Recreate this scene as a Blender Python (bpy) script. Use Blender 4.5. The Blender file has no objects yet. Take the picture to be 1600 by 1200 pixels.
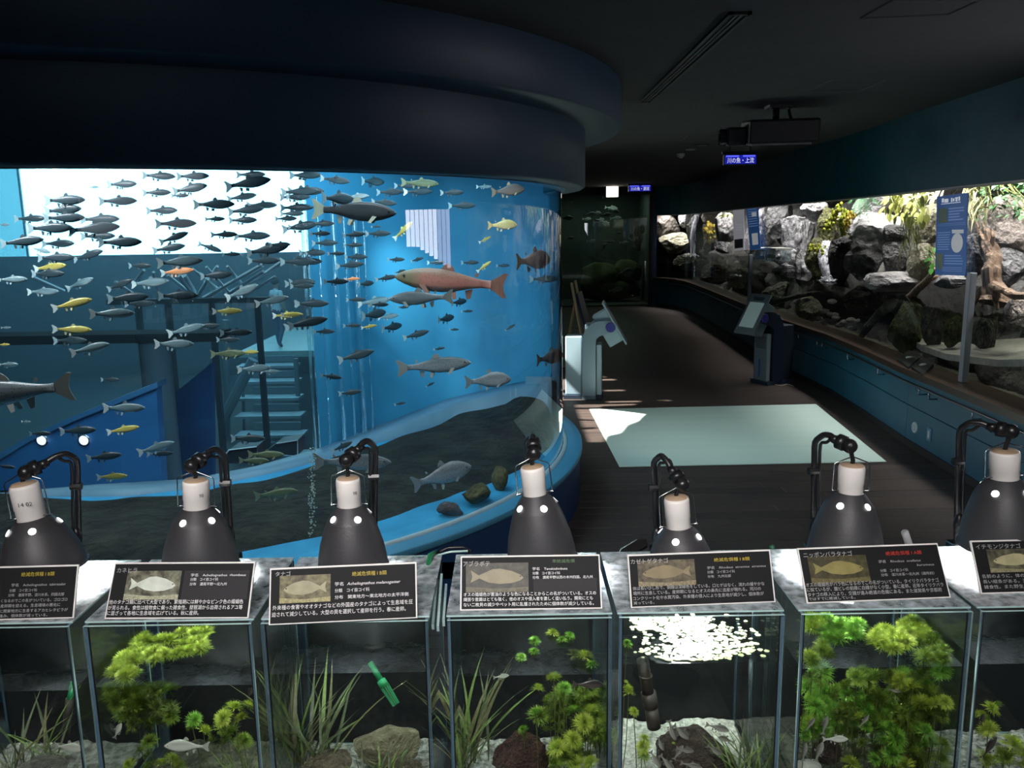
import bpy, bmesh, math, random
import numpy as np
from mathutils import Vector, Matrix, noise
R = math.radians
rng = random.Random(7)
scene = bpy.context.scene
C = scene.collection

# ------------------------------------------------------------------ camera
CAM_Z = 2.15; FPX = 1310.0; PITCH = R(10.5); ROLL = R(0.95)
cp, sp, cr, sr = math.cos(PITCH), math.sin(PITCH), math.cos(ROLL), math.sin(ROLL)
cam = bpy.data.cameras.new('camera')
cam.sensor_width = 36.0; cam.lens = FPX * 36.0 / 1600.0; cam.clip_start = 0.05; cam.clip_end = 120
camo = bpy.data.objects.new('camera', cam); C.objects.link(camo)
camo.matrix_world = Matrix(((cr, sr, 0, 0), (-sp * sr, sp * cr, -cp, 0), (-cp * sr, cp * cr, sp, CAM_Z), (0, 0, 0, 1)))
scene.camera = camo

# ------------------------------------------------------------------ view, world, sun, large lights
vs = scene.view_settings
scene.display_settings.display_device = 'sRGB'
vs.view_transform = 'Standard'; vs.look = 'None'; vs.gamma = 1.0; vs.use_curve_mapping = False
vs.exposure = 0.0
scene.cycles.use_denoising = True
scene.cycles.transparent_max_bounces = 32
scene.cycles.max_bounces = 8
scene.cycles.volume_bounces = 0
scene.cycles.sample_clamp_indirect = 4.0
scene.cycles.caustics_reflective = False; scene.cycles.caustics_refractive = False
w = bpy.data.worlds.new('sky'); scene.world = w; w.use_nodes = True
w.node_tree.nodes['Background'].inputs[0].default_value = (0.55, 0.75, 1.0, 1)
w.node_tree.nodes['Background'].inputs[1].default_value = 1.2

def light(name, kind, loc, power, color=(1, 1, 1), size=None, size_y=None, target=None, spot=None, blend=.5, shape=None):
    d = bpy.data.lights.new(name, kind); d.energy = power; d.color = color
    if kind == 'AREA':
        d.shape = shape or ('RECTANGLE' if size_y else 'SQUARE'); d.size = size or 1
        if size_y: d.size_y = size_y
    elif kind in ('POINT', 'SPOT'): d.shadow_soft_size = size or .05
    if kind == 'SPOT': d.spot_size = spot; d.spot_blend = blend
    o = bpy.data.objects.new(name, d); C.objects.link(o); o.location = loc
    if target is not None:
        o.rotation_euler = (Vector(target) - Vector(loc)).to_track_quat('-Z', 'Y').to_euler()
    return o

SUN_EL = R(47); SUN_AZ = R(4)        # travels towards +X, a little towards +Y
sun_dir = Vector((math.cos(SUN_EL) * math.cos(SUN_AZ), math.cos(SUN_EL) * math.sin(SUN_AZ), -math.sin(SUN_EL)))
s = light('sun', 'SUN', (-4, 8, 9), 30.0, (1.0, .95, .86)); s.data.angle = R(.8)
s.rotation_euler = sun_dir.to_track_quat('-Z', 'Y').to_euler()
# unseen fill lights added for the big tank, mat, rear hall and room
light('tank_lamp', 'AREA', (-0.75, 6.2, 2.98), 46, (.60, .88, 1.0), 1.3, 1.0, target=(-.7, 6.6, 0))  # added above the water to light the blue back wall
light('tank_lamp', 'AREA', (-2.9, 4.9, 2.98), 75, (.80, .94, 1.0), 2.4, .9, target=(-2.8, 5.0, 0))
light('tank_spot', 'SPOT', (-.95, 6.55, 2.66), 150, (.75, .97, 1.0), .08, target=(-.85, 7.55, 1.5), spot=R(40), blend=1.0)  # added spot for the sunlit glow on the back wall
light('tank_lamp', 'AREA', (-.75, 4.98, 2.92), 30, (.95, .98, 1.0), .9, .3, target=(-.55, 6.1, 1.2))  # added fill for the sides of fish near the glass
light('tank_lamp', 'AREA', (-2.75, 3.90, 2.72), 24, (.92, .97, 1.0), .6, .1, target=(-2.5, 4.6, 1.2))
light('mat_projection', 'SPOT', (1.86, 7.55, 2.72), 75, (.90, 1.0, .97), .06, target=(2.35, 8.75, 0), spot=R(78), blend=.9)  # added spot below the projector to brighten the mat
light('hall_light', 'AREA', (-5.0, 16.5, 4.9), 230, (.85, .96, 1.0), 4, 4, target=(-5.0, 17, 0))
light('hall_front_light', 'AREA', (-4.5, 12.7, 4.7), 110, (.9, .98, 1.0), 3, .6, target=(-5.2, 16, .6))  # added to brighten the struts, visitor and stairs
light('room_light', 'AREA', (0.5, -2.6, 2.9), 17, (.8, .9, 1.0), 4, 1.5, target=(1.0, 6, 0.6))  # added weak fill from behind the camera
light('viewer_light', 'AREA', (-.2, -.35, 3.0), 13, (1.0, .95, .93), 1.6, .6, target=(0, 1.5, 1.5)).data.spread = R(72)  # added fill above the camera for the signs and sockets

# ------------------------------------------------------------------ pixel rays (only used to find where things stand)
def ray(px, py):
    x = (px - 800) / FPX; y = (py - 600) / FPX
    u = x * cr - y * sr; v = x * sr + y * cr
    return Vector((u, cp - v * sp, -sp - v * cp))
CP = Vector((0, 0, CAM_Z))
def at_z(px, py, z): r = ray(px, py); return CP + r * ((z - CAM_Z) / r.z)
def at_y(px, py, Y): r = ray(px, py); return CP + r * (Y / r.y)
def at_d(px, py, d): return CP + ray(px, py) * d
TC = Vector((-2.753, 6.895)); RG = 3.172; R1 = 3.3525; R2 = 3.6214; RL = 3.3283
ZL, Z1, Z12, ZC = .4247, 2.4449, 2.8647, 3.07
def cyl_depth(px, py, rad=RG):
    r = ray(px, py); ox, oy = -TC.x, -TC.y
    a = r.x ** 2 + r.y ** 2; b = ox * r.x + oy * r.y; c = ox * ox + oy * oy - rad * rad
    disc = b * b - a * c
    if disc < 0: return None
    return (-b - math.sqrt(disc)) / a
BACK = [(-7.0, 5.3, .42), (-3.54, 5.55, .42), (-2.95, 5.71, .42), (-2.31, 5.81, .42), (-1.94, 6.12, .42), (-1.57, 6.62, .42), (-1.18, 7.25, .46), (-.62, 7.75, .58), (0.0, 7.85, .70), (.36, 7.62, .80)]
def back_depth(px):
    r = ray(px, 500); best = 8.0
    for (x0, y0, _), (x1, y1, _) in zip(BACK, BACK[1:]):
        dx, dy = x1 - x0, y1 - y0; det = r.x * -dy + dx * r.y
        if abs(det) < 1e-9: continue
        t = (x0 * -dy + dx * y0) / det; s_ = (r.x * y0 - r.y * x0) / det
        if t > 0 and -1e-6 <= s_ <= 1 + 1e-6: best = min(best, t)
    return best
WALL = [(-5, 3.45), (5.5, 3.72), (7, 3.80), (8, 3.86), (9.25, 3.98), (10.5, 4.07), (12.2, 4.06), (15, 4.22), (18, 4.38), (20, 4.47), (21.2, 4.5), (22, 4.42), (22.5, 4.25), (22.9, 3.98), (23.05, 3.92), (40, 3.92)]
def wx(Y):
    for (y0, x0), (y1, x1) in zip(WALL, WALL[1:]):
        if Y <= y1: return x0 + (x1 - x0) * (Y - y0) / (y1 - y0)
    return WALL[-1][1]
def on_wall(px, py, off=0.0):
    r = ray(px, py); lo, hi = 1.0, 60.0
    for _ in range(50):
        m = (lo + hi) / 2
        if r.x * m < wx(r.y * m) + off: lo = m
        else: hi = m
    return CP + r * lo

# ------------------------------------------------------------------ materials
def hexc(h): return tuple(((int(h[i:i + 2], 16) / 255) ** 2.2) for i in (0, 2, 4))
MATS = {}
def nt(name):
    m = bpy.data.materials.new(name); m.use_nodes = True
    t = m.node_tree; t.nodes.clear()
    return m, t, t.nodes.new('ShaderNodeOutputMaterial')
def N(t, k, **kw):
    n = t.nodes.new(k)
    for a, b in kw.items():
        if a.startswith('i_'): n.inputs[a[2:].replace('_', ' ')].default_value = b
        else: setattr(n, a, b)
    return n
def ramp(t, fac, stops):
    n = t.nodes.new('ShaderNodeValToRGB'); e = n.color_ramp.elements
    while len(e) < len(stops): e.new(.5)
    for el, (p, c) in zip(e, stops): el.position = p; el.color = (*c, 1)
    t.links.new(fac, n.inputs[0]); return n.outputs[0]
def pbr(name, col, rough=.6, metal=0., col2=None, scale=8., bump=0., bscale=None, spec=.5, emit=None, es=0., stretch=None, detail=4., alpha=None, bdist=.02):
    if name in MATS: return MATS[name]
    m, t, out = nt(name); b = N(t, 'ShaderNodeBsdfPrincipled')
    b.inputs['Roughness'].default_value = rough; b.inputs['Metallic'].default_value = metal
    b.inputs['Specular IOR Level'].default_value = spec
    b.inputs['Base Color'].default_value = (*col, 1)
    if col2 is not None or bump:
        tc = N(t, 'ShaderNodeTexCoord'); mp = N(t, 'ShaderNodeMapping'); t.links.new(tc.outputs['Object'], mp.inputs[0])
        if stretch: mp.inputs['Scale'].default_value = stretch
        nz = N(t, 'ShaderNodeTexNoise'); nz.inputs['Scale'].default_value = scale; nz.inputs['Detail'].default_value = detail
        t.links.new(mp.outputs[0], nz.inputs['Vector'])
        if col2 is not None:
            t.links.new(ramp(t, nz.outputs['Fac'], [(.35, col), (.65, col2)]), b.inputs['Base Color'])
        if bump:
            n2 = nz
            if bscale:
                n2 = N(t, 'ShaderNodeTexNoise'); n2.inputs['Scale'].default_value = bscale; n2.inputs['Detail'].default_value = 6
                t.links.new(mp.outputs[0], n2.inputs['Vector'])
            bp = N(t, 'ShaderNodeBump'); bp.inputs['Strength'].default_value = bump; bp.inputs['Distance'].default_value = bdist
            t.links.new(n2.outputs['Fac'], bp.inputs['Height']); t.links.new(bp.outputs[0], b.inputs['Normal'])
    if emit is not None:
        b.inputs['Emission Color'].default_value = (*emit, 1); b.inputs['Emission Strength'].default_value = es
    if alpha is not None: b.inputs['Alpha'].default_value = alpha
    t.links.new(b.outputs[0], out.inputs[0]); MATS[name] = m; return m
def emit(name, col, st):
    if name in MATS: return MATS[name]
    m, t, out = nt(name); e = N(t, 'ShaderNodeEmission'); e.inputs[0].default_value = (*col, 1); e.inputs[1].default_value = st
    t.links.new(e.outputs[0], out.inputs[0]); MATS[name] = m; return m
def glass(name, tint=(.93, .98, .98), ior=1.45, rough=0.0, dirt=0., dirtscale=40., boost=1.0, bump=0., bscale=20., dcol=(.8, .9, .95), stops=(.45, .7)):
    """clear pane: light goes straight through, mirror part by Fresnel, an optional white film of drops"""
    if name in MATS: return MATS[name]
    m, t, out = nt(name)
    tr = N(t, 'ShaderNodeBsdfTransparent'); tr.inputs[0].default_value = (*tint, 1)
    gl = N(t, 'ShaderNodeBsdfGlossy'); gl.inputs['Roughness'].default_value = rough; gl.inputs[0].default_value = (1, 1, 1, 1)
    fr = N(t, 'ShaderNodeLayerWeight'); fr.inputs[0].default_value = .5
    pw_ = N(t, 'ShaderNodeMath', operation='POWER'); pw_.inputs[1].default_value = 5.0; t.links.new(fr.outputs['Facing'], pw_.inputs[0])
    f0 = ((ior - 1) / (ior + 1)) ** 2
    mu = N(t, 'ShaderNodeMath', operation='MULTIPLY_ADD'); mu.inputs[1].default_value = (1 - f0) * boost; mu.inputs[2].default_value = f0 * boost; mu.use_clamp = True
    t.links.new(pw_.outputs[0], mu.inputs[0])
    mx = N(t, 'ShaderNodeMixShader'); t.links.new(mu.outputs[0], mx.inputs[0]); t.links.new(tr.outputs[0], mx.inputs[1]); t.links.new(gl.outputs[0], mx.inputs[2])
    tc = N(t, 'ShaderNodeTexCoord')
    if bump:
        nz = N(t, 'ShaderNodeTexNoise'); nz.inputs['Scale'].default_value = bscale; nz.inputs['Detail'].default_value = 3; t.links.new(tc.outputs['Object'], nz.inputs['Vector'])
        bp = N(t, 'ShaderNodeBump'); bp.inputs['Strength'].default_value = bump; bp.inputs['Distance'].default_value = .01
        t.links.new(nz.outputs['Fac'], bp.inputs['Height']); t.links.new(bp.outputs[0], gl.inputs['Normal']); t.links.new(bp.outputs[0], fr.inputs['Normal'])
    last = mx.outputs[0]
    if dirt:
        df = N(t, 'ShaderNodeBsdfDiffuse'); df.inputs[0].default_value = (*dcol, 1)
        n2 = N(t, 'ShaderNodeTexNoise'); n2.inputs['Scale'].default_value = dirtscale; n2.inputs['Detail'].default_value = 6; t.links.new(tc.outputs['Object'], n2.inputs['Vector'])
        f = ramp(t, n2.outputs['Fac'], [(stops[0], (dirt * .25,) * 3), (stops[1], (dirt,) * 3)])
        tl_ = N(t, 'ShaderNodeBsdfTranslucent'); tl_.inputs[0].default_value = (*dcol, 1); dm = N(t, 'ShaderNodeMixShader'); dm.inputs[0].default_value = .4; t.links.new(df.outputs[0], dm.inputs[1]); t.links.new(tl_.outputs[0], dm.inputs[2])
        m2 = N(t, 'ShaderNodeMixShader'); t.links.new(f, m2.inputs[0]); t.links.new(last, m2.inputs[1]); t.links.new(dm.outputs[0], m2.inputs[2]); last = m2.outputs[0]
    t.links.new(last, out.inputs[0]); MATS[name] = m; return m

# ------------------------------------------------------------------ mesh helpers
class MB:
    def __init__(s): s.v = []; s.f = []; s.m = []; s.mi = 0
    def add(s, vs_, fs, M=None, mi=None):
        b = len(s.v)
        s.v += [tuple(M @ Vector(p)) if M is not None else tuple(p) for p in vs_]
        s.f += [tuple(b + i for i in f) for f in fs]; s.m += [s.mi if mi is None else mi] * len(fs)
        return s
    def box(s, lo, hi, M=None, mi=None):
        x0, y0, z0 = lo; x1, y1, z1 = hi
        return s.add([(x0, y0, z0), (x1, y0, z0), (x1, y1, z0), (x0, y1, z0), (x0, y0, z1), (x1, y0, z1), (x1, y1, z1), (x0, y1, z1)],
                     [(0, 3, 2, 1), (4, 5, 6, 7), (0, 1, 5, 4), (1, 2, 6, 5), (2, 3, 7, 6), (3, 0, 4, 7)], M, mi)
    def bevbox(s, lo, hi, b, M=None, mi=None):
        bm = bmesh.new(); bmesh.ops.create_cube(bm, size=1)
        c = [(lo[i] + hi[i]) / 2 for i in range(3)]; d = [hi[i] - lo[i] for i in range(3)]
        for v in bm.verts: v.co = Vector((c[0] + v.co.x * d[0], c[1] + v.co.y * d[1], c[2] + v.co.z * d[2]))
        bmesh.ops.bevel(bm, geom=bm.edges[:], offset=b, segments=2, affect='EDGES', profile=.5)
        bm.verts.index_update(); s.add([v.co.copy() for v in bm.verts], [[v.index for v in f.verts] for f in bm.faces], M, mi); bm.free(); return s
    def prism(s, pts, h0, h1, M=None, mi=None):
        """polygon in XY between heights h0 and h1"""
        n = len(pts)
        return s.add([(x, y, h0) for x, y in pts] + [(x, y, h1) for x, y in pts],
                     [tuple(range(n - 1, -1, -1)), tuple(range(n, 2 * n))] + [(i, (i + 1) % n, n + (i + 1) % n, n + i) for i in range(n)], M, mi)
    def tube(s, path, rad, n=8, mi=None, cap=True):
        path = [Vector(p) for p in path]; k = len(path)
        rads = rad if isinstance(rad, (list, tuple)) else [rad] * k
        vs_ = []; up = None
        for i, p in enumerate(path):
            d = (path[min(i + 1, k - 1)] - path[max(i - 1, 0)]).normalized()
            if up is None: up = Vector((0, 0, 1)) if abs(d.z) < .9 else Vector((1, 0, 0))
            a = d.cross(up)
            if a.length < 1e-5: a = d.orthogonal()
            a.normalize(); b = a.cross(d).normalized(); up = b
            for j in range(n):
                th = 2 * math.pi * j / n; vs_.append(p + (a * math.cos(th) + b * math.sin(th)) * rads[i])
        fs = [(i * n + j, i * n + (j + 1) % n, (i + 1) * n + (j + 1) % n, (i + 1) * n + j) for i in range(k - 1) for j in range(n)]
        if cap: fs += [tuple(range(n - 1, -1, -1)), tuple(range((k - 1) * n, k * n))]
        return s.add(vs_, fs, None, mi)
    def lathe(s, prof, n=24, M=None, mi=None, a0=0., a1=2 * math.pi):
        full = abs(a1 - a0 - 2 * math.pi) < 1e-6; k = len(prof); m = n if full else n + 1
        vs_ = [(r * math.cos(a0 + (a1 - a0) * j / n), r * math.sin(a0 + (a1 - a0) * j / n), z) for r, z in prof for j in range(m)]
        fs = [(i * m + j, i * m + (j + 1) % m, (i + 1) * m + (j + 1) % m, (i + 1) * m + j) for i in range(k - 1) for j in range(n)]
        return s.add(vs_, fs, M, mi)
    def sphere(s, c, r, n=12, k=8, sc=(1, 1, 1), M=None, mi=None):
        prof = [(max(1e-4, math.sin(math.pi * i / k)), -math.cos(math.pi * i / k)) for i in range(k + 1)]
        T = Matrix.Translation(Vector(c)) @ Matrix.Diagonal((r * sc[0], r * sc[1], r * sc[2], 1))
        return s.lathe(prof, n, (M @ T) if M is not None else T, mi)
    def build(s, name, mats, parent=None, smooth=False, inv=None):
        me = bpy.data.meshes.new(name); me.from_pydata(s.v, [], s.f)
        ms = mats if isinstance(mats, (list, tuple)) else [mats]
        for q in ms: me.materials.append(q)
        if len(ms) > 1: me.polygons.foreach_set('material_index', s.m)
        if smooth: me.polygons.foreach_set('use_smooth', [True] * len(me.polygons))
        me.update(); return link(name, me, parent, inv)
def link(name, me, parent=None, inv=None):
    o = bpy.data.objects.new(name, me); C.objects.link(o)
    if parent is not None:
        o.parent = parent
        if inv is None: inv = parent.type == 'EMPTY'
        if inv: o.matrix_parent_inverse = parent.matrix_basis.inverted()
    return o
def tag(o, label=None, cat=None, group=None, kind=None):
    if label: o['label'] = label
    if cat: o['category'] = cat
    if group: o['group'] = group
    if kind: o['kind'] = kind
    return o
def thing(name, label, cat, loc=(0, 0, 0), group=None):
    o = bpy.data.objects.new(name, None); C.objects.link(o); o.location = loc; o.empty_display_size = .1
    o.matrix_basis = Matrix.Translation(Vector(loc)); return tag(o, label, cat, group)
def copy_tree(o, parent=None):
    c = o.copy(); C.objects.link(c)
    if parent is not None: c.parent = parent; c.matrix_parent_inverse = o.matrix_parent_inverse.copy()
    for ch in list(o.children): copy_tree(ch, c)
    return c
ORD = 'first second third fourth fifth sixth seventh eighth ninth tenth eleventh twelfth thirteenth fourteenth fifteenth sixteenth seventeenth eighteenth nineteenth twentieth'.split()

# ------------------------------------------------------------------ lettering: flat printed text as mesh
TEXTS = []
def text_job(body, w, h, M, mat_, parent, name='lettering', font_shear=0.):
    cu = bpy.data.curves.new('lettering', 'FONT'); cu.body = body; cu.resolution_u = 2; cu.shear = font_shear
    o = bpy.data.objects.new('lettering_source', cu); C.objects.link(o)
    TEXTS.append((o, w, h, M, mat_, parent, name))
def flush_text():
    bpy.context.view_layer.update(); dg = bpy.context.evaluated_depsgraph_get()
    acc = {}
    for o, w, h, M, m, parent, name in TEXTS:
        me = bpy.data.meshes.new_from_object(o.evaluated_get(dg))
        if not me or not len(me.vertices): continue
        co = np.empty(3 * len(me.vertices)); me.vertices.foreach_get('co', co); co = co.reshape(-1, 3)
        lo, hi = co.min(0), co.max(0)
        sx = w / max(hi[0] - lo[0], 1e-6); sy = (h / .95) if h else sx
        key = (parent.name, m.name, name); mb = acc.setdefault(key, (MB(), m, parent))[0]
        # baseline box: descent .12, ascent .83 of the em
        vv = [((x - lo[0]) * sx, (y + .12) * sy, 0) for x, y, _ in co]
        mb.add(vv, [tuple(p.vertices) for p in me.polygons], M)
        bpy.data.meshes.remove(me)
    for (pn, mn, name), (mb, m, parent) in acc.items(): tag(mb.build(name, m, parent), kind='stuff')
    for o, *_ in TEXTS:
        cu = o.data; bpy.data.objects.remove(o); bpy.data.curves.remove(cu)
    TEXTS.clear()
# ================================================================== room shell
M_ceil = pbr('ceiling_paint', (.060, .062, .062), .9, col2=(.070, .072, .070), scale=3)
M_teal = pbr('teal_wall_paint', (.010, .095, .135), .6, spec=.25, col2=(.012, .108, .152), scale=5, bump=.05, bscale=60)
M_lowblue = pbr('lower_wall_paint', (.014, .105, .17), .5, col2=(.017, .125, .20), scale=3, bump=.08, bscale=30)
M_black = pbr('black_paint', (.012, .012, .014), .6)
M_dark = pbr('dark_wall', (.03, .035, .04), .8)
M_wood = pbr('dark_sill_wood', (.035, .020, .013), .35, col2=(.055, .032, .02), scale=6, stretch=(1, .08, 1), bump=.1)
M_navy = pbr('header_blue_paint', (.022, .060, .105), .5, col2=(.026, .068, .118), scale=2)
M_ledge = pbr('ledge_blue_paint', (.07, .30, .48), .35, col2=(.08, .33, .52), scale=4)
M_skirt = pbr('plinth_blue_paint', (.016, .06, .17), .45)
M_steel = pbr('brushed_steel', (.55, .57, .6), .25, 1.0)

# floor: planks near the camera as pieces, a plank material beyond
def plank_mat():
    m, t, out = nt('plank_floor'); b = N(t, 'ShaderNodeBsdfPrincipled'); tc = N(t, 'ShaderNodeTexCoord')
    mp = N(t, 'ShaderNodeMapping'); t.links.new(tc.outputs['Object'], mp.inputs[0])
    br = N(t, 'ShaderNodeTexBrick'); t.links.new(mp.outputs[0], br.inputs[0])
    br.inputs['Scale'].default_value = 1; br.inputs['Brick Width'].default_value = 1.9; br.inputs['Row Height'].default_value = .15
    br.inputs['Mortar Size'].default_value = .004; br.offset = .37
    br.inputs['Color1'].default_value = (.052, .041, .037, 1); br.inputs['Color2'].default_value = (.068, .052, .046, 1); br.inputs['Mortar'].default_value = (.01, .007, .006, 1)
    m2 = N(t, 'ShaderNodeMapping'); t.links.new(tc.outputs['Object'], m2.inputs[0]); m2.inputs['Scale'].default_value = (1.2, 30, 1)
    nz = N(t, 'ShaderNodeTexNoise'); nz.inputs['Scale'].default_value = 1.5; nz.inputs['Detail'].default_value = 6; t.links.new(m2.outputs[0], nz.inputs['Vector'])
    mx = N(t, 'ShaderNodeMix', data_type='RGBA', blend_type='MULTIPLY'); mx.inputs[0].default_value = .8
    t.links.new(br.outputs[0], mx.inputs[6]); t.links.new(ramp(t, nz.outputs['Fac'], [(.3, (.55, .5, .48)), (.7, (1.3, 1.25, 1.2))]), mx.inputs[7])
    t.links.new(mx.outputs[2], b.inputs['Base Color']); b.inputs['Roughness'].default_value = .5; b.inputs['Specular IOR Level'].default_value = .3
    bp = N(t, 'ShaderNodeBump'); bp.inputs['Strength'].default_value = .12; bp.inputs['Distance'].default_value = .01
    t.links.new(nz.outputs['Fac'], bp.inputs['Height']); t.links.new(bp.outputs[0], b.inputs['Normal'])
    t.links.new(b.outputs[0], out.inputs[0]); return m
M_floor = plank_mat()
M_plank = [pbr('plank_%d' % i, c, .5, spec=.3, col2=tuple(q * 1.35 for q in c), scale=3, stretch=(1.2, 26, 1), bump=.12, detail=6) for i, c in enumerate([(.050, .040, .036), (.060, .047, .042), (.068, .052, .046), (.055, .044, .040)])]
f = MB()
f.box((-1.0, -4.5, -.15), (7, 4.6, 0)); f.box((-17, -4.5, -.15), (-1.0, 5.25, 0)); f.box((-1.0, 4.6, -.15), (7, 7.3, -.012)); f.box((-1.0, 7.3, -.15), (7, 10.2, 0)); f.box((.15, 10.2, -.15), (7, 12.4, 0)); f.box((.55, 12.4, -.15), (7, 28, 0))
floor = tag(f.build('floor', M_floor), kind='structure')
prng = random.Random(3)
for r_ in range(18):
    y0 = 4.6 + r_ * .15; x = .3 - prng.random() * .5
    while x < 3.75:
        x1 = x + 1.5 + prng.random() * .7
        if 3.9 - x1 < .5: x1 = 3.95
        MB().bevbox((x + .0015, y0 + .002, -.012), (x1 - .0015, y0 + .148, prng.uniform(-.0012, .0012)), .002).build('plank', prng.choice(M_plank), floor)
        x = x1
# ceiling with unseen openings cut to shape the sun patches on the floor
HOLES = [(-17., .45, 12.4, 24.5)]   # (x0,x1,y0,y1): the tall hall, then slots added for the sun patches
def hole_for(x0, x1, y0, y1):
    k = 3.2 / math.tan(SUN_EL); dx, dy = -k * math.cos(SUN_AZ), -k * math.sin(SUN_AZ)
    HOLES.append((x0 + dx, x1 + dx, y0 + dy, y1 + dy))
hole_for(.74, 1.72, 8.28, 10.12)
hole_for(.45, .93, 10.40, 10.62); hole_for(1.2, 1.52, 10.95, 11.05); hole_for(1.12, 1.72, 10.52, 10.60); hole_for(1.15, 1.62, 10.22, 10.30); hole_for(1.8, 2.0, 10.24, 10.31); hole_for(1.74, 1.84, 10.53, 10.58)
hole_for(1.15, 1.50, 11.75, 11.87); hole_for(.5, .85, 11.1, 11.9); hole_for(.55, 1.0, 10.75, 10.9); hole_for(1.22, 1.4, 12.0, 12.1)
hole_for(1.70, 1.83, 6.18, 6.36); hole_for(1.85, 1.95, 5.98, 6.1); hole_for(1.72, 1.80, 6.8, 6.87)
xs = sorted({-17., 7.} | {h[0] for h in HOLES} | {h[1] for h in HOLES}); ys = sorted({-4.5, 28.1} | {h[2] for h in HOLES} | {h[3] for h in HOLES})
cb = MB()
for ya, yb in zip(ys, ys[1:]):
    run = None
    for xa, xb in zip(xs, xs[1:]):
        cx_, cy_ = (xa + xb) / 2, (ya + yb) / 2
        inside = any(h[0] < cx_ < h[1] and h[2] < cy_ < h[3] for h in HOLES)
        if not inside:
            if run is None: run = xa
            end = xb
        if inside or xb == xs[-1]:
            if run is not None: cb.box((run, ya, 3.17), (end if not inside else xa, yb, 3.24)); run = None
ceiling = tag(cb.build('ceiling', M_ceil), kind='structure')

k_ = 3.33 / math.tan(SUN_EL); bx_, by_ = -k_ * math.cos(SUN_AZ), -k_ * math.sin(SUN_AZ)
bf = MB()
bf.prism([(x + bx_, y + by_) for x, y in ((1.90, 10.0), (1.74, 9.84), (1.50, 9.42), (1.40, 9.15), (1.26, 8.98), (1.14, 8.62), (.98, 8.50), (.9, 8.15), (1.9, 8.15))], 3.32, 3.35)
bf.prism([(x + bx_, y + by_) for x, y in ((.70, 9.86), (1.9, 9.84), (1.9, 9.93), (1.2, 9.93), (.70, 9.97))], 3.32, 3.35)
bf.prism([(x + bx_, y + by_) for x, y in ((.66, 9.3), (.92, 9.22), (.92, 9.27), (.66, 9.38))], 3.32, 3.35); bf.prism([(x + bx_, y + by_) for x, y in ((.66, 8.8), (.9, 8.86), (.9, 8.93), (.66, 8.92))], 3.32, 3.35)
tag(bf.build('trim_skylight_baffle', M_black), kind='structure')  # unseen boards added above the ceiling to shape the sun patch
# right wall: curved in plan
def strip(mb, pts, z0, z1, off0, off1, y0=-5, y1=23.05, step=.25):
    Y = y0; prev = None
    while Y <= y1 + 1e-6:
        c = (wx(Y) + off0, wx(Y) + off1, Y)
        if prev:
            a, b = prev, c
            mb.add([(a[0], a[2], z0), (a[1], a[2], z0), (b[1], b[2], z0), (b[0], b[2], z0), (a[0], a[2], z1), (a[1], a[2], z1), (b[1], b[2], z1), (b[0], b[2], z1)],
                   [(0, 3, 2, 1), (4, 5, 6, 7), (0, 1, 5, 4), (1, 2, 6, 5), (2, 3, 7, 6), (3, 0, 4, 7)])
        prev = c; Y += step
wl = MB(); strip(wl, None, 0, .715, .05, .2, 2.4); wall_right = tag(wl.build('wall_right', M_dark), kind='structure')
for z0, z1 in ((.0, .395), (.402, .713)):
    Y = 3.0
    while Y < 22.9:
        pm = MB(); e_ = min(Y + 2.5, 23.05); strip(pm, None, z0 + .003, z1, .0, .05, Y + .002, e_ - .002, (e_ - Y - .004) / 10); pm.build('wall_panel', M_lowblue, wall_right); Y += 2.5
bs = MB(); strip(bs, None, 0, .07, -.012, 0, 3); tag(bs.build('baseboard_right', M_black), kind='structure')
wu = MB(); strip(wu, None, 2.44, 3.17, -.02, .12, -5); tag(wu.build('wall_right_upper', M_teal), kind='structure')
tr = MB(); strip(tr, None, 2.428, 2.44, -.028, .12, 6.2); tag(tr.build('trim_1', pbr('window_head_trim', (.25, .28, .3), .4)), kind='structure')
sl = MB(); strip(sl, None, .72, .78, -.11, .22, 3); tag(sl.build('windowsill', M_wood), kind='structure')
wb = MB(); strip(wb, None, 0, 2.45, .02, .12, -5, 2.4); tag(wb.build('wall_right_near', M_teal), kind='structure')
# blinds window near the camera on the right wall (its mirror image shows in the big tank)
# remaining walls
b = MB(); b.box((-17, -4.6, -.1), (7, -4.5, 3.2)); tag(b.build('wall_back', M_dark), kind='structure')
b = MB(); b.box((-17, -4.5, -2), (-16.9, 24.5, 5.3)); tag(b.build('wall_left', M_dark), kind='structure')
b = MB(); b.box((.45, 12.4, -2), (.55, 24.5, 5.3)); tag(b.build('wall_corridor', M_dark), kind='structure')
b = MB(); b.box((.55, 23.0, 3.0), (3.92, 23.1, 3.17)); b.box((3.88, 23.0, 0), (3.94, 23.1, 3.0)); b.box((.55, 23.0, 0), (1.2, 23.1, 3.0)); tag(b.build('wall_far', pbr('far_wall_blue', (.012, .03, .05), .6)), kind='structure')
b = MB(); b.box((6.9, -4.5, -.1), (7, 28.1, 3.2)); b.box((3.94, 28, -.1), (7, 28.1, 3.2)); b.box((3.94, 25.5, -.1), (3.96, 28, 3.2)); tag(b.build('wall_outer', M_dark), kind='structure')

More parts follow.
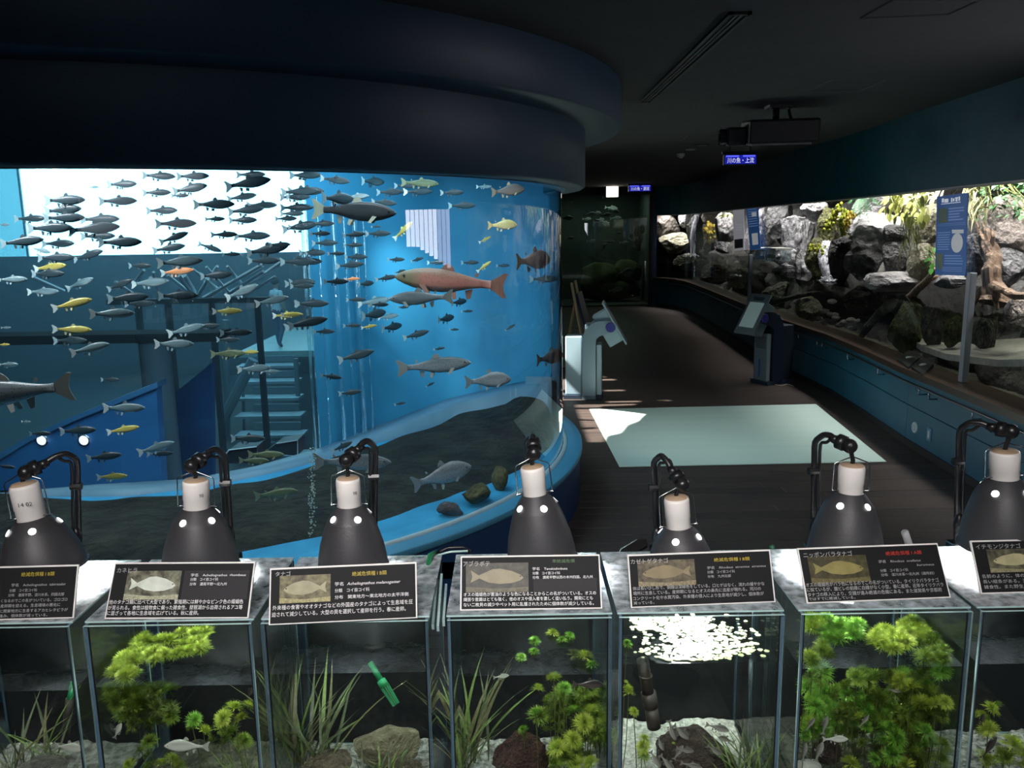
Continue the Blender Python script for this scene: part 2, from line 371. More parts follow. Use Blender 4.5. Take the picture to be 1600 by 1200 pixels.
# handrail with brackets
hr = thing('handrail', 'slim steel handrail on bent brackets along the blue wall below the wooden sill', 'handrail', (3.6, 6, .66))
path = []; Y = 3.2
while Y < 22.6: path.append((wx(Y) - .085, Y, .655)); Y += .4
MB().tube(path, .011, 8).build('rail', pbr('rail_dark_steel', (.12, .12, .13), .3, .9), hr, True)
for px_, py_ in [(1436, 604), (1452, 612), (1372, 573), (1325, 546), (1277, 528), (1285, 534), (1248, 516), (1216, 505), (1226, 511), (1142, 470), (1147, 472), (1117, 458), (1096, 447), (1078, 440), (1062, 434), (1057, 431), (1042, 427), (1029, 424), (1520, 640), (1560, 660)]:
    p = on_wall(px_, py_, -.085); Y = p.y
    if Y > 22.4: continue
    x = wx(Y)
    MB().tube([(x - .085, Y, .652), (x - .085, Y, .60), (x - .08, Y, .585), (x - .06, Y + .01, .58), (x + .005, Y + .02, .58)], .007, 6).build('bracket', M_steel, hr, True)
# wall fittings
p = on_wall(1430, 668); t_ = MB(); t_.lathe([(0.001, -.012), (.05, -.012), (.056, -.004), (.056, .0)], 20, Matrix.Translation((p.x, p.y, p.z)) @ Matrix.Rotation(R(90), 4, 'Y'))
rv = thing('round_vent', 'round white cover plate on the blue lower wall', 'vent', p); t_.build('cover', pbr('cover_white', (.6, .66, .7), .5), rv)
t2 = MB(); t2.lathe([(.02, -.014), (.03, -.014), (.03, -.011)], 16, Matrix.Translation((p.x, p.y, p.z)) @ Matrix.Rotation(R(90), 4, 'Y')); t2.build('inner_ring', pbr('cover_grey', (.4, .45, .5), .5), rv)
p = on_wall(1453, 679); so = thing('wall_socket', 'small pale socket plate beside the round cover on the blue wall', 'socket', p)
MB().bevbox((p.x - .012, p.y - .037, p.z - .06), (p.x + .003, p.y + .037, p.z + .06), .003).build('plate', pbr('socket_blue_plate', (.12, .3, .42), .5), so)
MB().bevbox((p.x - .016, p.y - .016, p.z - .035), (p.x - .01, p.y + .016, p.z + .035), .002).build('insert', pbr('socket_insert', (.7, .72, .72), .5), so)

# ================================================================== ceiling fittings
a0 = at_z(1008, 158, 3.17); a1 = at_z(1187, 17, 3.17)
sv = thing('slot_vent', 'long narrow slot vent recessed in the dark ceiling', 'vent', ((a0 + a1) / 2))
x0 = a0.x
MB().box((x0 - .055, a1.y, 3.155), (x0 - .035, a0.y, 3.17)).box((x0 + .035, a1.y, 3.155), (x0 + .055, a0.y, 3.17)).box((x0 - .055, a0.y - .02, 3.155), (x0 + .055, a0.y, 3.17)).box((x0 - .055, a1.y, 3.155), (x0 + .055, a1.y + .02, 3.17)).build('frame', pbr('vent_frame', (.02, .02, .022), .5), sv)
for dx in (-.012, .012): MB().box((x0 + dx - .006, a1.y + .02, 3.157), (x0 + dx + .006, a0.y - .02, 3.169)).build('slat', pbr('vent_slat', (.10, .10, .10), .4), sv)
MB().box((x0 - .035, a1.y + .02, 3.166), (x0 + .035, a0.y - .02, 3.17)).build('backing', M_black, sv)
for i, q in enumerate([[(1345, 28), (1482, 22), (1530, 0), (1395, 0)], [(1262, 142), (1345, 141), (1386, 124), (1300, 124)], [(1062, 222), (1075, 211), (1150, 205), (1138, 215)]]):
    pts = [at_z(*u, 3.17) for u in q]; mbq = MB()
    for u, v in zip(pts, pts[1:] + pts[:1]): mbq.tube([(u.x, u.y, 3.168), (v.x, v.y, 3.168)], .004, 4)
    o = mbq.build('ceiling_hatch', pbr('hatch_seam', (.11, .11, .11), .6)); tag(o, ['ceiling access hatch seam near the top edge of the photo', 'ceiling access hatch seam above the projector', 'small ceiling hatch seam beside the smoke detector'][i], 'hatch', 'ceiling hatches')
def disc_thing(name, label, cat, px_, py_, r_, h_, m, dome=False):
    p = at_z(px_, py_, 3.17); root = thing(name, label, cat, p)
    mb = MB().lathe([(r_, 0), (r_ * .97, -h_ * .4), (r_ * .8, -h_ * .8), (.001, -h_)] if dome else [(r_, 0), (r_, -h_), (.001, -h_)], 20, Matrix.Translation(p))
    mb.build('housing', m, root, dome); return root, p
pw = pbr('detector_white', (.5, .52, .52), .5)
rt, p = disc_thing('smoke_detector', 'domed pale smoke detector on the dark ceiling', 'detector', 1064, 240, .06, .055, pw, True)
MB().lathe([(.025, -.05), (.028, -.065), (.001, -.068)], 12, Matrix.Translation(p)).build('sensor', pw, rt)
rt, p = disc_thing('ceiling_light', 'flat pale disc behind the smoke detector on the ceiling', 'light', 1079, 233, .07, .012, pbr('disc_grey', (.35, .36, .36), .5))
MB().lathe([(.05, -.014), (.001, -.014)], 16, Matrix.Translation(p)).build('diffuser', pw, rt)
rt, p = disc_thing('downlight', 'unlit dark round downlight in the ceiling', 'light', 1097, 226, .1, .008, M_black)
MB().lathe([(.075, -.002), (.06, -.012), (.001, -.01)], 16, Matrix.Translation(p)).build('reflector', pbr('dl_dark', (.03, .03, .03), .3), rt)

# projector hung from the ceiling
pj_ = at_y(1215, 205, 7.6); pr = thing('projector', 'black projector hung from the ceiling by a short pole', 'projector', pj_)
px0, py0, pz0 = pj_
A = Matrix.Translation(pj_) @ Matrix.Rotation(R(-8), 4, 'Z') @ Matrix.Rotation(R(6), 4, 'X')
M_pj = pbr('projector_black', (.018, .018, .02), .45)
mb = MB(); mb.bevbox((-.28, -.30, -.10), (.30, .28, .10), .02, A); mb.build('body', M_pj, pr)
MB().bevbox((-.44, -.12, -.115), (-.27, .08, .045), .02, A).build('lens_housing', M_pj, pr)
MB().lathe([(.07, 0), (.075, .05), (.06, .06), (.055, .03), (.001, .03)], 20, A @ Matrix.Translation((-.44, -.02, -.04)) @ Matrix.Rotation(R(-90), 4, 'Y')).build('lens', pbr('lens_glass', (.02, .02, .03), .08), pr)
MB().box((-.25, -.27, -.112), (.24, .2, -.1), A).build('underside_plate', pbr('projector_plate', (.22, .22, .23), .4), pr)
for k in range(5): MB().box((.301, -.2 + k * .08, -.06), (.306, -.15 + k * .08, .06), A).build('vent_slot', M_black, pr)
for sx in (-.24, .27): MB().lathe([(.02, -.105), (.02, -.125), (.001, -.125)], 10, A @ Matrix.Translation((sx, .22, 0))).build('foot', M_black, pr)
mt = MB().tube([(px0 - .02, py0, pz0 + .08), (px0 - .02, py0, 3.15)], .03, 12).build('mount_pole', M_pj, pr, True)
MB().box((px0 - .10, py0 - .08, 3.14), (px0 + .10, py0 + .08, 3.165)).build('mount_plate', M_pj, mt)
for sx, sy in ((-.08, -.06), (.08, -.06), (.0, -.07)): MB().sphere((px0 + sx, py0 + sy, 3.138), .012, 8, 6).build('bolt', M_steel, mt)
MB().tube([(px0 + .12, py0 + .1, 3.165), (px0 + .13, py0 + .1, 3.10), (px0 + .16, py0 + .08, 3.02), (px0 + .18, py0 + .05, pz0 + .09)], .014, 8).build('cable', M_black, pr, True)

# hanging illuminated signs
M_signback = pbr('sign_frame', (.008, .009, .03), .4); M_signglow = emit('sign_blue_lit', (.012, .015, .32), 1.0); M_signtop = emit('sign_top_glow', (.10, .12, 1.0), 1.1); M_lit = emit('sign_white_lit', (.75, .78, 1), .95)
def hang_sign(label, c, w_, h_, txt, cover=True):
    root = thing('hanging_sign', label, 'sign', c, 'blue lit river signs')
    MB().bevbox((c.x - w_ / 2, c.y, c.z - h_ / 2), (c.x + w_ / 2, c.y + .06, c.z + h_ / 2), .006).build('case', M_signback, root)
    MB().box((c.x - w_ * .47, c.y - .004, c.z - h_ * .42), (c.x + w_ * .47, c.y, c.z + h_ * .38)).build('lit_panel', M_signglow, root)
    for x0_, x1_ in ((-.44, -.05), (.07, .44)): MB().box((c.x + w_ * x0_, c.y - .006, c.z + h_ * .22), (c.x + w_ * x1_, c.y - .004, c.z + h_ * .38)).build('glow_strip', M_signtop, root)
    MB().box((c.x - w_ * .55, c.y, c.z + h_ * .5), (c.x + w_ * .52, c.y + .05, c.z + h_ * .75)).build('top_bar', M_black, root)
    for sx in (-.3, .3): MB().tube([(c.x + sx * w_, c.y + .03, c.z + h_ * .7), (c.x + sx * w_, c.y + .03, 3.17)], .006, 6).build('hanger', M_black, root)
    text_job(txt, w_ * .80, h_ * .52, Matrix.Translation((c.x - w_ * .40, c.y - .008, c.z - h_ * .36)) @ Matrix.Rotation(R(90), 4, 'X'), M_lit, root)
hang_sign('larger blue lit sign with white characters hung below the projector', at_y(1157, 249, 9.4), .36, .115, '川の魚・上流')
hang_sign('small blue lit sign hung beside the glowing exit lamp at the far end', at_y(1000, 294, 21.0), .56, .17, '川の魚・源流')
p = at_y(957, 299, 22.0); ex = thing('exit_lamp', 'glowing white square lamp over the dark far tank', 'lamp', p)
MB().bevbox((p.x - .15, p.y, p.z - .14), (p.x + .15, p.y + .08, p.z + .14), .01).build('diffuser', emit('exit_white', (1.0, .96, .82), 3.0), ex)
MB().box((p.x - .16, p.y + .081, p.z - .15), (p.x + .16, p.y + .98, p.z + .15)).build('housing', M_black, ex)
light('exit_glow', 'POINT', (p.x, p.y - .25, p.z + .12), 1.6, (1, .92, .7), .1)

# ================================================================== floor things
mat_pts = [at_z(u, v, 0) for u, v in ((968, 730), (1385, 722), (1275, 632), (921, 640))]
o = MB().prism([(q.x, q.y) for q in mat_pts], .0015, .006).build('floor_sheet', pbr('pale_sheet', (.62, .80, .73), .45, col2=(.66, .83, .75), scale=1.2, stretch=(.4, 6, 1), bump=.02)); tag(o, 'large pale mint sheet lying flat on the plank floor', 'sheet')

M_kgrey = pbr('kiosk_blue_grey', (.30, .42, .50), .38, .3); M_kpale = pbr('kiosk_pale', (.36, .50, .58), .4); M_kdark = pbr('kiosk_dark', (.02, .035, .06), .5); M_knob = pbr('kiosk_purple_knob', (.05, .05, .30), .4)
def arm_profile(up, out):
    """side plate: upright bending forward over a round shoulder (x forward, z up)"""
    pts = [(-.085, 0), (.085, 0), (.085, up - .02)]
    for k in range(7):
        a = math.pi * (1 - k / 12.); pts.append((.085 + .10 + .10 * math.cos(a), up - .02 + .10 * math.sin(a)))
    pts += [(out, up + .115), (out + .03, up + .16), (out, up + .26)]
    for k in range(9):
        a = math.pi / 2 + math.pi / 2 * k / 8; pts.append((.17 + .255 * math.cos(a), up + .0 + .26 * math.sin(a)))
    return pts
def kiosk(label, base, face, palem, screen, topm, rearm=None):
    """face = +1: screen tilts towards +X, -1: towards -X. local x forward"""
    root = thing('display_kiosk', label, 'kiosk', base, 'blue grey tilted-screen kiosks')
    T = Matrix.Translation(base) @ Matrix.Rotation(face, 4, 'Z')
    Y90 = Matrix.Rotation(R(90), 4, 'X')
    for s_, nm in ((-1, 'side_arm'), (1, 'side_arm')):
        MB().prism(arm_profile(.74, .28), -.02, .02, T @ Matrix.Translation((0, s_ * .15, 0)) @ Y90).build(nm, topm, root)
    MB().bevbox((-.05, -.13, .02), (.05, .13, .95), .008, T).build('back_post', topm, root)
    MB().bevbox((-.30, -.13, .05), (-.09, .13, .80), .012, T).build('rear_box', rearm or palem, root)
    MB().bevbox((.09, -.13, .05), (.16, .13, .70), .012, T).build('front_box', palem, root)
    for k in range(8): MB().box((.161, -.10, .50 + k * .022), (.165, .10, .508 + k * .022), T).build('vent_slot', M_black, root)
    MB().box((-.32, -.17, 0), (.17, .17, .05), T).build('base_plate', M_kdark, root)
    H = T @ Matrix.Translation((.29, 0, .95)) @ Matrix.Rotation(R(-30), 4, 'Y')
    hd = MB().bevbox((-.17, -.125, -.24), (.02, .125, .21), .012, H).build('head_box', palem, root)
    MB().bevbox((.02, -.19, -.30), (.045, .19, .30), .008, H).build('screen_frame', palem, hd)
    MB().box((.0455, -.14, -.2), (.048, .14, .17), H).build('screen', screen, hd)
    MB().box((.046, -.10, .2), (.048, .10, .25), H).build('title_strip', pbr('kiosk_title', (.04, .07, .1), .4), hd)
    for s_ in (-1, 1): MB().lathe([(.001, .032), (.055, .032), (.062, .022), (.062, 0)], 20, T @ Matrix.Translation((.27, s_ * .165, .92)) @ Matrix.Rotation(R(-90 * s_), 4, 'X')).build('hinge_knob', M_knob, root)
    return root, T, H
kb = at_z(921, 620, 0)
kiosk('blue grey kiosk standing by the big round tank, screen facing the river diorama', Vector((kb.x, kb.y, 0)), R(-8), M_kpale, pbr('kiosk_screen_a', (.55, .62, .64), .3), M_kgrey)
kb = at_z(1206, 598, 0)
rt, T, H = kiosk('dim kiosk standing against the river diorama wall, pale screen sheet', Vector((kb.x - .05, kb.y, 0)), R(205), pbr('kiosk_pale_b', (.20, .26, .30), .45), pbr('kiosk_screen_b', (.62, .80, .80), .5, emit=(.5, .7, .72), es=.10), pbr('kiosk_navy', (.008, .016, .035), .5), pbr('kiosk_navy_box', (.010, .018, .03), .5))  # darker copies of the kiosk colours hold the shade on this one
MB().box((.1655, -.02, .1), (.167, .01, .34), T).build('blue_strip', pbr('kiosk_blue_strip', (.05, .10, .5), .5), rt)
cb_ = thing('floor_cable', 'thin pale cable lying on the floor behind the dim kiosk', 'cable', (3.9, 11, 0))
pts = [at_z(u, v, .006) for u, v in ((1203, 598), (1212, 601), (1222, 603), (1230, 600), (1240, 603))]
MB().tube(pts, .006, 6).build('cord', pbr('cable_pale', (.35, .32, .25), .6), cb_, True)

# easel with a dark board
M_ew = pbr('easel_pine', (.55, .43, .22), .55, col2=(.62, .5, .28), scale=4, stretch=(1, 1, .1))
ea = at_z(884, 585, 0); ez = thing('easel', 'pale wooden easel carrying a dark board behind the kiosk', 'easel', (ea.x, ea.y, 0))
def pxq(u, v, Y): return at_y(u, v, Y)
top = pxq(893, 442, 12.4); top2 = pxq(899, 440, 12.4)
MB().tube([top, pxq(917, 570, 12.0)], .022, 6).build('leg', M_ew, ez); MB().tube([top2 + Vector((.02, .3, 0)), pxq(925, 566, 12.7)], .022, 6).build('leg', M_ew, ez)
MB().tube([pxq(898, 474, 12.6), pxq(878, 588, 13.0)], .022, 6).build('leg', M_ew, ez)
MB().tube([pxq(893, 511, 12.8), pxq(900, 514, 12.5), pxq(906, 511, 12.3)], .005, 5).build('chain', M_steel, ez, True)
q = [pxq(899, 460, 12.35), pxq(906, 455, 12.75), pxq(922, 515, 12.35), pxq(913, 515, 11.95)]
nrm = Vector((.03, -.004, .008)); bd = MB(); bd.add([*q, *[u + nrm for u in q]], [(0, 1, 2, 3), (7, 6, 5, 4), (0, 3, 7, 4), (3, 2, 6, 7), (2, 1, 5, 6), (1, 0, 4, 5)])
bd.build('board', pbr('easel_board', (.02, .03, .08), .4), ez)
# ================================================================== the big round aquarium
aq = thing('round_aquarium', 'huge round aquarium with blue header rings and a blue base ledge', 'aquarium', (TC.x, TC.y, 0))
TT = Matrix.Translation((TC.x, TC.y, 0))
A0, A1 = R(-186), R(34)
MB().lathe([(RL - .02, 0), (RL - .02, ZL - .045)], 72, TT, a0=A0, a1=A1).build('plinth', M_skirt, aq, True)
MB().lathe([(RL - .02, ZL - .045), (RL - .004, ZL - .045), (RL, ZL - .03), (RL, ZL - .006), (RL - .006, ZL), (RG + .035, ZL)], 72, TT, a0=A0, a1=A1).build('ledge', M_ledge, aq, True)
MB().lathe([(RG + .035, ZL), (RG + .03, ZL + .012), (RG + .004, ZL + .014)], 72, TT, a0=A0, a1=A1).build('seal_strip', pbr('seal_pale', (.45, .62, .66), .4), aq, True)
M_bigglass = glass('aquarium_acrylic', (.97, .99, 1.0), 1.5, boost=1.7)
MB().lathe([(RG, ZL), (RG, Z1 + .01)], 96, TT, a0=A0, a1=A1).build('front_glass', M_bigglass, aq, True)
MB().lathe([(RG + .0, Z1), (R1 - .02, Z1), (R1, Z1 + .015), (R1, Z12)], 96, TT, a0=A0, a1=R(62)).build('header_ring', M_navy, aq, True)
MB().lathe([(R1, Z12), (R2 - .015, Z12), (R2, Z12 + .012), (R2, 3.166)], 96, TT, a0=A0, a1=R(62)).build('upper_ring', M_navy, aq, True)
MB().lathe([(RG - .02, Z1 + .02), (RG - .02, 3.16)], 96, TT, a0=A0, a1=A1).build('inner_wall', pbr('inner_blue', (.03, .16, .26), .6), aq, True)
MB().lathe([(RG - .02, Z1 + .012), (RG + .01, Z1 - .004), (RG + .03, Z1 - .004)], 96, TT, a0=A0, a1=A1).build('top_seal', pbr('top_seal', (.25, .40, .44), .4), aq, True)

# grid between the front glass and the inner boundary
NB = 64
def back_pt(s):
    k = s * (len(BACK) - 2) + 1 - 1e-9; k = max(k, 0); i = min(int(k), len(BACK) - 2); u = k - i
    a, b = BACK[i], BACK[i + 1]; return Vector((a[0] + (b[0] - a[0]) * u, a[1] + (b[1] - a[1]) * u, a[2] + (b[2] - a[2]) * u))
def front_pt(s, inset=.02):
    a = R(-160) + (R(13.5) + R(160)) * s; return Vector((TC.x + (RG - inset) * math.cos(a), TC.y + (RG - inset) * math.sin(a), 0))
def grid(mb, f0, f1, zf, rows=8, n=NB):
    vs_ = []; 
    for i in range(n + 1):
        s = i / n; a, b = front_pt(s), back_pt(s)
        for j in range(rows + 1):
            u = f0 + (f1 - f0) * j / rows; p = a.lerp(Vector((b.x, b.y, 0)), u); vs_.append((p.x, p.y, zf(s, u, p, b.z)))
    r1 = rows + 1
    return mb.add(vs_, [(i * r1 + j, (i + 1) * r1 + j, (i + 1) * r1 + j + 1, i * r1 + j + 1) for i in range(n) for j in range(rows)])
M_tankblue = pbr('tank_floor_blue', (.03, .30, .52), .5, col2=(.025, .24, .43), scale=5)
grid(MB(), 0, 1.0, lambda s, u, p, zb: ZL - .03, 4).build('tank_floor', M_tankblue, aq, True)
M_bed = pbr('algae_rock', (.007, .011, .012), .95, col2=(.030, .034, .025), scale=4.5, bump=1., bscale=9, detail=8, bdist=.08)
def bed(s, u, p, zb):
    n1 = noise.noise(Vector((p.x * 1.1, p.y * 1.1, 3))) + .5 * noise.noise(Vector((p.x * 3.4, p.y * 3.4, 9)))
    e = min(1, (u - .13) / .10) * min(1, ((.76 if s < .5 else .76 + .14 * (s - .5) / .5) - u) / .05)
    return ZL - .06 + max(0, e) * (.05 + .05 * (n1 + .5) + (zb - .42) * .9 * max(0, (u - .2) / .8))
tag(grid(MB(), .13, .90, bed, 26, 150).build('rock_bed', M_bed, aq, True), kind='stuff')
cur = MB(); curv = []
for i in range(NB + 1):
    s = i / NB; a, b = front_pt(s), back_pt(s); d = (Vector((a.x, a.y, 0)) - Vector((b.x, b.y, 0))).normalized()
    q = Vector((b.x, b.y, 0)) + d * (.46 - .22 * max(0, s - .45) / .55)
    curv += [(b.x, b.y, b.z - .03), (b.x, b.y, b.z), (q.x, q.y, b.z), (q.x, q.y, .36)]
cur.add(curv, [(i * 4 + j, i * 4 + j + 1, i * 4 + 5 + j, i * 4 + 4 + j) for i in range(NB) for j in range(3)])
cur.build('inner_curb', pbr('curb_blue', (.11, .23, .32), .5, col2=(.14, .27, .37), scale=4), aq, True)
def wallstrip(s0, s1, n, zt, zb=None, off=0.):
    mb = MB(); vs_ = []
    for i in range(n + 1):
        s = s0 + (s1 - s0) * i / n; b = back_pt(s); a = front_pt(s); d = (Vector((a.x, a.y, 0)) - Vector((b.x, b.y, 0))).normalized()
        z0 = b.z if zb is None else zb; vs_ += [(b.x - d.x * off, b.y - d.y * off, z0), (b.x - d.x * off, b.y - d.y * off, zt)]
    return mb.add(vs_, [(2 * i, 2 * i + 2, 2 * i + 3, 2 * i + 1) for i in range(n)])
S_SPLIT = (5 - 1) / (len(BACK) - 2.0)      # the inner glass ends at BACK[5]
wallstrip(0, S_SPLIT, 30, 2.9).build('inner_glass', glass('inner_acrylic', (.95, .98, .99), 1.45, boost=.8), aq, True)
M_backblue = pbr('tank_back_blue', (.035, .25, .44), .6, col2=(.045, .30, .50), scale=1.6)
wallstrip(S_SPLIT, 1, 26, Z1 + .7).build('back_wall', M_backblue, aq, True)
# ripples on the underside of the water surface
M_wsurf = glass('tank_water_surface', (.80, .93, .97), 1.33, boost=2.4, bump=.35, bscale=5)
grid(MB(), 0, 1, lambda s, u, p, zb: 2.74, 6).build('water_surface', M_wsurf, aq, True)
# clear acrylic joints at the end of the inner glass
M_joint = glass('acrylic_joint', (.75, .95, 1.0), 1.5, boost=3.0, dirt=.35, dirtscale=6, dcol=(.35, .75, .9))
for px_, w_ in ((481, .012), (488, .009), (505, .010), (528, .020), (545, .012), (561, .022), (575, .010)):
    d_ = back_depth(px_) - .10; a = at_d(px_, 690, d_); r_ = ray(px_, 500); a = Vector((r_.x * d_, r_.y * d_, 0))
    MB().tube([(a.x, a.y, .45), (a.x, a.y, 1.3), (a.x, a.y, 2.42)], w_, 8).build('acrylic_joint', M_joint, aq, True)
# body of water: a little blue haze
vm, vt, vo = nt('water_volume')
va = N(vt, 'ShaderNodeVolumeAbsorption'); va.inputs[0].default_value = (.40, .80, .93, 1); va.inputs[1].default_value = .13
vsx = N(vt, 'ShaderNodeVolumeScatter'); vsx.inputs[0].default_value = (.62, .85, 1.0, 1); vsx.inputs[1].default_value = .020; vsx.inputs['Anisotropy'].default_value = .3
ad = N(vt, 'ShaderNodeAddShader'); vt.links.new(va.outputs[0], ad.inputs[0]); vt.links.new(vsx.outputs[0], ad.inputs[1]); vt.links.new(ad.outputs[0], vo.inputs['Volume'])
wv = MB(); vv = []
for i in range(NB + 1):
    s = i / NB; a, b = front_pt(s, .012), back_pt(s); d = (Vector((a.x, a.y, 0)) - Vector((b.x, b.y, 0))).normalized() * .012
    vv += [(a.x, a.y, .37), (a.x, a.y, 2.73), (b.x + d.x, b.y + d.y, 2.73), (b.x + d.x, b.y + d.y, .37)]
wv.add(vv, [(i * 4 + j, i * 4 + (j + 1) % 4, i * 4 + 4 + (j + 1) % 4, i * 4 + 4 + j) for i in range(NB) for j in range(4)] + [(3, 2, 1, 0), (NB * 4, NB * 4 + 1, NB * 4 + 2, NB * 4 + 3)])
wvo = wv.build('water', vm, aq)
# stones lying on the blue floor by the front glass
def rock_mesh(seed, sub=3, facets=9, rough=.12, fine=.04):
    rr = random.Random(seed); bm = bmesh.new(); bmesh.ops.create_icosphere(bm, subdivisions=sub, radius=1)
    planes = [(Vector((rr.gauss(0, 1), rr.gauss(0, 1), rr.gauss(0, 1))).normalized(), rr.uniform(.55, .85)) for _ in range(facets)]
    off = Vector((rr.random() * 90, rr.random() * 90, 0))
    for v in bm.verts:
        p = v.co.copy()
        for n_, d in planes:
            k = p.dot(n_)
            if k > d: p -= n_ * (k - d)
        q = v.co.normalized()
        rdg = 1 - abs(noise.noise(q * 3.2 + off)) * 2
        p *= 1 + rough * noise.noise(q * 1.6 + off) + .05 * rdg + fine * noise.noise(q * 6 + off) + fine * .7 * noise.noise(q * 14 + off)
        v.co = p
    lo = [min(v.co[i] for v in bm.verts) for i in range(3)]; hi = [max(v.co[i] for v in bm.verts) for i in range(3)]
    for v in bm.verts: v.co = Vector([(v.co[i] - (lo[i] + hi[i]) / 2) / (hi[i] - lo[i]) for i in range(3)])
    me = bpy.data.meshes.new('rock'); bm.to_mesh(me); bm.free()
    me.polygons.foreach_set('use_smooth', [False] * len(me.polygons)); return me
ROCKS = {}
def rock(seed, size, loc, rot, m, name='boulder', parent=None, sub=3, facets=9, smooth=True):
    key = (seed, sub, facets, m.name)
    if key not in ROCKS:
        me = rock_mesh(seed, sub, facets); me.materials.append(m); me.polygons.foreach_set('use_smooth', [smooth] * len(me.polygons)); ROCKS[key] = me
    o = bpy.data.objects.new(name, ROCKS[key]); C.objects.link(o); o.scale = size; o.rotation_euler = rot; o.location = loc
    if parent is not None:
        o.parent = parent
        if parent.type == 'EMPTY': o.matrix_parent_inverse = parent.matrix_basis.inverted()
    return o
M_tstone = pbr('tank_stone', (.07, .06, .06), .9, col2=(.13, .11, .11), scale=4, bump=.8, bscale=8); M_tmoss = pbr('tank_moss_stone', (.06, .06, .03), .95, col2=(.16, .14, .06), scale=5, bump=.8, bscale=10)
for i, (u, v, wpx, hpx, m, lab) in enumerate([(733, 806, 42, 20, M_tstone, 'grey stone on the blue tank floor close against the front glass'), (778, 785, 58, 26, M_tmoss, 'mossy brown stone on the blue tank floor beside the grey stone'), (815, 762, 40, 34, M_tmoss, 'mossy stone behind the fourth lamp at the front of the round tank'), (864, 640, 40, 60, pbr('tank_dark_stone', (.02, .025, .03), .9, bump=.6), 'black rock against the curved end of the round tank')]):
    p = at_z(u, v, ZL); p = p + (Vector((TC.x, TC.y, ZL)) - p).normalized() * .16; p.z = ZL - .03 + hpx * .0021; d = (p - CP).length
    tag(rock(20 + i, (wpx * d / FPX, wpx * d / FPX * .6, hpx * d / FPX * 1.2), p, (0, 0, i), m, 'stone'), lab, 'stone')
# bubble column
bb = MB(); br_ = random.Random(5); p0 = at_d(486, 838, 4.6); p1 = at_d(489, 700, 4.75)
for k in range(150):
    p = p0.lerp(p1, br_.random() ** .8); bb.sphere(p + Vector((br_.gauss(0, .011), br_.gauss(0, .015), 0)), br_.uniform(.002, .006), 6, 4)
o = bb.build('bubble_stream', pbr('bubble', (.42, .5, .42), .3), None, True); tag(o, 'thin rising stream of pale air bubbles in front of the dark rock bed', 'bubbles', kind='stuff')

# ================================================================== the hall behind the inner glass
M_hall = pbr('hall_wall', (.013, .019, .022), .85); M_hfloor = pbr('hall_floor', (.018, .024, .027), .8)
b = MB(); b.box((-17, 5.4, -2.0), (.45, 23.5, -1.75)); tag(b.build('floor_lower', M_hfloor), kind='structure')
b = MB(); b.box((-17, 23.2, -2), (.45, 23.4, 1.62)); b.box((-17, 23.2, 4.9), (.45, 23.4, 5.2)); b.box((-3.55, 23.2, 1.62), (.45, 23.4, 4.9)); b.box((-17, 12.35, 3.2), (.45, 12.4, 5.2)); b.box((-17, 12.35, 5.2), (.45, 23.4, 5.3)); tag(b.build('wall_hall', M_hall), kind='structure')
b = MB(); b.box((-17, 5.25, -2), (-1.0, 5.35, 0.0)); tag(b.build('wall_pit', M_hall), kind='structure')
wn = tag(thing('window_1', None, None, (-9, 23.2, 1.6)), kind='structure')
for x0, x1, nm in ((-17, -13.2, 'turq'), (-13.15, -10.1, 'w'), (-10.1, -7.3, 'w'), (-7.3, -4.55, 'w'), (-4.5, -3.58, 'turq')):
    MB().box((x0, 23.25, 1.62), (x1, 23.27, 4.92)).build('pane', emit('daylit_pane', (1.0, .99, .98), 7.0) if nm == 'w' else emit('daylit_pane_turquoise', (.46, .88, .93), 1.5), wn)
for x in (-13.17, -4.52): MB().box((x - .03, 23.2, 1.62), (x + .03, 23.25, 4.92)).build('mullion', pbr('hall_mullion', (.3, .4, .42), .5), wn)
# blue ramp wall, in two lengths
M_ramp = pbr('ramp_blue', (.03, .16, .40), .5, col2=(.035, .18, .44), scale=2)
def px_plate(pts, Y, th, name, m, parent=None, Ys=None):
    q = [at_y(u, v, Y if Ys is None else Ys[i]) for i, (u, v) in enumerate(pts)]; n = len(q)
    mb = MB(); mb.add([*q, *[p + Vector((0, th, 0)) for p in q]], [tuple(range(n)), tuple(range(2 * n - 1, n - 1, -1))] + [(i, n + i, n + (i + 1) % n, (i + 1) % n) for i in range(n)])
    return mb.build(name, m, parent)
o = px_plate([(-60, 770), (-60, 745), (0, 716), (45, 688), (120, 655), (244, 604), (254, 760)], 7.4, .12, 'wall_ramp', M_ramp); tag(o, kind='structure')
o = px_plate([(283, 760), (275, 612), (330, 568), (332, 760)], 9.5, .12, 'wall_ramp_end', pbr('ramp_blue_dark', (.02, .10, .30), .5)); tag(o, kind='structure')
o = px_plate([(-60, 752), (-60, 736), (0, 708), (45, 681), (120, 648), (246, 597), (246, 606), (120, 656), (45, 690), (0, 718)], 7.36, .2, 'trim_2', pbr('ramp_cap', (.06, .20, .40), .4)); tag(o, kind='structure')
for i, u in enumerate((65, 131)):  # glowing discs added on the ramp wall in place of lamp reflections
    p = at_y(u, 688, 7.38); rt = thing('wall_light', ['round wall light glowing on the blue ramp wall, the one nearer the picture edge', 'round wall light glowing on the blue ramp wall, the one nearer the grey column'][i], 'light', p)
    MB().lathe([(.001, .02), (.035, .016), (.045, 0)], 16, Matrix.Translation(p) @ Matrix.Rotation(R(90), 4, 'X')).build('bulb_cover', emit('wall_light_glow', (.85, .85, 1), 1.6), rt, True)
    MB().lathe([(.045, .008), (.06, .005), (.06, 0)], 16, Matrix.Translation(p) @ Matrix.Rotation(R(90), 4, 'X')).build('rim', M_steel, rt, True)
pc = at_y(263, 760, 8.6); pt = at_y(258, 522, 8.6)
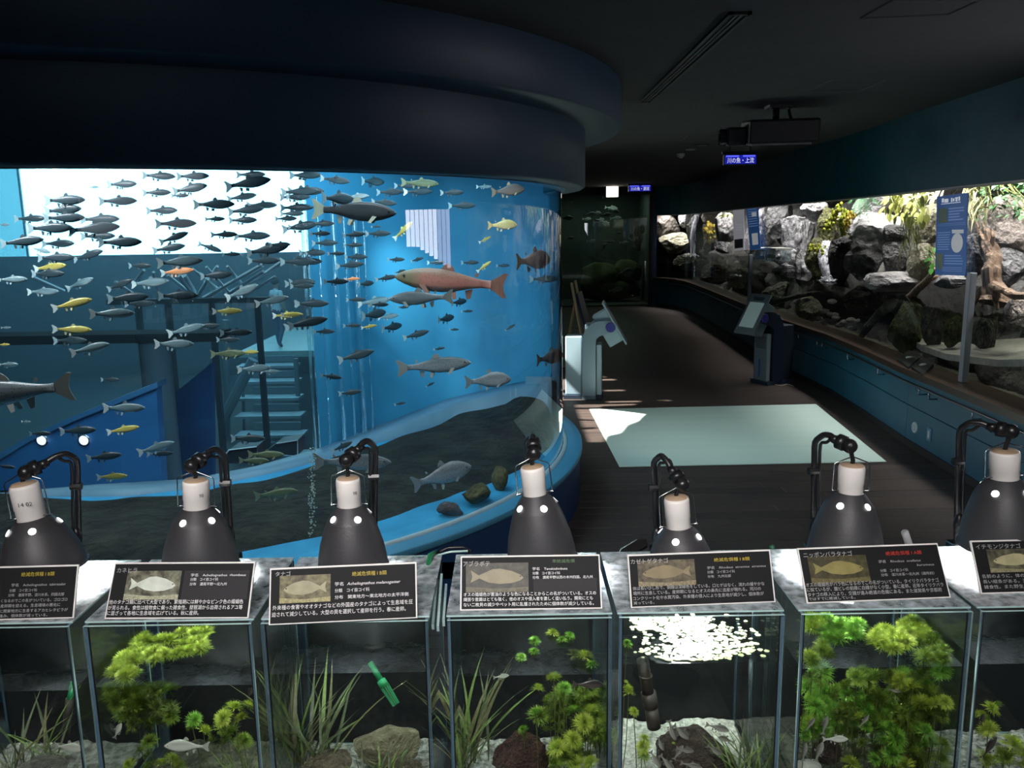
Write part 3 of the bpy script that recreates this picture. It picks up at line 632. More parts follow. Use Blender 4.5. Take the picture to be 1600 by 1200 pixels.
cl = thing('column', 'grey round column standing behind the blue ramp wall in the hall', 'column', (pc.x, pc.y, -1.75))
MB().lathe([(.15, -1.75), (.15, pt.z)], 20, Matrix.Translation((pc.x, pc.y, 0))).build('shaft', pbr('column_grey', (.10, .16, .20), .6), cl, True)
MB().lathe([(.19, pt.z - .06), (.19, pt.z), (.001, pt.z)], 20, Matrix.Translation((pc.x, pc.y, 0))).build('cap', M_hall, cl)
a, b_ = at_y(-80, 516, 8.7), at_y(352, 530, 8.7)
o = MB().box((a.x, 8.5, b_.z), (b_.x, 8.9, b_.z + .09)).build('mezzanine_beam', M_hall); tag(o, 'dark horizontal beam resting across the grey column in the hall', 'beam')
# stairs: landing and treads stepping down towards the tank
st = thing('staircase', 'open staircase with pale treads leading up to a lit landing in the hall', 'staircase', (-4.8, 16, -1.75))
M_tread = pbr('tread', (.34, .46, .50), .6); M_riser = pbr('riser', (.16, .22, .25), .7); M_land = pbr('landing_floor', (.30, .46, .44), .5)
for k in range(7):
    Y = 17.0 - .6 * k; z = -.32 - .22 * (k + 1); xl = at_y(371 - 3 * k, 600, Y).x; xr = at_y(463 + 1.2 * k, 600, Y).x
    MB().box((xl, Y, z - .05), (xr, Y + .42, z)).build('tread', M_tread, st)
    MB().box((xl + .25, Y + .38, z + .02), (xr - .12, Y + .42, z + .15)).build('riser', M_riser, st)
xl, xr = at_y(372, 545, 17.6).x, at_y(476, 545, 17.6).x
MB().box((xl, 17.6, -.45), (xr + .3, 23.1, -.32)).build('landing', M_land, st)
for u0, v0, u1, v1, Y, w_ in ((352, 500, 356, 690, 15.8, .06), (349, 655, 396, 562, 15.6, .10), (379, 575, 382, 690, 16, .03), (462, 560, 470, 690, 16, .05)):
    MB().tube([at_y(u0, v0, Y), at_y(u1, v1, Y)], w_, 8).build('stringer', M_riser, st)
sf = thing('strut_frame', 'crossing pale steel struts catching light below the bright hall window', 'struts', (-7, 15, .5))
for u0, v0, u1, v1, w_ in ((279, 430, 305, 462, .05), (288, 430, 304, 456, .045), (300, 420, 345, 455, .03), (322, 417, 365, 465, .03), (340, 416, 320, 440, .03), (325, 436, 308, 464, .035), (355, 416, 385, 452, .03), (410, 414, 318, 466, .045), (412, 424, 352, 462, .04), (440, 410, 352, 470, .045), (430, 432, 375, 466, .03), (225, 422, 210, 442, .03), (240, 425, 250, 470, .03), (262, 430, 300, 460, .03), (180, 440, 225, 470, .03), (48, 432, 100, 455, .04)):
    MB().tube([at_y(u0, v0, 13.2), at_y(u1, v1, 13.6)], w_ * .8, 6).build('strut', pbr('strut_steel', (.75, .85, .88), .4), sf)
MB().box((at_y(170, 470, 13.4).x, 13.3, at_y(170, 470, 13.4).z - .06), (at_y(420, 470, 13.4).x, 13.5, at_y(170, 470, 13.4).z + .02)).build('tie_beam', M_hall, sf)
for u in (215, 262, 330, 402): p = at_y(u, 470, 13.4); MB().box((p.x - .04, 13.35, -1.75), (p.x + .04, 13.45, p.z)).build('post', M_hall, sf)
for i, (pts, Y) in enumerate(((((347, 724), (350, 713), (358, 703), (401, 698), (401, 724)), 6.75), (((412, 708), (432, 693), (465, 688), (465, 712)), 7.3))):
    o = px_plate(pts, Y, .25, 'bench', pbr('bench_dark', (.012, .02, .03), .5)); tag(o, ['low dark bench end behind the inner glass, below the staircase', 'taller dark bench end behind the inner glass near the acrylic joints'][i], 'bench')
    q = [at_y(u, v, Y - .01) for u, v in pts[1:4]]; o2 = MB().tube(q, .006, 5).build('edge_strip', pbr('bench_edge', (.45, .6, .65), .3), o)

# the visitor on the landing
def person(base, ht, label):
    J = {'pel': (0, 0, .50), 'sp': (0, .005, .60), 'ch': (0, .01, .72), 'nk': (0, 0, .82), 'hd': (0, -.005, .87), 'tp': (0, -.005, .955),
         'shl': (-.085, 0, .79), 'ell': (-.125, .02, .62), 'wrl': (-.13, -.03, .49), 'hal': (-.128, -.045, .44), 'shr': (.085, 0, .79), 'elr': (.125, .0, .62), 'wrr': (.115, -.07, .50), 'har': (.11, -.085, .46),
         'hpl': (-.05, 0, .47), 'knl': (-.055, -.03, .27), 'anl': (-.06, .06, .05), 'tol': (-.062, .0, .018), 'hpr': (.05, 0, .47), 'knr': (.055, -.01, .27), 'anr': (.055, -.05, .04), 'tor': (.06, -.11, .015)}
    E_ = [('pel', 'sp'), ('sp', 'ch'), ('ch', 'nk'), ('nk', 'hd'), ('hd', 'tp'), ('ch', 'shl'), ('shl', 'ell'), ('ell', 'wrl'), ('wrl', 'hal'), ('ch', 'shr'), ('shr', 'elr'), ('elr', 'wrr'), ('wrr', 'har'), ('pel', 'hpl'), ('hpl', 'knl'), ('knl', 'anl'), ('anl', 'tol'), ('pel', 'hpr'), ('hpr', 'knr'), ('knr', 'anr'), ('anr', 'tor')]
    rad = dict(pel=.07, sp=.072, ch=.078, nk=.03, hd=.052, tp=.045, shl=.038, shr=.038, ell=.028, elr=.028, wrl=.02, wrr=.02, hal=.018, har=.018, hpl=.055, hpr=.055, knl=.038, knr=.038, anl=.025, anr=.025, tol=.02, tor=.02)
    ks = list(J); me = bpy.data.meshes.new('person'); me.from_pydata([Vector(J[k]) * ht for k in ks], [(ks.index(a), ks.index(b)) for a, b in E_], [])
    o = bpy.data.objects.new('person', me); C.objects.link(o); md = o.modifiers.new('s', 'SKIN'); o.modifiers.new('u', 'SUBSURF').levels = 2
    for i, k in enumerate(ks): me.skin_vertices[0].data[i].radius = (rad[k] * ht, rad[k] * ht * .8); me.skin_vertices[0].data[i].use_root = (k == 'pel')
    bpy.context.view_layer.update(); m2 = bpy.data.meshes.new_from_object(o.evaluated_get(bpy.context.evaluated_depsgraph_get()))
    for mm in (pbr('shirt_white', (.62, .72, .75), .8), pbr('jeans_blue', (.05, .10, .19), .8), pbr('skin_tone', (.42, .27, .2), .6), pbr('shoe_dark', (.05, .05, .05), .7)): m2.materials.append(mm)
    for p in m2.polygons:
        z = p.center.z / ht; x = abs(p.center.x) / ht
        p.material_index = 3 if z < .04 else (2 if (x > .095 and z < .66) or z > .825 else (0 if z > .52 else 1)); p.use_smooth = True
    m2.update()
    bpy.data.objects.remove(o); o = bpy.data.objects.new('person', m2); C.objects.link(o); o.location = base; o.rotation_euler = (0, 0, R(150))
    MB().sphere((0, .006 * ht, .925 * ht), .056 * ht, 14, 9, (1, 1.08, 1.0)).build('hair', pbr('hair_dark', (.02, .015, .012), .6), o, True)
    MB().lathe([(.078 * ht, .515 * ht), (.08 * ht, .525 * ht), (.078 * ht, .535 * ht)], 16, Matrix.Diagonal((1, .8, 1, 1))).build('belt', pbr('belt_red', (.35, .04, .05), .6), o, True)
    for s_ in (-1, 1): MB().sphere((s_ * .02 * ht, -.05 * ht, .895 * ht), .007 * ht, 6, 4).build('eye', M_black, o)
    MB().sphere((0, -.058 * ht, .88 * ht), .011 * ht, 6, 4, (.8, 1.2, 1.2)).build('nose', MATS['skin_tone'], o)
    return tag(o, label, 'person')
pp = at_y(437, 544, 18.2); person((pp.x, 18.2, -.32), 1.56, 'visitor in white shirt and blue trousers walking on the lit landing')

# ================================================================== fish
def fish_mat(name, back, side, belly, spot=None, rough=.35, spots=26., sheen=.5, head=None):
    if name in MATS: return MATS[name]
    m, t, out = nt(name); b = N(t, 'ShaderNodeBsdfPrincipled'); tc = N(t, 'ShaderNodeTexCoord'); sx = N(t, 'ShaderNodeSeparateXYZ'); t.links.new(tc.outputs['Object'], sx.inputs[0])
    mr = N(t, 'ShaderNodeMapRange'); mr.inputs[1].default_value = -.12; mr.inputs[2].default_value = .12; t.links.new(sx.outputs['Z'], mr.inputs[0])
    c = ramp(t, mr.outputs[0], [(.12, belly), (.38, side), (.55, side), (.85, back)])
    if spot is not None:
        vo_ = N(t, 'ShaderNodeTexVoronoi'); vo_.inputs['Scale'].default_value = spots; t.links.new(tc.outputs['Object'], vo_.inputs['Vector'])
        f_ = ramp(t, vo_.outputs['Distance'], [(.16, (1, 1, 1)), (.3, (0, 0, 0))]); mx = N(t, 'ShaderNodeMix', data_type='RGBA'); t.links.new(f_, mx.inputs[0]); t.links.new(c, mx.inputs[6]); mx.inputs[7].default_value = (*spot, 1); c = mx.outputs[2]
    if head is not None:
        mh = N(t, 'ShaderNodeMapRange'); mh.inputs[1].default_value = .24; mh.inputs[2].default_value = .36; t.links.new(sx.outputs['X'], mh.inputs[0])
        mx2 = N(t, 'ShaderNodeMix', data_type='RGBA'); t.links.new(mh.outputs[0], mx2.inputs[0]); t.links.new(c, mx2.inputs[6]); mx2.inputs[7].default_value = (*head, 1); c = mx2.outputs[2]
    t.links.new(c, b.inputs['Base Color']); b.inputs['Roughness'].default_value = rough; b.inputs['Specular IOR Level'].default_value = sheen
    t.links.new(b.outputs[0], out.inputs[0]); MATS[name] = m; return m
PROF = {  # t along body (0 nose .. 1 tail root), upper, lower, half width -- in body lengths
 'trout': [(0, .004, .004, .004), (.03, .028, .024, .022), (.10, .058, .050, .040), (.2, .083, .075, .052), (.34, .100, .096, .058), (.5, .098, .096, .054), (.65, .078, .076, .042), (.8, .050, .046, .026), (.9, .036, .033, .017), (1, .036, .034, .010)],
 'fat': [(0, .006, .006, .006), (.03, .045, .04, .03), (.10, .095, .08, .055), (.2, .145, .115, .075), (.34, .175, .145, .085), (.5, .165, .14, .08), (.65, .12, .11, .06), (.8, .07, .065, .035), (.9, .05, .048, .022), (1, .052, .05, .012)],
 'deep': [(0, .005, .005, .004), (.04, .045, .04, .022), (.12, .10, .075, .036), (.24, .155, .115, .046), (.38, .175, .14, .05), (.52, .155, .13, .045), (.68, .095, .085, .032), (.82, .05, .045, .018), (.92, .036, .034, .012), (1, .038, .036, .008)],
}
def fish_body(kind, n=12):
    mb = MB(); pr_ = PROF[kind]; vs_ = []
    for t_, u, l, w_ in pr_:
        x = .5 - t_ * .86
        for j in range(n):
            a = 2 * math.pi * j / n; c_, s_ = math.cos(a), math.sin(a)
            vs_.append((x, w_ * c_ * (abs(s_) * .25 + .85), (u if s_ > 0 else l) * s_))
    k = len(pr_)
    mb.add(vs_, [(i * n + j, i * n + (j + 1) % n, (i + 1) * n + (j + 1) % n, (i + 1) * n + j) for i in range(k - 1) for j in range(n)] + [tuple(range(n)), tuple(range(k * n - 1, (k - 1) * n - 1, -1))])
    return mb
def fin(mb, pts, th=.006, ybase=0., tilt=0.):
    """flat fin from an outline in (x, z), thick at its base"""
    n = len(pts); vs_ = [(x, ybase + tilt * abs(z) + th / 2, z) for x, z in pts] + [(x, ybase + tilt * abs(z) - th / 2, z) for x, z in pts]
    return mb.add(vs_, [tuple(range(n)), tuple(range(2 * n - 1, n - 1, -1))] + [(i, n + i, n + (i + 1) % n, (i + 1) % n) for i in range(n)])
def fish_proto(name, kind, body, finm, tailm, detail=1, mouth=None):
    o = fish_body(kind, 16 if detail > 1 else 12).build(name, body, None, True)
    k = {'trout': 1.0, 'fat': 1.25, 'deep': 1.2}[kind]; up = max(p[1] for p in PROF[kind]); lo = max(p[2] for p in PROF[kind])
    tz = .105 * k
    fin(MB(), [(-.345, .03), (-.40, .06 * k), (-.47, tz), (-.505, tz * .98), (-.478, tz * .4), (-.470, 0), (-.478, -tz * .4), (-.505, -tz * .98), (-.47, -tz), (-.40, -.06 * k), (-.345, -.03)], .008).build('tail_fin', tailm, o)
    fin(MB(), [(.10, up * .93), (.06, up + .045 * k), (.035, up + .05 * k), (-.01, up + .02), (-.03, up * .86)], .006).build('dorsal_fin', finm, o)
    fin(MB(), [(-.13, -lo * .72), (-.15, -lo * .72 - .07), (-.185, -lo * .72 - .06), (-.20, -lo * .48)], .006).build('anal_fin', finm, o)
    pv = MB(); fin(pv, [(.0, -lo * .92), (-.03, -lo - .05), (-.06, -lo - .04), (-.05, -lo * .85)], .005, .02, .3); fin(pv, [(.0, -lo * .92), (-.03, -lo - .05), (-.06, -lo - .04), (-.05, -lo * .85)], .005, -.02, -.3); pv.build('pelvic_fin', finm, o)
    if detail > 1:
        fin(MB(), [(-.20, up * .62), (-.225, up * .62 + .03), (-.245, up * .62 + .025), (-.235, up * .55)], .005).build('adipose_fin', finm, o)
        for s_ in (-1, 1): fin(MB(), [(.28, -lo * .45), (.22, -lo * .55 - .06), (.18, -lo * .5 - .06), (.23, -lo * .4)], .005, s_ * .045, s_ * .25).build('pectoral_fin', finm, o)
    for s_ in (-1, 1):
        e_ = MB().sphere((.418, s_ * (.036 if kind == 'trout' else .048 if kind == 'fat' else .03), .018), .011 if detail > 1 else .012, 8, 5).build('eye', M_black, o)
    return o
M_tfin = pbr('trout_fin', (.30, .42, .45), .5); M_wfin = pbr('pale_tail', (.62, .72, .70), .5); M_dfin = pbr('dark_fin', (.06, .09, .11), .5)
proto = {}
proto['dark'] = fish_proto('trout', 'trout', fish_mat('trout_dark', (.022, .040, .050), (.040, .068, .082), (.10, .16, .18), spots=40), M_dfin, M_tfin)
proto['pale'] = fish_proto('trout', 'trout', fish_mat('trout_pale', (.08, .14, .16), (.22, .33, .36), (.7, .8, .8)), M_tfin, M_wfin)
proto['yellow'] = fish_proto('trout', 'trout', fish_mat('trout_yellow', (.42, .36, .06), (.58, .47, .12), (.72, .66, .36), (.25, .18, .03), spots=45), pbr('yellow_fin', (.6, .58, .3), .5), M_wfin)
proto['orange'] = fish_proto('trout', 'trout', fish_mat('trout_orange', (.70, .22, .07), (.80, .30, .12), (.85, .6, .45)), pbr('orange_fin', (.8, .45, .3), .5), M_wfin)
proto['olive'] = fish_proto('trout', 'trout', fish_mat('trout_olive', (.09, .12, .06), (.15, .20, .11), (.34, .38, .26), (.05, .06, .03), spots=34), pbr('olive_fin', (.18, .22, .14), .5), pbr('olive_tail', (.20, .24, .15), .5), 2)
proto['red'] = fish_proto('trout', 'trout', fish_mat('trout_red', (.26, .17, .12), (.44, .17, .13), (.34, .27, .23), (.22, .12, .09), spots=44, head=(.20, .17, .10)), pbr('red_fin', (.26, .12, .09), .5), pbr('red_tail', (.30, .13, .09), .5), 2)
proto['grey'] = fish_proto('trout', 'trout', fish_mat('trout_grey', (.06, .08, .09), (.30, .33, .34), (.48, .50, .50), (.05, .06, .06), spots=48), pbr('grey_fin', (.33, .33, .30), .5), pbr('grey_tail', (.30, .30, .27), .5), 2)
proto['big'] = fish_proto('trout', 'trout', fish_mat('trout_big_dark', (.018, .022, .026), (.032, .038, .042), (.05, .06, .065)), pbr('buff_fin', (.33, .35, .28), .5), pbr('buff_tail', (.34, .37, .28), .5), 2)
proto['fatgrey'] = fish_proto('trout', 'fat', fish_mat('fat_grey', (.26, .26, .26), (.40, .41, .41), (.52, .54, .54), (.08, .09, .09), spots=40), pbr('fatgrey_fin', (.38, .40, .38), .5), pbr('fatgrey_tail', (.30, .32, .31), .5), 2)
proto['fatbrown'] = fish_proto('trout', 'fat', fish_mat('fat_brown', (.13, .10, .085), (.20, .155, .13), (.26, .22, .19)), pbr('fatbrown_fin', (.40, .34, .20), .5), pbr('fatbrown_tail', (.24, .18, .12), .5), 2)
proto['fatgold'] = fish_proto('trout', 'fat', fish_mat('fat_gold', (.55, .45, .14), (.64, .50, .22), (.72, .60, .35)), pbr('fatgold_fin', (.62, .52, .25), .5), pbr('fatgold_tail', (.6, .46, .18), .5), 2)
proto['fatpink'] = fish_proto('trout', 'fat', fish_mat('fat_pink', (.22, .14, .13), (.34, .20, .19), (.42, .30, .28)), pbr('fatpink_fin', (.30, .20, .15), .5), pbr('fatpink_tail', (.28, .17, .12), .5), 2)
used = set()
FISH = []
def add(dx, dy, sc_, rows):
    for kind, x, y, L, ang, *rest in rows: FISH.append([kind, dx + x * sc_, dy + y * sc_, L * sc_, ang, rest[0] if rest else None])
D, P_, Y_, O_ = 'dark', 'pale', 'yellow', 'orange'
k = .3125
def ds(lst, kind=D): return [(kind, x, y, L, *(r or [0])) for x, y, L, *r in lst]
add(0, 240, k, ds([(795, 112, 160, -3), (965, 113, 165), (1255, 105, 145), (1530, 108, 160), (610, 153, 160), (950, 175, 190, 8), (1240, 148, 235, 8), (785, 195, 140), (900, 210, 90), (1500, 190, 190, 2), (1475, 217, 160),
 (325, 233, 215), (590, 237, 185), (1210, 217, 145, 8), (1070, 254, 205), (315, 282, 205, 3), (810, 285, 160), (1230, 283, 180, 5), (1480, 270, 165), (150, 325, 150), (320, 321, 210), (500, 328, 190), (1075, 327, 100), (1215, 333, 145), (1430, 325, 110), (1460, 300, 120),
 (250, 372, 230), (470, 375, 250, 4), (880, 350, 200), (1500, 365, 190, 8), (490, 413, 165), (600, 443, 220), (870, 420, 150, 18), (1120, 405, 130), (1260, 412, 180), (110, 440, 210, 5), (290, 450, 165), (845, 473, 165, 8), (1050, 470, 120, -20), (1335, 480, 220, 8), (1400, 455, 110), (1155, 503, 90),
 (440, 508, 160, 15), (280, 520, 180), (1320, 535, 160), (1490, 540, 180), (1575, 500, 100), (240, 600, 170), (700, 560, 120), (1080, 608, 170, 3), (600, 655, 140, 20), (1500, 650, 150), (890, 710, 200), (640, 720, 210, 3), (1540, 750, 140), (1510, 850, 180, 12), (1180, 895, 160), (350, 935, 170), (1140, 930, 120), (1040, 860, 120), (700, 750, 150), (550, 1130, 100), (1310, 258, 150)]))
add(0, 240, k, ds([(20, 355, 60), (205, 483, 95, -15), (60, 630, 150), (400, 650, 150, 20), (750, 645, 190, 4), (1210, 690, 190, 20), (215, 690, 150), (1360, 735, 170, 10), (560, 800, 220), (930, 880, 190, 12), (870, 952, 210), (450, 975, 200, 12), (1270, 1075, 170, 3), (1350, 1090, 100), (40, 1055, 110), (30, 870, 50), (900, 540, 230, 3), (470, 168, 50)], P_))
add(0, 240, k, ds([(250, 568, 180, 6), (360, 752, 200, 12), (360, 880, 190, -3), (1135, 788, 150), (1430, 808, 140, 2), (1245, 992, 100), (20, 955, 60)], Y_) + [(O_, 885, 590, 170, 5), ('olive', 1140, 1000, 190, 2)])
add(0, 540, k, ds([(390, 425, 190, 3), (200, 440, 110), (520, 555, 180, 6), (30, 605, 90, -10), (800, 540, 130), (1240, 465, 180)]) + ds([(620, 312, 220), (780, 510, 190, 15), (130, 380, 50)], P_) + ds([(615, 420, 160, 8), (560, 655, 160, 3)], Y_) + ds([(1380, 740, 230, 8), (1330, 545, 190), (1270, 575, 160)], 'olive'))
k2 = .3125
add(450, 240, k2, ds([(80, 108, 150), (235, 132, 150, -8), (90, 188, 180), (50, 217, 120), (510, 192, 140), (70, 270, 120), (170, 350, 130), (50, 365, 100), (160, 400, 110), (330, 405, 120, 4), (450, 400, 130), (185, 447, 130), (325, 457, 100), (440, 365, 50), (650, 190, 150), (590, 160, 120), (820, 195, 120), (870, 260, 140), (120, 495, 140), (240, 500, 90), (340, 517, 120), (100, 540, 150), (310, 557, 140, 4), (540, 530, 90), (645, 530, 70, 15), (740, 545, 90), (910, 545, 90), (1075, 560, 70), (560, 590, 60, 15), (70, 640, 130), (70, 662, 120), (240, 640, 130), (490, 622, 110, 8), (120, 750, 170), (340, 730, 100), (455, 755, 100), (575, 768, 60), (895, 788, 60), (1030, 683, 50), (100, 845, 200, 10), (320, 860, 90), (830, 880, 50), (1110, 870, 60, 30), (180, 890, 110), (640, 905, 140, 15), (755, 975, 60, 8), (1280, 627, 150), (340, 1010, 190, 14), (215, 1115, 110, -8), (310, 1195, 120, 6), (710, 1155, 50, 25), (480, 245, 130, -6)]))
add(450, 240, k2, ds([(345, 215, 120, 3), (430, 740, 170, 8), (500, 815, 110, 8), (980, 165, 80)], P_) + ds([(575, 385, 130, 40), (980, 565, 90, 35), (20, 805, 110), (405, 865, 80, 8), (985, 430, 70, 25)], Y_) + [(O_, 320, 627, 80, 2), ('olive', 660, 148, 190, -3), ('big', 330, 288, 430, -4), ('fatbrown', 1100, 186, 170, 4), ('fatgold', 1072, 358, 150, 0), ('red', 815, 640, 560, 180 + 6), ('grey', 665, 722, 330, 180 - 2), ('grey', 730, 1060, 375, 4), ('fatgrey', 1000, 1135, 235, 4)])
add(450, 240, k2, [('fatpink', 1228, 535, 175, 0, 52), ('fatbrown', 1310, 1020, 140, 0, 50), (D, 250, 225, 110, 0, 65), (D, 390, 650, 60, 0, 62), (D, 430, 803, 90, 0, 65), (D, 520, 867, 80, 0, 62), (D, 790, 825, 70, 0, 65), (D, 855, 742, 70, 0, 60), (D, 425, 140, 90, 0, 60)])
add(450, 540, k2, [('fatgrey', 770, 650, 310, 15), ('grey', 320, 582, 400, 0), (D, 270, 505, 120, 25), (D, 560, 290, 60, 10), ('pale', 1190, 610, 120, 60)])
FISH.append(['grey', 12, 613, 200, 176, None])
ROWS = [(0, 296, 'just under the header'), (296, 322, 'high in the white glow'), (322, 346, 'in the middle of the white glow'), (346, 372, 'low in the white glow'), (372, 398, 'at the lower edge of the glow'), (398, 424, 'over the tops of the struts'), (424, 452, 'among the struts'), (452, 480, 'at the foot of the struts'), (480, 512, 'level with the mirrored lamps'), (512, 545, 'just beneath the mirrored lamps'), (545, 610, 'level with the staircase'), (610, 700, 'low before the blue ramp'), (700, 900, 'down by the rock bed')]
COLS = [(-99, 140, 'above the 14 02 lamp'), (140, 250, 'beside the 14 02 lamp'), (250, 390, 'above the second lamp'), (390, 490, 'in front of the staircase'), (490, 640, 'above the third lamp'), (640, 999, 'towards the curved end')]
WORD = {'dark': 'dark slender trout', 'pale': 'pale silvery trout', 'yellow': 'yellow trout', 'orange': 'orange trout', 'olive': 'olive green trout'}
SPECIAL = {'red': 'largest fish, reddish salmon-like trout with green head swimming away from corridor', 'big': 'huge dark trout with buff tail crossing the white glow', 'fatgold': 'stocky golden fish near the curved end of the round tank', 'fatpink': 'stocky pinkish fish turned half away at the curved end of the tank'}
frng = random.Random(11); cells = {}
spec_n = {}
for i, (kind, x, y, L, ang, yaw) in enumerate(sorted(FISH, key=lambda f: -f[1])):
    d0 = cyl_depth(x, y) or 6.0; d1 = back_depth(x)
    big = L > 60 or kind in ('red', 'big', 'grey', 'fatgrey', 'fatbrown', 'fatgold', 'fatpink')
    u = frng.uniform(.10, .28) if big else frng.uniform(.2, .85)
    if L < 28: u = frng.uniform(.6, .88)
    if kind == 'red': u = .22
    if kind == 'fatbrown' and y > 500: u = .3
    h_ = L / 2 * (math.cos(R(ang)) if yaw is None else .6); lo_, hi_ = d0, d1
    for e_ in (-h_, h_):
        c0 = cyl_depth(x + e_, y)
        if c0: lo_ = max(lo_, c0)
        hi_ = min(hi_, back_depth(x + e_))
    mg = .05 + L * d0 / FPX * .2; lo_ += mg; hi_ -= mg + .03
    d = max(lo_, min(hi_, d0 + max(.12, (d1 - d0) * u))) if hi_ > lo_ else (lo_ + hi_) / 2
    p = at_d(x, y, d); Lw = L * d / FPX * (1 / math.cos(R(yaw or 0)) if yaw else 1.0)
    if kind not in used: used.add(kind); o = proto[kind]
    else: o = copy_tree(proto[kind])
    fl = ang > 90
    o.location = p; o.scale = (Lw, Lw, Lw * (1.13 if kind in ('dark', 'pale', 'big') else 1.06))
    yw = R(yaw) if yaw else R(frng.uniform(-9, 9))
    o.rotation_euler = (0, R((180 - ang) if fl else -ang), yw + (math.pi if fl else 0))
    if kind in SPECIAL: lab = SPECIAL[kind]
    elif kind in WORD:
        rn = next(r_[2] for r_ in ROWS if r_[0] <= y < r_[1]); cn = next(c_[2] for c_ in COLS if c_[0] <= x < c_[1])
        n_ = cells.get((kind, rn, cn), 0); cells[(kind, rn, cn)] = n_ + 1
        lab = f"{ORD[n_]} {WORD[kind]} {rn}, {cn}, counting from the corridor"
        lab = lab.replace(', counting from the corridor', '') if len(lab.replace('-', ' ').split()) > 16 else lab
        lab = lab.replace('dark slender', 'dark') if len(lab.split()) > 16 else lab
    else:
        n_ = spec_n.get(kind, 0); spec_n[kind] = n_ + 1
        lab = {'grey': ['large grey spotted trout with pale tail, above the stocky grey fish', 'long dark grey fish swimming directly beneath the large reddish trout', 'large pale trout partly hidden behind the third lamp', 'big pale trout at the picture edge showing only tail half'],
               'fatgrey': ['stocky grey fish facing the corridor below the spotted trout', 'stocky grey fish rising steeply over the rock bed, low in the tank'], 'fatbrown': ['small stocky dark brown fish at the curved tank end, low down', 'stocky brown fish with yellow fins just under the header near the curved end']}[kind][n_]
    tag(o, lab, 'fish', {'dark': 'dark trout of the shoal', 'pale': 'silvery trout of the shoal', 'yellow': 'yellow trout of the shoal'}.get(kind, 'large fish in the round tank'))
# ================================================================== river diorama behind the right-hand glass
YG0, YG1 = 5.8, 22.9
dn = tag(thing('window_2', None, None, (3.9, 7, .78)), kind='structure')
M_dglass = glass('diorama_glass', (.97, .99, .98), 1.5, boost=.8)
cuts = [YG0, on_wall(1513, 500, .1).y, on_wall(1172, 430, .1).y, YG1]
for ya, yb in zip(cuts, cuts[1:]):
    mb = MB(); n = max(2, int((yb - ya) / .2)); yy = [ya + .012 + (yb - ya - .024) * i / n for i in range(n + 1)]
    mb.add([(wx(y) + .10, y, z) for y in yy for z in (.78, 2.46)], [(2 * i, 2 * i + 2, 2 * i + 3, 2 * i + 1) for i in range(n)]); mb.build('pane', M_dglass, dn)
M_mull = pbr('mullion_grey', (.30, .33, .37), .35, .3)
for y, w_, zt in ((cuts[1], .035, 1.72), (cuts[2], .035, 1.62)):
    MB().bevbox((wx(y) + .07, y - w_, .78), (wx(y) + .125, y + w_, zt), .006).build('mullion', M_mull, dn)
MB().box((3.86, YG1 + .02, .0), (3.97, YG1 + .09, 3.0)).build('end_jamb', pbr('jamb_blue', (.015, .05, .12), .5), dn)
MB().box((wx(YG0) - .02, YG0 - .03, .78), (wx(YG0) + .2, YG0, 2.46)).build('end_jamb', M_teal, dn)
# daylit blinds on the same wall nearer than the frame (mirrored in the round tank)
wn2 = tag(thing('window_3', None, None, (3.6, 4.8, 1.7)), kind='structure')
M_blind = emit('daylit_blind', (.94, .92, 1.0), 9.0); M_blind2 = emit('daylit_blind_dim', (.72, .66, .82), 5.0)
b = MB(); strip(b, None, .78, 2.45, .1, .2, 2.4, 3.85); b.build('solid_panel', M_teal, wn2)
y = 3.9; i = 0
while y < 5.62:
    w_ = .115; MB().box((wx(y) + .06, y, max(1.72, 1.98 - max(0, y - 4.15) * .24, 1.72 + (y - 5.2) * .5)), (wx(y) + .065, y + w_, 2.36)).build('blind_slat', M_blind2 if i in (7, 8, 9, 10) else M_blind, wn2); y += w_ + .018; i += 1
b = MB(); b.box((wx(4) + .05, 3.85, .78), (wx(5) + .12, 5.76, 1.72)); b.build('solid_panel', M_dark, wn2)
b = MB(); b.box((wx(4) + .09, 3.85, 1.6), (wx(5) + .12, 5.76, 2.46)); b.build('backing', M_dark, wn2)
MB().box((wx(4) + .02, 3.85, 2.36), (wx(5) + .06, 5.76, 2.40)).build('blind_rail', M_dark, wn2)

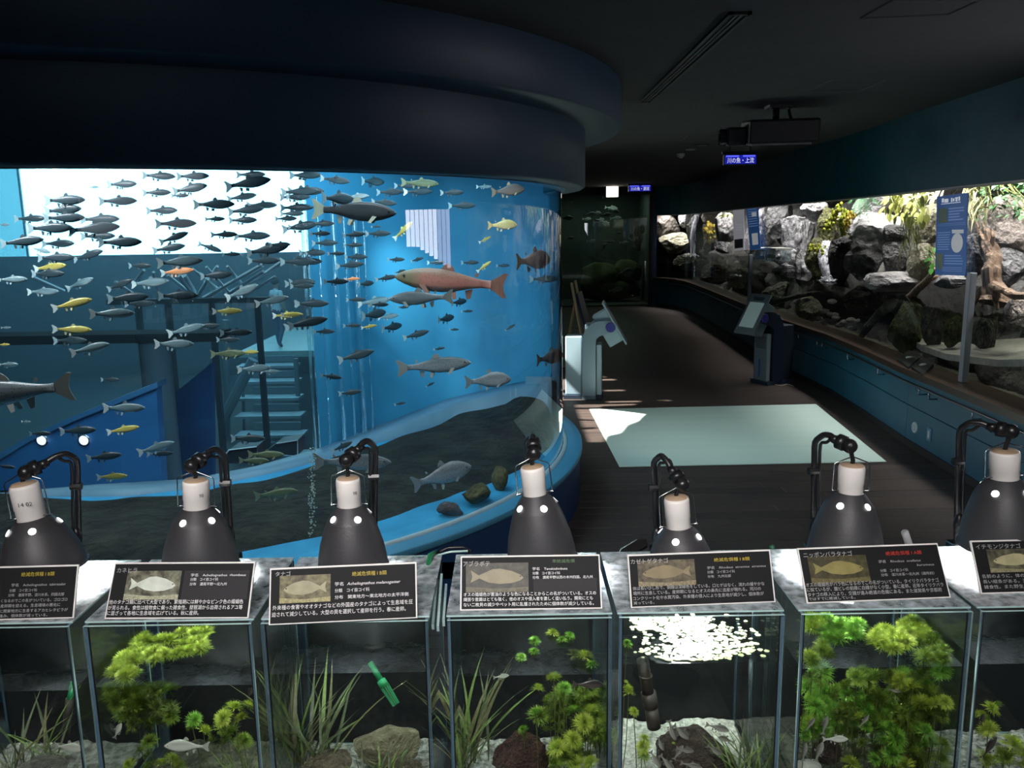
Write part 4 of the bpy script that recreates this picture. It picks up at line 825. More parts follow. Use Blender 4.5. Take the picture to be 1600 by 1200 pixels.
for y, pw_, ln in ((7.0, 70, 1.8), (9.3, 75, 2.2), (12.0, 75, 2.6), (15.3, 85, 3.0), (19.3, 100, 4.0), (24.0, 110, 3.0)):
    light('diorama_lamp', 'AREA', (wx(y) + .62, y, 2.98), pw_, (1.0, .97, .95), .5, ln, target=(wx(y) + .85, y, 0)).rotation_euler = (0, R(-16), 0)
for l_ in [o for o in C.objects if o.name.startswith('diorama_lamp')]: l_.data.spread = R(105); l_.data.energy *= 1.0
M_r = {
 'grey': pbr('rock_grey', (.17, .165, .17), .9, col2=(.36, .35, .36), scale=2.2, bump=.9, bscale=7, detail=8, bdist=.12),
 'lite': pbr('rock_light', (.28, .27, .27), .9, col2=(.48, .46, .46), scale=2.0, bump=.8, bscale=7, detail=8, bdist=.12),
 'dark': pbr('rock_dark', (.055, .052, .053), .6, col2=(.17, .163, .165), scale=2.4, bump=1., bscale=8, detail=8, bdist=.12),
 'pink': pbr('rock_pink', (.40, .34, .30), .9, col2=(.60, .52, .47), scale=2.2, bump=.8, bscale=7, detail=8, bdist=.12),
 'olive': pbr('rock_olive', (.16, .15, .10), .9, col2=(.34, .32, .24), scale=2.6, bump=.9, bscale=8, detail=8, bdist=.12),
 'wet': pbr('rock_wet_black', (.012, .011, .012), .25, col2=(.05, .045, .045), scale=3, bump=1., bscale=9, detail=8, bdist=.12),
 'moss': pbr('rock_mossy', (.05, .055, .02), .95, col2=(.16, .16, .06), scale=3, bump=1., bscale=10, detail=8, bdist=.12),
 'deep': pbr('rock_submerged', (.05, .05, .04), .9, col2=(.13, .125, .10), scale=3, bump=.9, bscale=9, detail=8, bdist=.12),
}
# rocky back of the diorama
bk = MB(); ny, nz = 190, 30; vs_ = []
for i in range(ny + 1):
    y = 5.4 + (27.6 - 5.4) * i / ny
    for j in range(nz + 1):
        z = .15 + 2.9 * j / nz; q = Vector((y * .8, z * 1.2, 4))
        cell = noise.cell(Vector((y * .9, z * 1.1, 2)))
        vs_.append(((wx(y) if y < 21 else 4.5) + 1.65 + .45 * noise.noise(q) + .22 * noise.noise(q * 2.6) + .07 * noise.noise(q * 7) - .25 * max(0, z - 2.2), y, z))
bk.add(vs_, [(i * (nz + 1) + j, i * (nz + 1) + j + 1, (i + 1) * (nz + 1) + j + 1, (i + 1) * (nz + 1) + j) for i in range(ny) for j in range(nz)])
tag(bk.build('wall_rock', pbr('rock_backdrop', (.035, .034, .033), .9, col2=(.13, .125, .12), scale=1.6, bump=1., bscale=5, detail=8, bdist=.12), None, True), kind='structure')
b = MB(); strip(b, None, .1, .3, .12, 1.9, 5.4, 23); b.box((3.96, 23, .1), (6.2, 27.9, .3)); tag(b.build('floor_river', M_r['deep']), kind='structure')
b = MB(); b.box((3.95, 5.3, .1), (6.9, 5.4, 3.17)); b.box((3.98, 27.7, .1), (6.9, 27.75, 3.17)); tag(b.build('wall_diorama_end', M_dark), kind='structure')
WZ = 1.36
ws = MB(); n = 60; yy = [5.5 + (27.6 - 5.5) * i / n for i in range(n + 1)]
ws.add([(wx(y) + o_, y, WZ) for y in yy for o_ in (.11, 1.9)], [(2 * i, 2 * i + 1, 2 * i + 3, 2 * i + 2) for i in range(n)])
M_river = glass('river_surface', (.20, .22, .20), 1.33, boost=.32, bump=.05, bscale=9)
o = ws.build('river_water', M_river); tag(o, 'still dark water surface of the river diorama behind the glass', 'water', kind='stuff')

RK = [  # px, py, w, h (px), offset behind the glass, material, label
 (1215, 340, 48, 58, 1.1, 'grey', 'tall grey boulder at the top beside the blue panel of the far pair'),
 (1270, 326, 36, 36, .9, 'lite', 'rounded light boulder high up, next to the yellow-green moss'),
 (1300, 312, 50, 26, 1.2, 'dark', 'dark boulder wedged under the window head'),
 (1246, 378, 52, 74, 1.0, 'grey', 'big grey boulder in the middle of the wall, upper side'),
 (1262, 420, 40, 52, .8, 'grey', 'smooth grey boulder beside the mossy one above the water'),
 (1197, 352, 26, 60, 1.2, 'grey', 'narrow grey boulder behind the far blue panel'),
 (1224, 403, 36, 26, .55, 'grey', 'upper flat grey block behind the clear plastic boxes'),
 (1228, 424, 42, 24, .5, 'grey', 'lower flat grey block standing in the water by the plastic boxes'),
 (1277, 403, 36, 58, .6, 'moss', 'mossy boulder just beside the near waterfall'),
 (1368, 322, 62, 44, .9, 'grey', 'grey slope behind the fern'),
 (1372, 366, 92, 62, .8, 'lite', 'big light angular slab in the middle of the near wall'),
 (1400, 368, 40, 32, .6, 'dark', 'striped dark boulder at the end of the light slab'),
 (1352, 408, 62, 56, .65, 'dark', 'dark boulder beneath the light slab'),
 (1403, 404, 46, 50, .6, 'dark', 'black boulder beneath the hanging leaves'),
 (1391, 442, 72, 32, .4, 'lite', 'flat-topped light stone standing out of the water'),
 (1440, 410, 38, 54, .65, 'olive', 'olive-grey boulder beside the near blue panel, lower one'),
 (1450, 352, 44, 60, .9, 'olive', 'pale olive boulder behind the near blue panel, upper one'),
 (1580, 352, 76, 86, .9, 'pink', 'large pale pinkish boulder behind the driftwood stump'),
 (1578, 418, 60, 56, .8, 'grey', 'grey boulder low behind the driftwood stump'),
 (1520, 402, 38, 66, .8, 'dark', 'dark boulder between near blue panel and stump'),
 (1487, 440, 50, 20, .6, 'grey', 'low grey stone in the water below the near blue panel'),
 (1313, 408, 36, 70, .6, 'wet', 'wet black boulder that the near waterfall runs down'),
 (1294, 352, 40, 52, .8, 'moss', 'mossy boulder above the near waterfall'),
 (1320, 358, 38, 50, .8, 'olive', 'olive boulder under the orange moss'),
 (1316, 378, 32, 14, .55, 'wet', 'black ledge stone where the near waterfall starts'),
 (1590, 482, 34, 46, .5, 'pink', 'pinkish stone half under water near the stump roots'),
 (1042, 352, 40, 38, .9, 'pink', 'pinkish boulder at the far end of the diorama'),
 (1054, 380, 54, 30, .7, 'olive', 'broad olive boulder at the far end above the water'),
 (1072, 344, 24, 24, 1.2, 'grey', 'small grey boulder beside the far waterfall'),
 (1089, 362, 30, 56, .8, 'wet', 'wet black boulder that the far waterfall runs down'),
 (1111, 340, 28, 26, .9, 'pink', 'pinkish boulder above the yellow moss of the far waterfall'),
 (1110, 372, 24, 42, .8, 'olive', 'yellowish boulder beside the far waterfall'),
 (1134, 356, 34, 44, .7, 'lite', 'big rounded light boulder beside the far white panel'),
 (1129, 387, 24, 18, .4, 'grey', 'low grey stone at the water below the rounded light boulder'),
 (1178, 368, 30, 60, .95, 'dark', 'dark boulder between the far white and blue panels'),
 (1258, 484, 36, 40, .45, 'olive', 'tan stone under water below the plastic boxes'),
 (1417, 512, 52, 78, .45, 'moss', 'mossy boulder under water beneath the flat-topped stone'),
 (1459, 511, 40, 64, .5, 'deep', 'dark boulder under water between two mossy ones'),
 (1490, 512, 32, 56, .45, 'moss', 'narrow mossy boulder under water beside the glass bar'),
 (1541, 518, 34, 56, .6, 'deep', 'dark boulder under water below the stump'),
 (1210, 462, 44, 40, .6, 'deep', 'brown boulder under water near the far glass bar'),
 (1345, 470, 60, 44, .8, 'deep', 'dark brown boulder under water below the near waterfall'),
 (1080, 410, 46, 26, .5, 'deep', 'dim boulder under water below the far waterfall'),
 (1120, 425, 44, 36, .5, 'deep', 'dim boulder under water below the far white panel'),
 (1153, 430, 34, 40, .5, 'deep', 'dim boulder under water close to the far glass bar'),
]
for i, (u, v, w_, h_, off, m, lab) in enumerate(RK):
    p = on_wall(u, v, off); d = (p - CP).dot(Vector((0, cp, -sp)))
    wd, hd = w_ * d / FPX * 1.15, h_ * d / FPX * 1.12
    o = rock(100 + i % 17, (wd * .9, wd, hd), p, (rng.uniform(-.15, .15), rng.uniform(-.15, .15), rng.uniform(0, 3)), M_r[m], sub=4, facets=16, smooth=False)
    o.rotation_euler = (0, 0, rng.uniform(-.5, .5)) if i % 2 else (0, 0, math.pi + rng.uniform(-.5, .5))
    tag(o, lab, 'boulder', 'boulders of the river diorama')
PB = [(1280, 498), (1293, 501), (1306, 497), (1317, 503), (1303, 492), (1329, 500), (1337, 502), (1332, 513), (1288, 486), (1296, 491), (1261, 468), (1300, 471), (1232, 480), (1312, 508), (1285, 506), (1246, 472)]
for i, (u, v) in enumerate(PB):
    p = on_wall(u, v, .33); d = p.y
    o = rock(130 + i % 4, (.10, .13, .07), p, (0, 0, i), M_r['lite'], 'river_stone', sub=2, facets=3)
    tag(o, f'{ORD[i]} pale river stone from the far end of the pebble heap under water', 'stone', 'pale river stones')
sandp = []
for (u, v, off) in ((1418, 524, .8), (1478, 536, .9), (1600, 528, 1.1), (1640, 530, 1.1), (1640, 560, .3), (1560, 562, .3), (1480, 553, .25), (1440, 540, .4)): sandp.append(on_wall(u, v, off))
mb = MB(); n = len(sandp); mb.add([*sandp, *[q - Vector((0, 0, .06)) for q in sandp]], [tuple(range(n)), tuple(range(2 * n - 1, n - 1, -1))] + [(i, n + i, n + (i + 1) % n, (i + 1) % n) for i in range(n)])
o = mb.build('sand_shelf', pbr('pale_sand', (.58, .54, .48), .9, col2=(.46, .42, .36), scale=14, bump=.3)); tag(o, 'pale sand shelf under water beneath the driftwood stump', 'sand')
# moss
M_moss = pbr('moss_yellow_green', (.20, .24, .02), .95, col2=(.36, .36, .03), scale=10, bump=1., bscale=30); M_moss2 = pbr('moss_orange', (.34, .26, .02), .95, col2=(.45, .33, .05), scale=10, bump=1., bscale=30)
def moss(pts, r_, m, lab, off):
    q = [on_wall(u, v, off) for u, v in pts]; k = len(q); d = q[0].y
    mb = MB(); mr = random.Random(k)
    for a, b in zip(q, q[1:]):
        for t in range(26):
            p = a.lerp(b, t / 26); g_ = r_ * .42; mb.sphere(p + Vector((mr.gauss(0, g_), mr.gauss(0, g_ * 1.3), mr.gauss(0, g_))), r_ * mr.uniform(.16, .42), 6, 4, (1, 1, 1.5))
    o = mb.build('moss_cushion', m, None, True); tag(o, lab, 'moss', 'moss cushions of the diorama', 'stuff')
moss([(1311, 322), (1306, 333), (1299, 345), (1292, 357)], .06, M_moss, 'yellow-green moss hanging down the rock above the near waterfall', .55)
moss([(1322, 332), (1317, 345), (1316, 360)], .065, M_moss, 'bright yellow moss hanging beside the fern', .5)
moss([(1331, 334), (1325, 346), (1320, 360)], .055, M_moss2, 'orange moss next to the bright yellow moss', .52)
moss([(1266, 386), (1276, 389), (1286, 391)], .055, M_moss, 'green moss cap on the mossy boulder beside the waterfall', .35)
moss([(1107, 352), (1109, 362), (1108, 372)], .12, M_moss2, 'yellow moss beside the far waterfall', .5)
# waterfalls
def fall_mat():
    m, t, out = nt('falling_water'); tc = N(t, 'ShaderNodeTexCoord'); mp = N(t, 'ShaderNodeMapping'); t.links.new(tc.outputs['Object'], mp.inputs[0]); mp.inputs['Scale'].default_value = (14, 14, 2.2)
    nz = N(t, 'ShaderNodeTexNoise'); nz.inputs['Scale'].default_value = 2.0; nz.inputs['Detail'].default_value = 5; t.links.new(mp.outputs[0], nz.inputs['Vector'])
    df = N(t, 'ShaderNodeBsdfDiffuse'); df.inputs[0].default_value = (.85, .85, .92, 1); tr_ = N(t, 'ShaderNodeBsdfTransparent')
    mx = N(t, 'ShaderNodeMixShader'); t.links.new(ramp(t, nz.outputs['Fac'], [(.40, (.1, .1, .1)), (.62, (.95, .95, .95))]), mx.inputs[0]); t.links.new(tr_.outputs[0], mx.inputs[1]); t.links.new(df.outputs[0], mx.inputs[2]); t.links.new(mx.outputs[0], out.inputs[0]); return m
M_fall = fall_mat()
def waterfall(lab, top, bot, wt, wb_, off, seed):
    a, b = on_wall(*top, off), on_wall(*bot, off - .12); b.z = WZ + .005; d = a.y
    rt = thing('waterfall', lab, 'waterfall', (b.x, b.y, WZ), 'small waterfalls of the diorama')
    wr = random.Random(seed)
    for k in range(3):
        mb = MB(); vs_ = []; n, m_ = 14, 7
        for i in range(n + 1):
            t = i / n; c = a.lerp(b, t); c.x -= .10 * math.sin(math.pi * min(1, t * 1.1)) * .6 + .02 * k; w_ = (wt + (wb_ - wt) * t) * d / FPX
            for j in range(m_ + 1):
                s_ = j / m_ - .5; vs_.append((c.x + .03 * noise.noise(Vector((s_ * 6, t * 3, k + seed))) - .05 * (1 - 4 * s_ * s_), c.y - s_ * w_ * .9, c.z + .05 * noise.noise(Vector((s_ * 5, 3, k))) * (1 - t)))
        mb.add(vs_, [(i * (m_ + 1) + j, i * (m_ + 1) + j + 1, (i + 1) * (m_ + 1) + j + 1, (i + 1) * (m_ + 1) + j) for i in range(n) for j in range(m_)]); mb.build('water_sheet', M_fall, rt, True)
    mb = MB()
    for k in range(60): mb.sphere((b.x + wr.gauss(-.05, .06), b.y + wr.gauss(0, wb_ * d / FPX * .45), WZ + abs(wr.gauss(0, .03))), wr.uniform(.006, .018), 6, 4)
    tag(mb.build('splash', pbr('splash_white', (.8, .8, .86), .4), rt, True), kind='stuff')
waterfall('near white waterfall dropping into the diorama pool beside black rock', (1296, 376), (1297, 444), 12, 26, .5, 1)
waterfall('far thin waterfall running down black rock at the far end', (1092, 336), (1084, 392), 12, 22, .62, 2)
# driftwood stump with roots, and the leaning branches
M_drift = pbr('driftwood', (.22, .145, .095), .9, col2=(.34, .24, .17), scale=9, stretch=(3, 3, .5), bump=1., bscale=9, bdist=.04)
sp_ = on_wall(1545, 462, .45); stp = thing('driftwood_stump', 'tall weathered driftwood stump with splayed roots standing by the water', 'stump', sp_)
def wob(path, r0, r1, n=8, seed=0, jag=.0):
    pts = []; rad = []
    for i in range(len(path) - 1):
        for t in range(4):
            u = (i + t / 4) / (len(path) - 1); p = path[i].lerp(path[i + 1], t / 4); q = Vector((u * 4, seed, 0)); pts.append(p + Vector((noise.noise(q), noise.noise(q + Vector((5, 0, 0))), 0)) * r0 * .35); rad.append((r0 + (r1 - r0) * u) * (1 + .25 * noise.noise(q * 2 + Vector((0, 9, 0)))))
    pts.append(path[-1]); rad.append(r1); return pts, rad
def W(u, v, off=.45): return on_wall(u, v, off)
def bark(path, r0, r1, n=18, seed=0, name='trunk', flare=0.):
    pts, rad = wob(path, r0, r1, seed=seed); k = len(pts); vs_ = []; up = Vector((1, 0, 0))
    for i, p in enumerate(pts):
        d = (pts[min(i + 1, k - 1)] - pts[max(i - 1, 0)]).normalized(); a = d.cross(up); a = (a if a.length > 1e-4 else d.orthogonal()).normalized(); b = a.cross(d).normalized()
        for j in range(n):
            t = 2 * math.pi * j / n; q = Vector((math.cos(t) * 2.4, math.sin(t) * 2.4, i * .16 + seed)); rr_ = rad[i] * (1 + .42 * noise.noise(q) + .16 * noise.noise(q * 3)) * (1 + flare * max(0, 1 - i / 6))
            vs_.append(p + (a * math.cos(t) + b * math.sin(t)) * rr_ + (d * (.10 * noise.noise(Vector((t * 2, seed, 1)))) if i == k - 1 and name == 'trunk' else Vector()))
    mb = MB().add(vs_, [(i * n + j, i * n + (j + 1) % n, (i + 1) * n + (j + 1) % n, (i + 1) * n + j) for i in range(k - 1) for j in range(n)] + [tuple(range(n - 1, -1, -1)), tuple(range((k - 1) * n, k * n))])
    return mb.build(name, M_drift, stp, False)
bark([W(1553, 474), W(1552, 455), W(1552, 430), W(1549, 405), W(1543, 380), W(1538, 366)], .085, .066, seed=1, flare=.5)
for a, b, c, r0 in (((1537, 378), (1529, 358), (1524, 345), .022), ((1541, 376), (1538, 356), (1534, 347), .018), ((1549, 384), (1552, 370), (1549, 357), .024), ((1533, 382), (1529, 364), (1531, 352), .014), ((1546, 378), (1545, 366), (1544, 358), .014)):
    MB().tube([W(*a), W(*b), W(*c)], [r0, r0 * .75, .004], 6).build('jagged_splinter', M_drift, stp)
for s_, (pts, r0, r1) in enumerate((([(1552, 446), (1566, 452), (1585, 461), (1618, 463)], .045, .026), ([(1550, 444), (1538, 452), (1528, 463), (1521, 476)], .042, .018), ([(1546, 452), (1538, 466), (1534, 480)], .030, .012), ([(1556, 455), (1555, 470), (1559, 484)], .032, .012))):
    bark([W(u, v, .42) for u, v in pts], r0, r1, 10, s_ + 3., 'root')
for lab, pts, r0, off in (('pale leaning branch rising from the water towards the near blue panel', [(1418, 468), (1437, 449), (1452, 434), (1462, 420)], .045, .38), ('second thin branch lying behind the pale leaning branch', [(1436, 452), (1450, 440), (1464, 432)], .03, .5), ('dark sunken log slanting down under water below the near waterfall', [(1392, 474), (1374, 490), (1356, 512), (1344, 528)], .07, .35), ('dark sunken log running level under water near the far glass bar', [(1205, 474), (1240, 464), (1272, 458), (1292, 458)], .05, .35)):
    q, rd = wob([on_wall(u, v, off) for u, v in pts], r0, r0 * .5, seed=r0 * 70); o = MB().tube(q, rd, 8).build('branch', M_drift if 'dark' not in lab else M_r['deep'], None, True); tag(o, lab, 'branch', 'branches in the river diorama')
# plants
def leaf_mesh(name, L, wd, m, bend=.25, n=4):
    vs_ = []; 
    for i in range(n + 1):
        t = i / n; w_ = wd * math.sin(math.pi * min(.98, t * .9 + .08)); z = -bend * L * t * t; vs_ += [(-w_, L * t, z + .12 * wd), (0, L * t, z), (w_, L * t, z + .12 * wd)]
    mb = MB().add(vs_, [(3 * i + a, 3 * i + a + 1, 3 * i + a + 4, 3 * i + a + 3) for i in range(n) for a in (0, 1)])
    me = bpy.data.meshes.new(name); me.from_pydata(mb.v, [], mb.f); me.materials.append(m); me.polygons.foreach_set('use_smooth', [True] * len(me.polygons)); return me
def leafy(name, lab, cat, area, n, me, off, seed, droop=(.2, 1.1), sc_=(.7, 1.2), stems=8):
    r0 = random.Random(seed); u0, v0, u1, v1 = area
    base = on_wall((u0 + u1) / 2, v0, off); rt = thing(name, lab, cat, base); mb = MB()
    M_st = pbr('plant_stem', (.16, .17, .05), .7)
    for s_ in range(stems):
        p = on_wall(r0.uniform(u0, u1), v0 + 2, off + r0.uniform(-.1, .2)); q = on_wall(r0.uniform(u0, u1), r0.uniform(v0, v1), off + r0.uniform(-.2, .1)); mb.tube([p, (p + q) / 2 + Vector((-.05, 0, .04)), q], .006, 5)
    mb.build('stem', M_st, rt)
    for k in range(n):
        p = on_wall(r0.uniform(u0, u1), v0 + (v1 - v0) * r0.random() ** 1.3, off + r0.uniform(-.25, .2)); o = bpy.data.objects.new('leaf', me); C.objects.link(o); s_ = r0.uniform(*sc_)
        o.parent = rt; o.matrix_parent_inverse = rt.matrix_basis.inverted(); o.location = p; o.scale = (s_, s_, s_); o.rotation_euler = (-r0.uniform(*droop), r0.uniform(-.4, .4), r0.uniform(.3, 2.8))
    return rt
M_lf1 = pbr('leaf_yellow_green', (.42, .46, .10), .5, col2=(.56, .56, .22), scale=6); M_lf2 = pbr('leaf_pale', (.60, .58, .28), .5, col2=(.70, .66, .36), scale=6); M_lf3 = pbr('leaf_mid_green', (.05, .17, .045), .5, col2=(.10, .26, .08), scale=8)
leafy('hanging_plant', 'hanging plant with pale yellow-green heart leaves under the window head', 'plant', (1382, 300, 1448, 342), 90, leaf_mesh('leaf', .12, .035, M_lf1), .62, 1, (.5, 1.5))
leafy('hanging_plant', 'spiky yellowish plant tuft along the window head before the near panel', 'plant', (1420, 294, 1475, 312), 46, leaf_mesh('leaf', .2, .014, M_lf2), .7, 2, (-.3, 1.2))
leafy('hanging_plant', 'dry pale straw-like grass above the stump', 'plant', (1505, 284, 1546, 330), 70, leaf_mesh('leaf', .24, .008, M_lf2), .75, 3, (.6, 1.7))
leafy('leafy_bush', 'dense mid-green bush at the top behind the pinkish boulder', 'bush', (1532, 278, 1625, 338), 295, leaf_mesh('leaf', .06, .014, M_lf3), .7, 4, (-.8, 1.0), (.7, 1.3), 16)
leafy('grass_tuft', 'dark trailing grass below the heart-leaved hanging plant', 'grass', (1408, 338, 1436, 384), 70, leaf_mesh('leaf', .22, .006, pbr('trailing_grass', (.09, .13, .03), .7, col2=(.2, .2, .08), scale=9)), .6, 5, (1.2, 1.7))
leafy('leafy_bush', 'small bright green leafy sprig beside the near blue panel', 'bush', (1450, 386, 1462, 420), 26, leaf_mesh('leaf', .06, .02, pbr('leaf_bright', (.10, .36, .06), .5)), .4, 6, (-.3, 1.0))
leafy('leafy_bush', 'small yellow-green sprigs on top of the rounded light boulder', 'bush', (1128, 330, 1150, 338), 18, leaf_mesh('leaf', .12, .03, M_lf1), .5, 7, (-.2, .9))
fp = on_wall(1345, 308, .6); fr_ = thing('fern', 'bright green fern with arching fronds under the window head', 'fern', fp)
M_fern = pbr('fern_green', (.06, .30, .09), .55, col2=(.12, .42, .13), scale=10)
for k, (u, v) in enumerate(((1362, 330), (1344, 340), (1328, 318), (1368, 314), (1356, 340), (1334, 334), (1374, 322))):
    q = on_wall(u, v, .32); mb = MB(); mid = (fp + q) / 2 + Vector((-.03, 0, .10)); n = 11; prev = []
    def bez(t): return fp * (1 - t) ** 2 + mid * 2 * t * (1 - t) + q * t * t
    mb.tube([bez(i / 8) for i in range(9)], .004, 4)
    for i in range(1, n):
        t = i / n; p = bez(t); d_ = (bez(min(1, t + .03)) - bez(t - .03)).normalized(); sd = d_.cross(Vector((-1, -.3, .5))).normalized(); L = .10 * math.sin(math.pi * (t * .85 + .12))
        for s_ in (-1, 1): e = p + sd * s_ * L + d_ * L * .45; wv_ = d_ * .017; mb.add([p - wv_, p + wv_, e + wv_ * .3, e - wv_ * .3], [(0, 1, 2, 3)])
    mb.build('frond', M_fern, fr_)
# clear plastic boxes on the water
for i, (u0, v0, u1, v1) in enumerate(((1177, 391, 1193, 407), (1194, 391, 1210, 406))):
    p0, p1 = on_wall(u0, v1, .18), on_wall(u1, v0, .18); rt = thing('plastic_box', ['clear plastic floating box next to the far glass bar', 'clear plastic floating box next to the grey blocks'][i], 'box', (p0.x, (p0.y + p1.y) / 2, p0.z), 'clear floating boxes')
    y0, y1 = sorted((p0.y, p1.y)); mb = MB(); m_ = glass('clear_plastic', (.8, .85, .85), 1.5, boost=1.5, dirt=.45, dirtscale=5)
    z0, z1 = p0.z, p1.z; x0 = p0.x
    mb.box((x0, y0 + .04, z0), (x0 + .01, y1 - .04, z1)); mb.box((x0 + .25, y0 + .04, z0), (x0 + .26, y1 - .04, z1)); mb.box((x0, y0 + .04, z0), (x0 + .26, y1 - .04, z0 + .01)); mb.build('shell', m_, rt)
    MB().box((x0 - .01, y0 + .02, z1), (x0 + .27, y1 - .02, z1 + .03)).build('lid', pbr('box_lid_white', (.6, .6, .58), .4), rt)
    MB().box((x0 - .004, y0 + .06, z0 + .04), (x0, y1 - .06, z0 + .1)).build('handle', M_wfin, rt)
# information panels hung on the glass
def quad_panel(name, lab, pts, off, m, group, th=.008):
    q = [on_wall(u, v, off) for u, v in pts]; n_ = (q[1] - q[0]).cross(q[3] - q[0]).normalized()
    if n_.x > 0: n_ = -n_
    rt = thing(name, lab, 'panel', q[3], group)
    mb = MB(); mb.add([*q, *[p - n_ * th for p in q]], [(0, 1, 2, 3), (7, 6, 5, 4), (0, 4, 5, 1), (1, 5, 6, 2), (2, 6, 7, 3), (3, 7, 4, 0)]); mb.build('sheet', m, rt)
    return rt, lambda a, b, e=.002: q[0] + (q[1] - q[0]) * a + (q[3] - q[0]) * b + (q[0] - q[1] - q[3] + q[2]) * a * b + n_ * e
def patch(rt, f, rects, m, name, e=.002):
    mb = MB()
    for a0_, b0_, a1_, b1_ in rects: mb.add([f(a0_, b0_, e), f(a1_, b0_, e), f(a1_, b1_, e), f(a0_, b1_, e)], [(0, 1, 2, 3)])
    return tag(mb.build(name, m, rt), kind='stuff')
M_pblue = pbr('panel_blue', (.04, .16, .50), .4, emit=(.04, .16, .5), es=.15); M_pwhite = pbr('panel_white_print', (.75, .8, .85), .5, emit=(.8, .85, .9), es=.45); M_ppale = pbr('panel_pale_blue', (.20, .38, .68), .5, emit=(.25, .45, .8), es=.25); M_pjar = pbr('panel_jar_grey', (.55, .58, .60), .5, emit=(.6, .63, .66), es=.32); M_pplant = pbr('panel_plant_print', (.22, .38, .42), .6, col2=(.42, .45, .25), scale=9)  # emission stands in for light shining through the sheets from behind
rt, f = quad_panel('info_panel', 'near tall blue printed panel on the glass, beside the driftwood stump', [(1464, 307), (1512, 301), (1507, 431), (1461, 429)], .055, M_pblue, 'printed panels on the diorama glass')
patch(rt, f, [(.18, .035, .25, .085), (.27, .045, .40, .09), (.49, .04, .53, .09), (.55, .05, .60, .085), (.62, .04, .72, .055), (.64, .055, .70, .09), (.73, .035, .78, .085), (.16, .10, .80, .108)], M_pwhite, 'title_print')
lr = random.Random(2)
patch(rt, f, [(.42, .165 + .035 * i, .42 + lr.uniform(.35, .5), .18 + .035 * i) for i in range(5)] + [(.06, .355, .98, .359), (.06, .375, .98, .379)] + [(.06, .46 + .03 * i, .06 + lr.uniform(.38, .46), .471 + .03 * i) for i in range(8)] + [(.32, .75 + .033 * i, .32 + lr.uniform(.5, .62), .763 + .033 * i) for i in range(4)] + [(.25, .90 + .022 * i, .92, .907 + .022 * i) for i in range(3)], M_ppale, 'text_lines')
patch(rt, f, [(.08, .16, .38, .34), (.04, .73, .26, .93)], M_pplant, 'printed_picture')
mb = MB(); ring = [f(.73 + .19 * math.cos(a), .60 + .12 * math.sin(a), .0025) for a in [2 * math.pi * i / 20 for i in range(20)]]; mb.add(ring, [tuple(range(20))]); q = [f(a, b, .0027) for a, b in ((.55, .435), (.93, .44), (.93, .485), (.56, .48))]; mb.add(q, [(0, 1, 2, 3)]); tag(mb.build('printed_jar', M_pjar, rt), kind='stuff')
rt, f = quad_panel('info_panel', 'far narrow blue printed panel on the glass by the far glass bar', [(1166, 322), (1184, 320), (1188, 388), (1172, 391)], .05, M_pblue, 'printed panels on the diorama glass')
patch(rt, f, [(.1, .08 + .055 * i, .9, .095 + .055 * i) for i in range(8)], M_ppale, 'text_lines'); patch(rt, f, [(.45, .16, .85, .26), (.3, .64, .85, .9)], M_pjar, 'printed_picture', .003)
rt, f = quad_panel('info_panel', 'white printed panel on the glass beside the far blue panel', [(1145, 325), (1162, 323), (1163, 390), (1147, 392)], .05, pbr('panel_white', (.66, .66, .72), .5, emit=(.7, .7, .78), es=.2), 'printed panels on the diorama glass')  # white sheet glows too, in place of light from behind
patch(rt, f, [(.2, .4, .8, .405), (.15, .46, .85, .465), (.15, .52, .7, .525)], M_pjar, 'text_lines'); patch(rt, f, [(.08, .74, .9, .95)], pbr('panel_dark_photo', (.10, .11, .14), .5, col2=(.3, .3, .34), scale=12), 'printed_picture')
# dark label plates on the wooden sill
for i, pts in enumerate((((1402, 560), (1420, 551), (1438, 560), (1420, 574)), ((1424, 573), (1441, 561), (1459, 572), (1443, 585)))):
    q = [at_z(u, v, .80) for u, v in pts]
    for a, k in zip(q, (0, .05, .05, 0)): pass
    rt = thing('label_plate', ['dark label plate with a small printed fish on the sill, farther one', 'dark label plate with a small printed fish on the sill, nearer one'][i], 'label', q[0], 'label plates on the sill')
    mb = MB(); top = [q[0], q[1] + Vector((0, 0, .03)), q[2] + Vector((0, 0, .03)), q[3]]; bot = [p - Vector((0, 0, .022)) if j in (0, 3) else Vector((p.x, p.y, .78)) for j, p in enumerate(top)]
    mb.add([*top, *bot], [(0, 3, 2, 1), (4, 5, 6, 7), (0, 4, 7, 3), (1, 2, 6, 5), (0, 1, 5, 4), (3, 7, 6, 2)]); mb.build('plate', pbr('label_black', (.02, .022, .024), .35), rt)
    c = sum(top, Vector()) / 4 + Vector((0, 0, .004)); ax = (top[2] - top[0]) * .17; ay = (top[1] - top[3]) * .07
    MB().add([c - ax, c - ax * .5 + ay, c + ax * .4 + ay * .6, c + ax, c + ax * .4 - ay * .6, c - ax * .5 - ay], [(0, 1, 2, 3, 4, 5)]).build('printed_fish', pbr('label_fish', (.35, .37, .38), .5), rt)

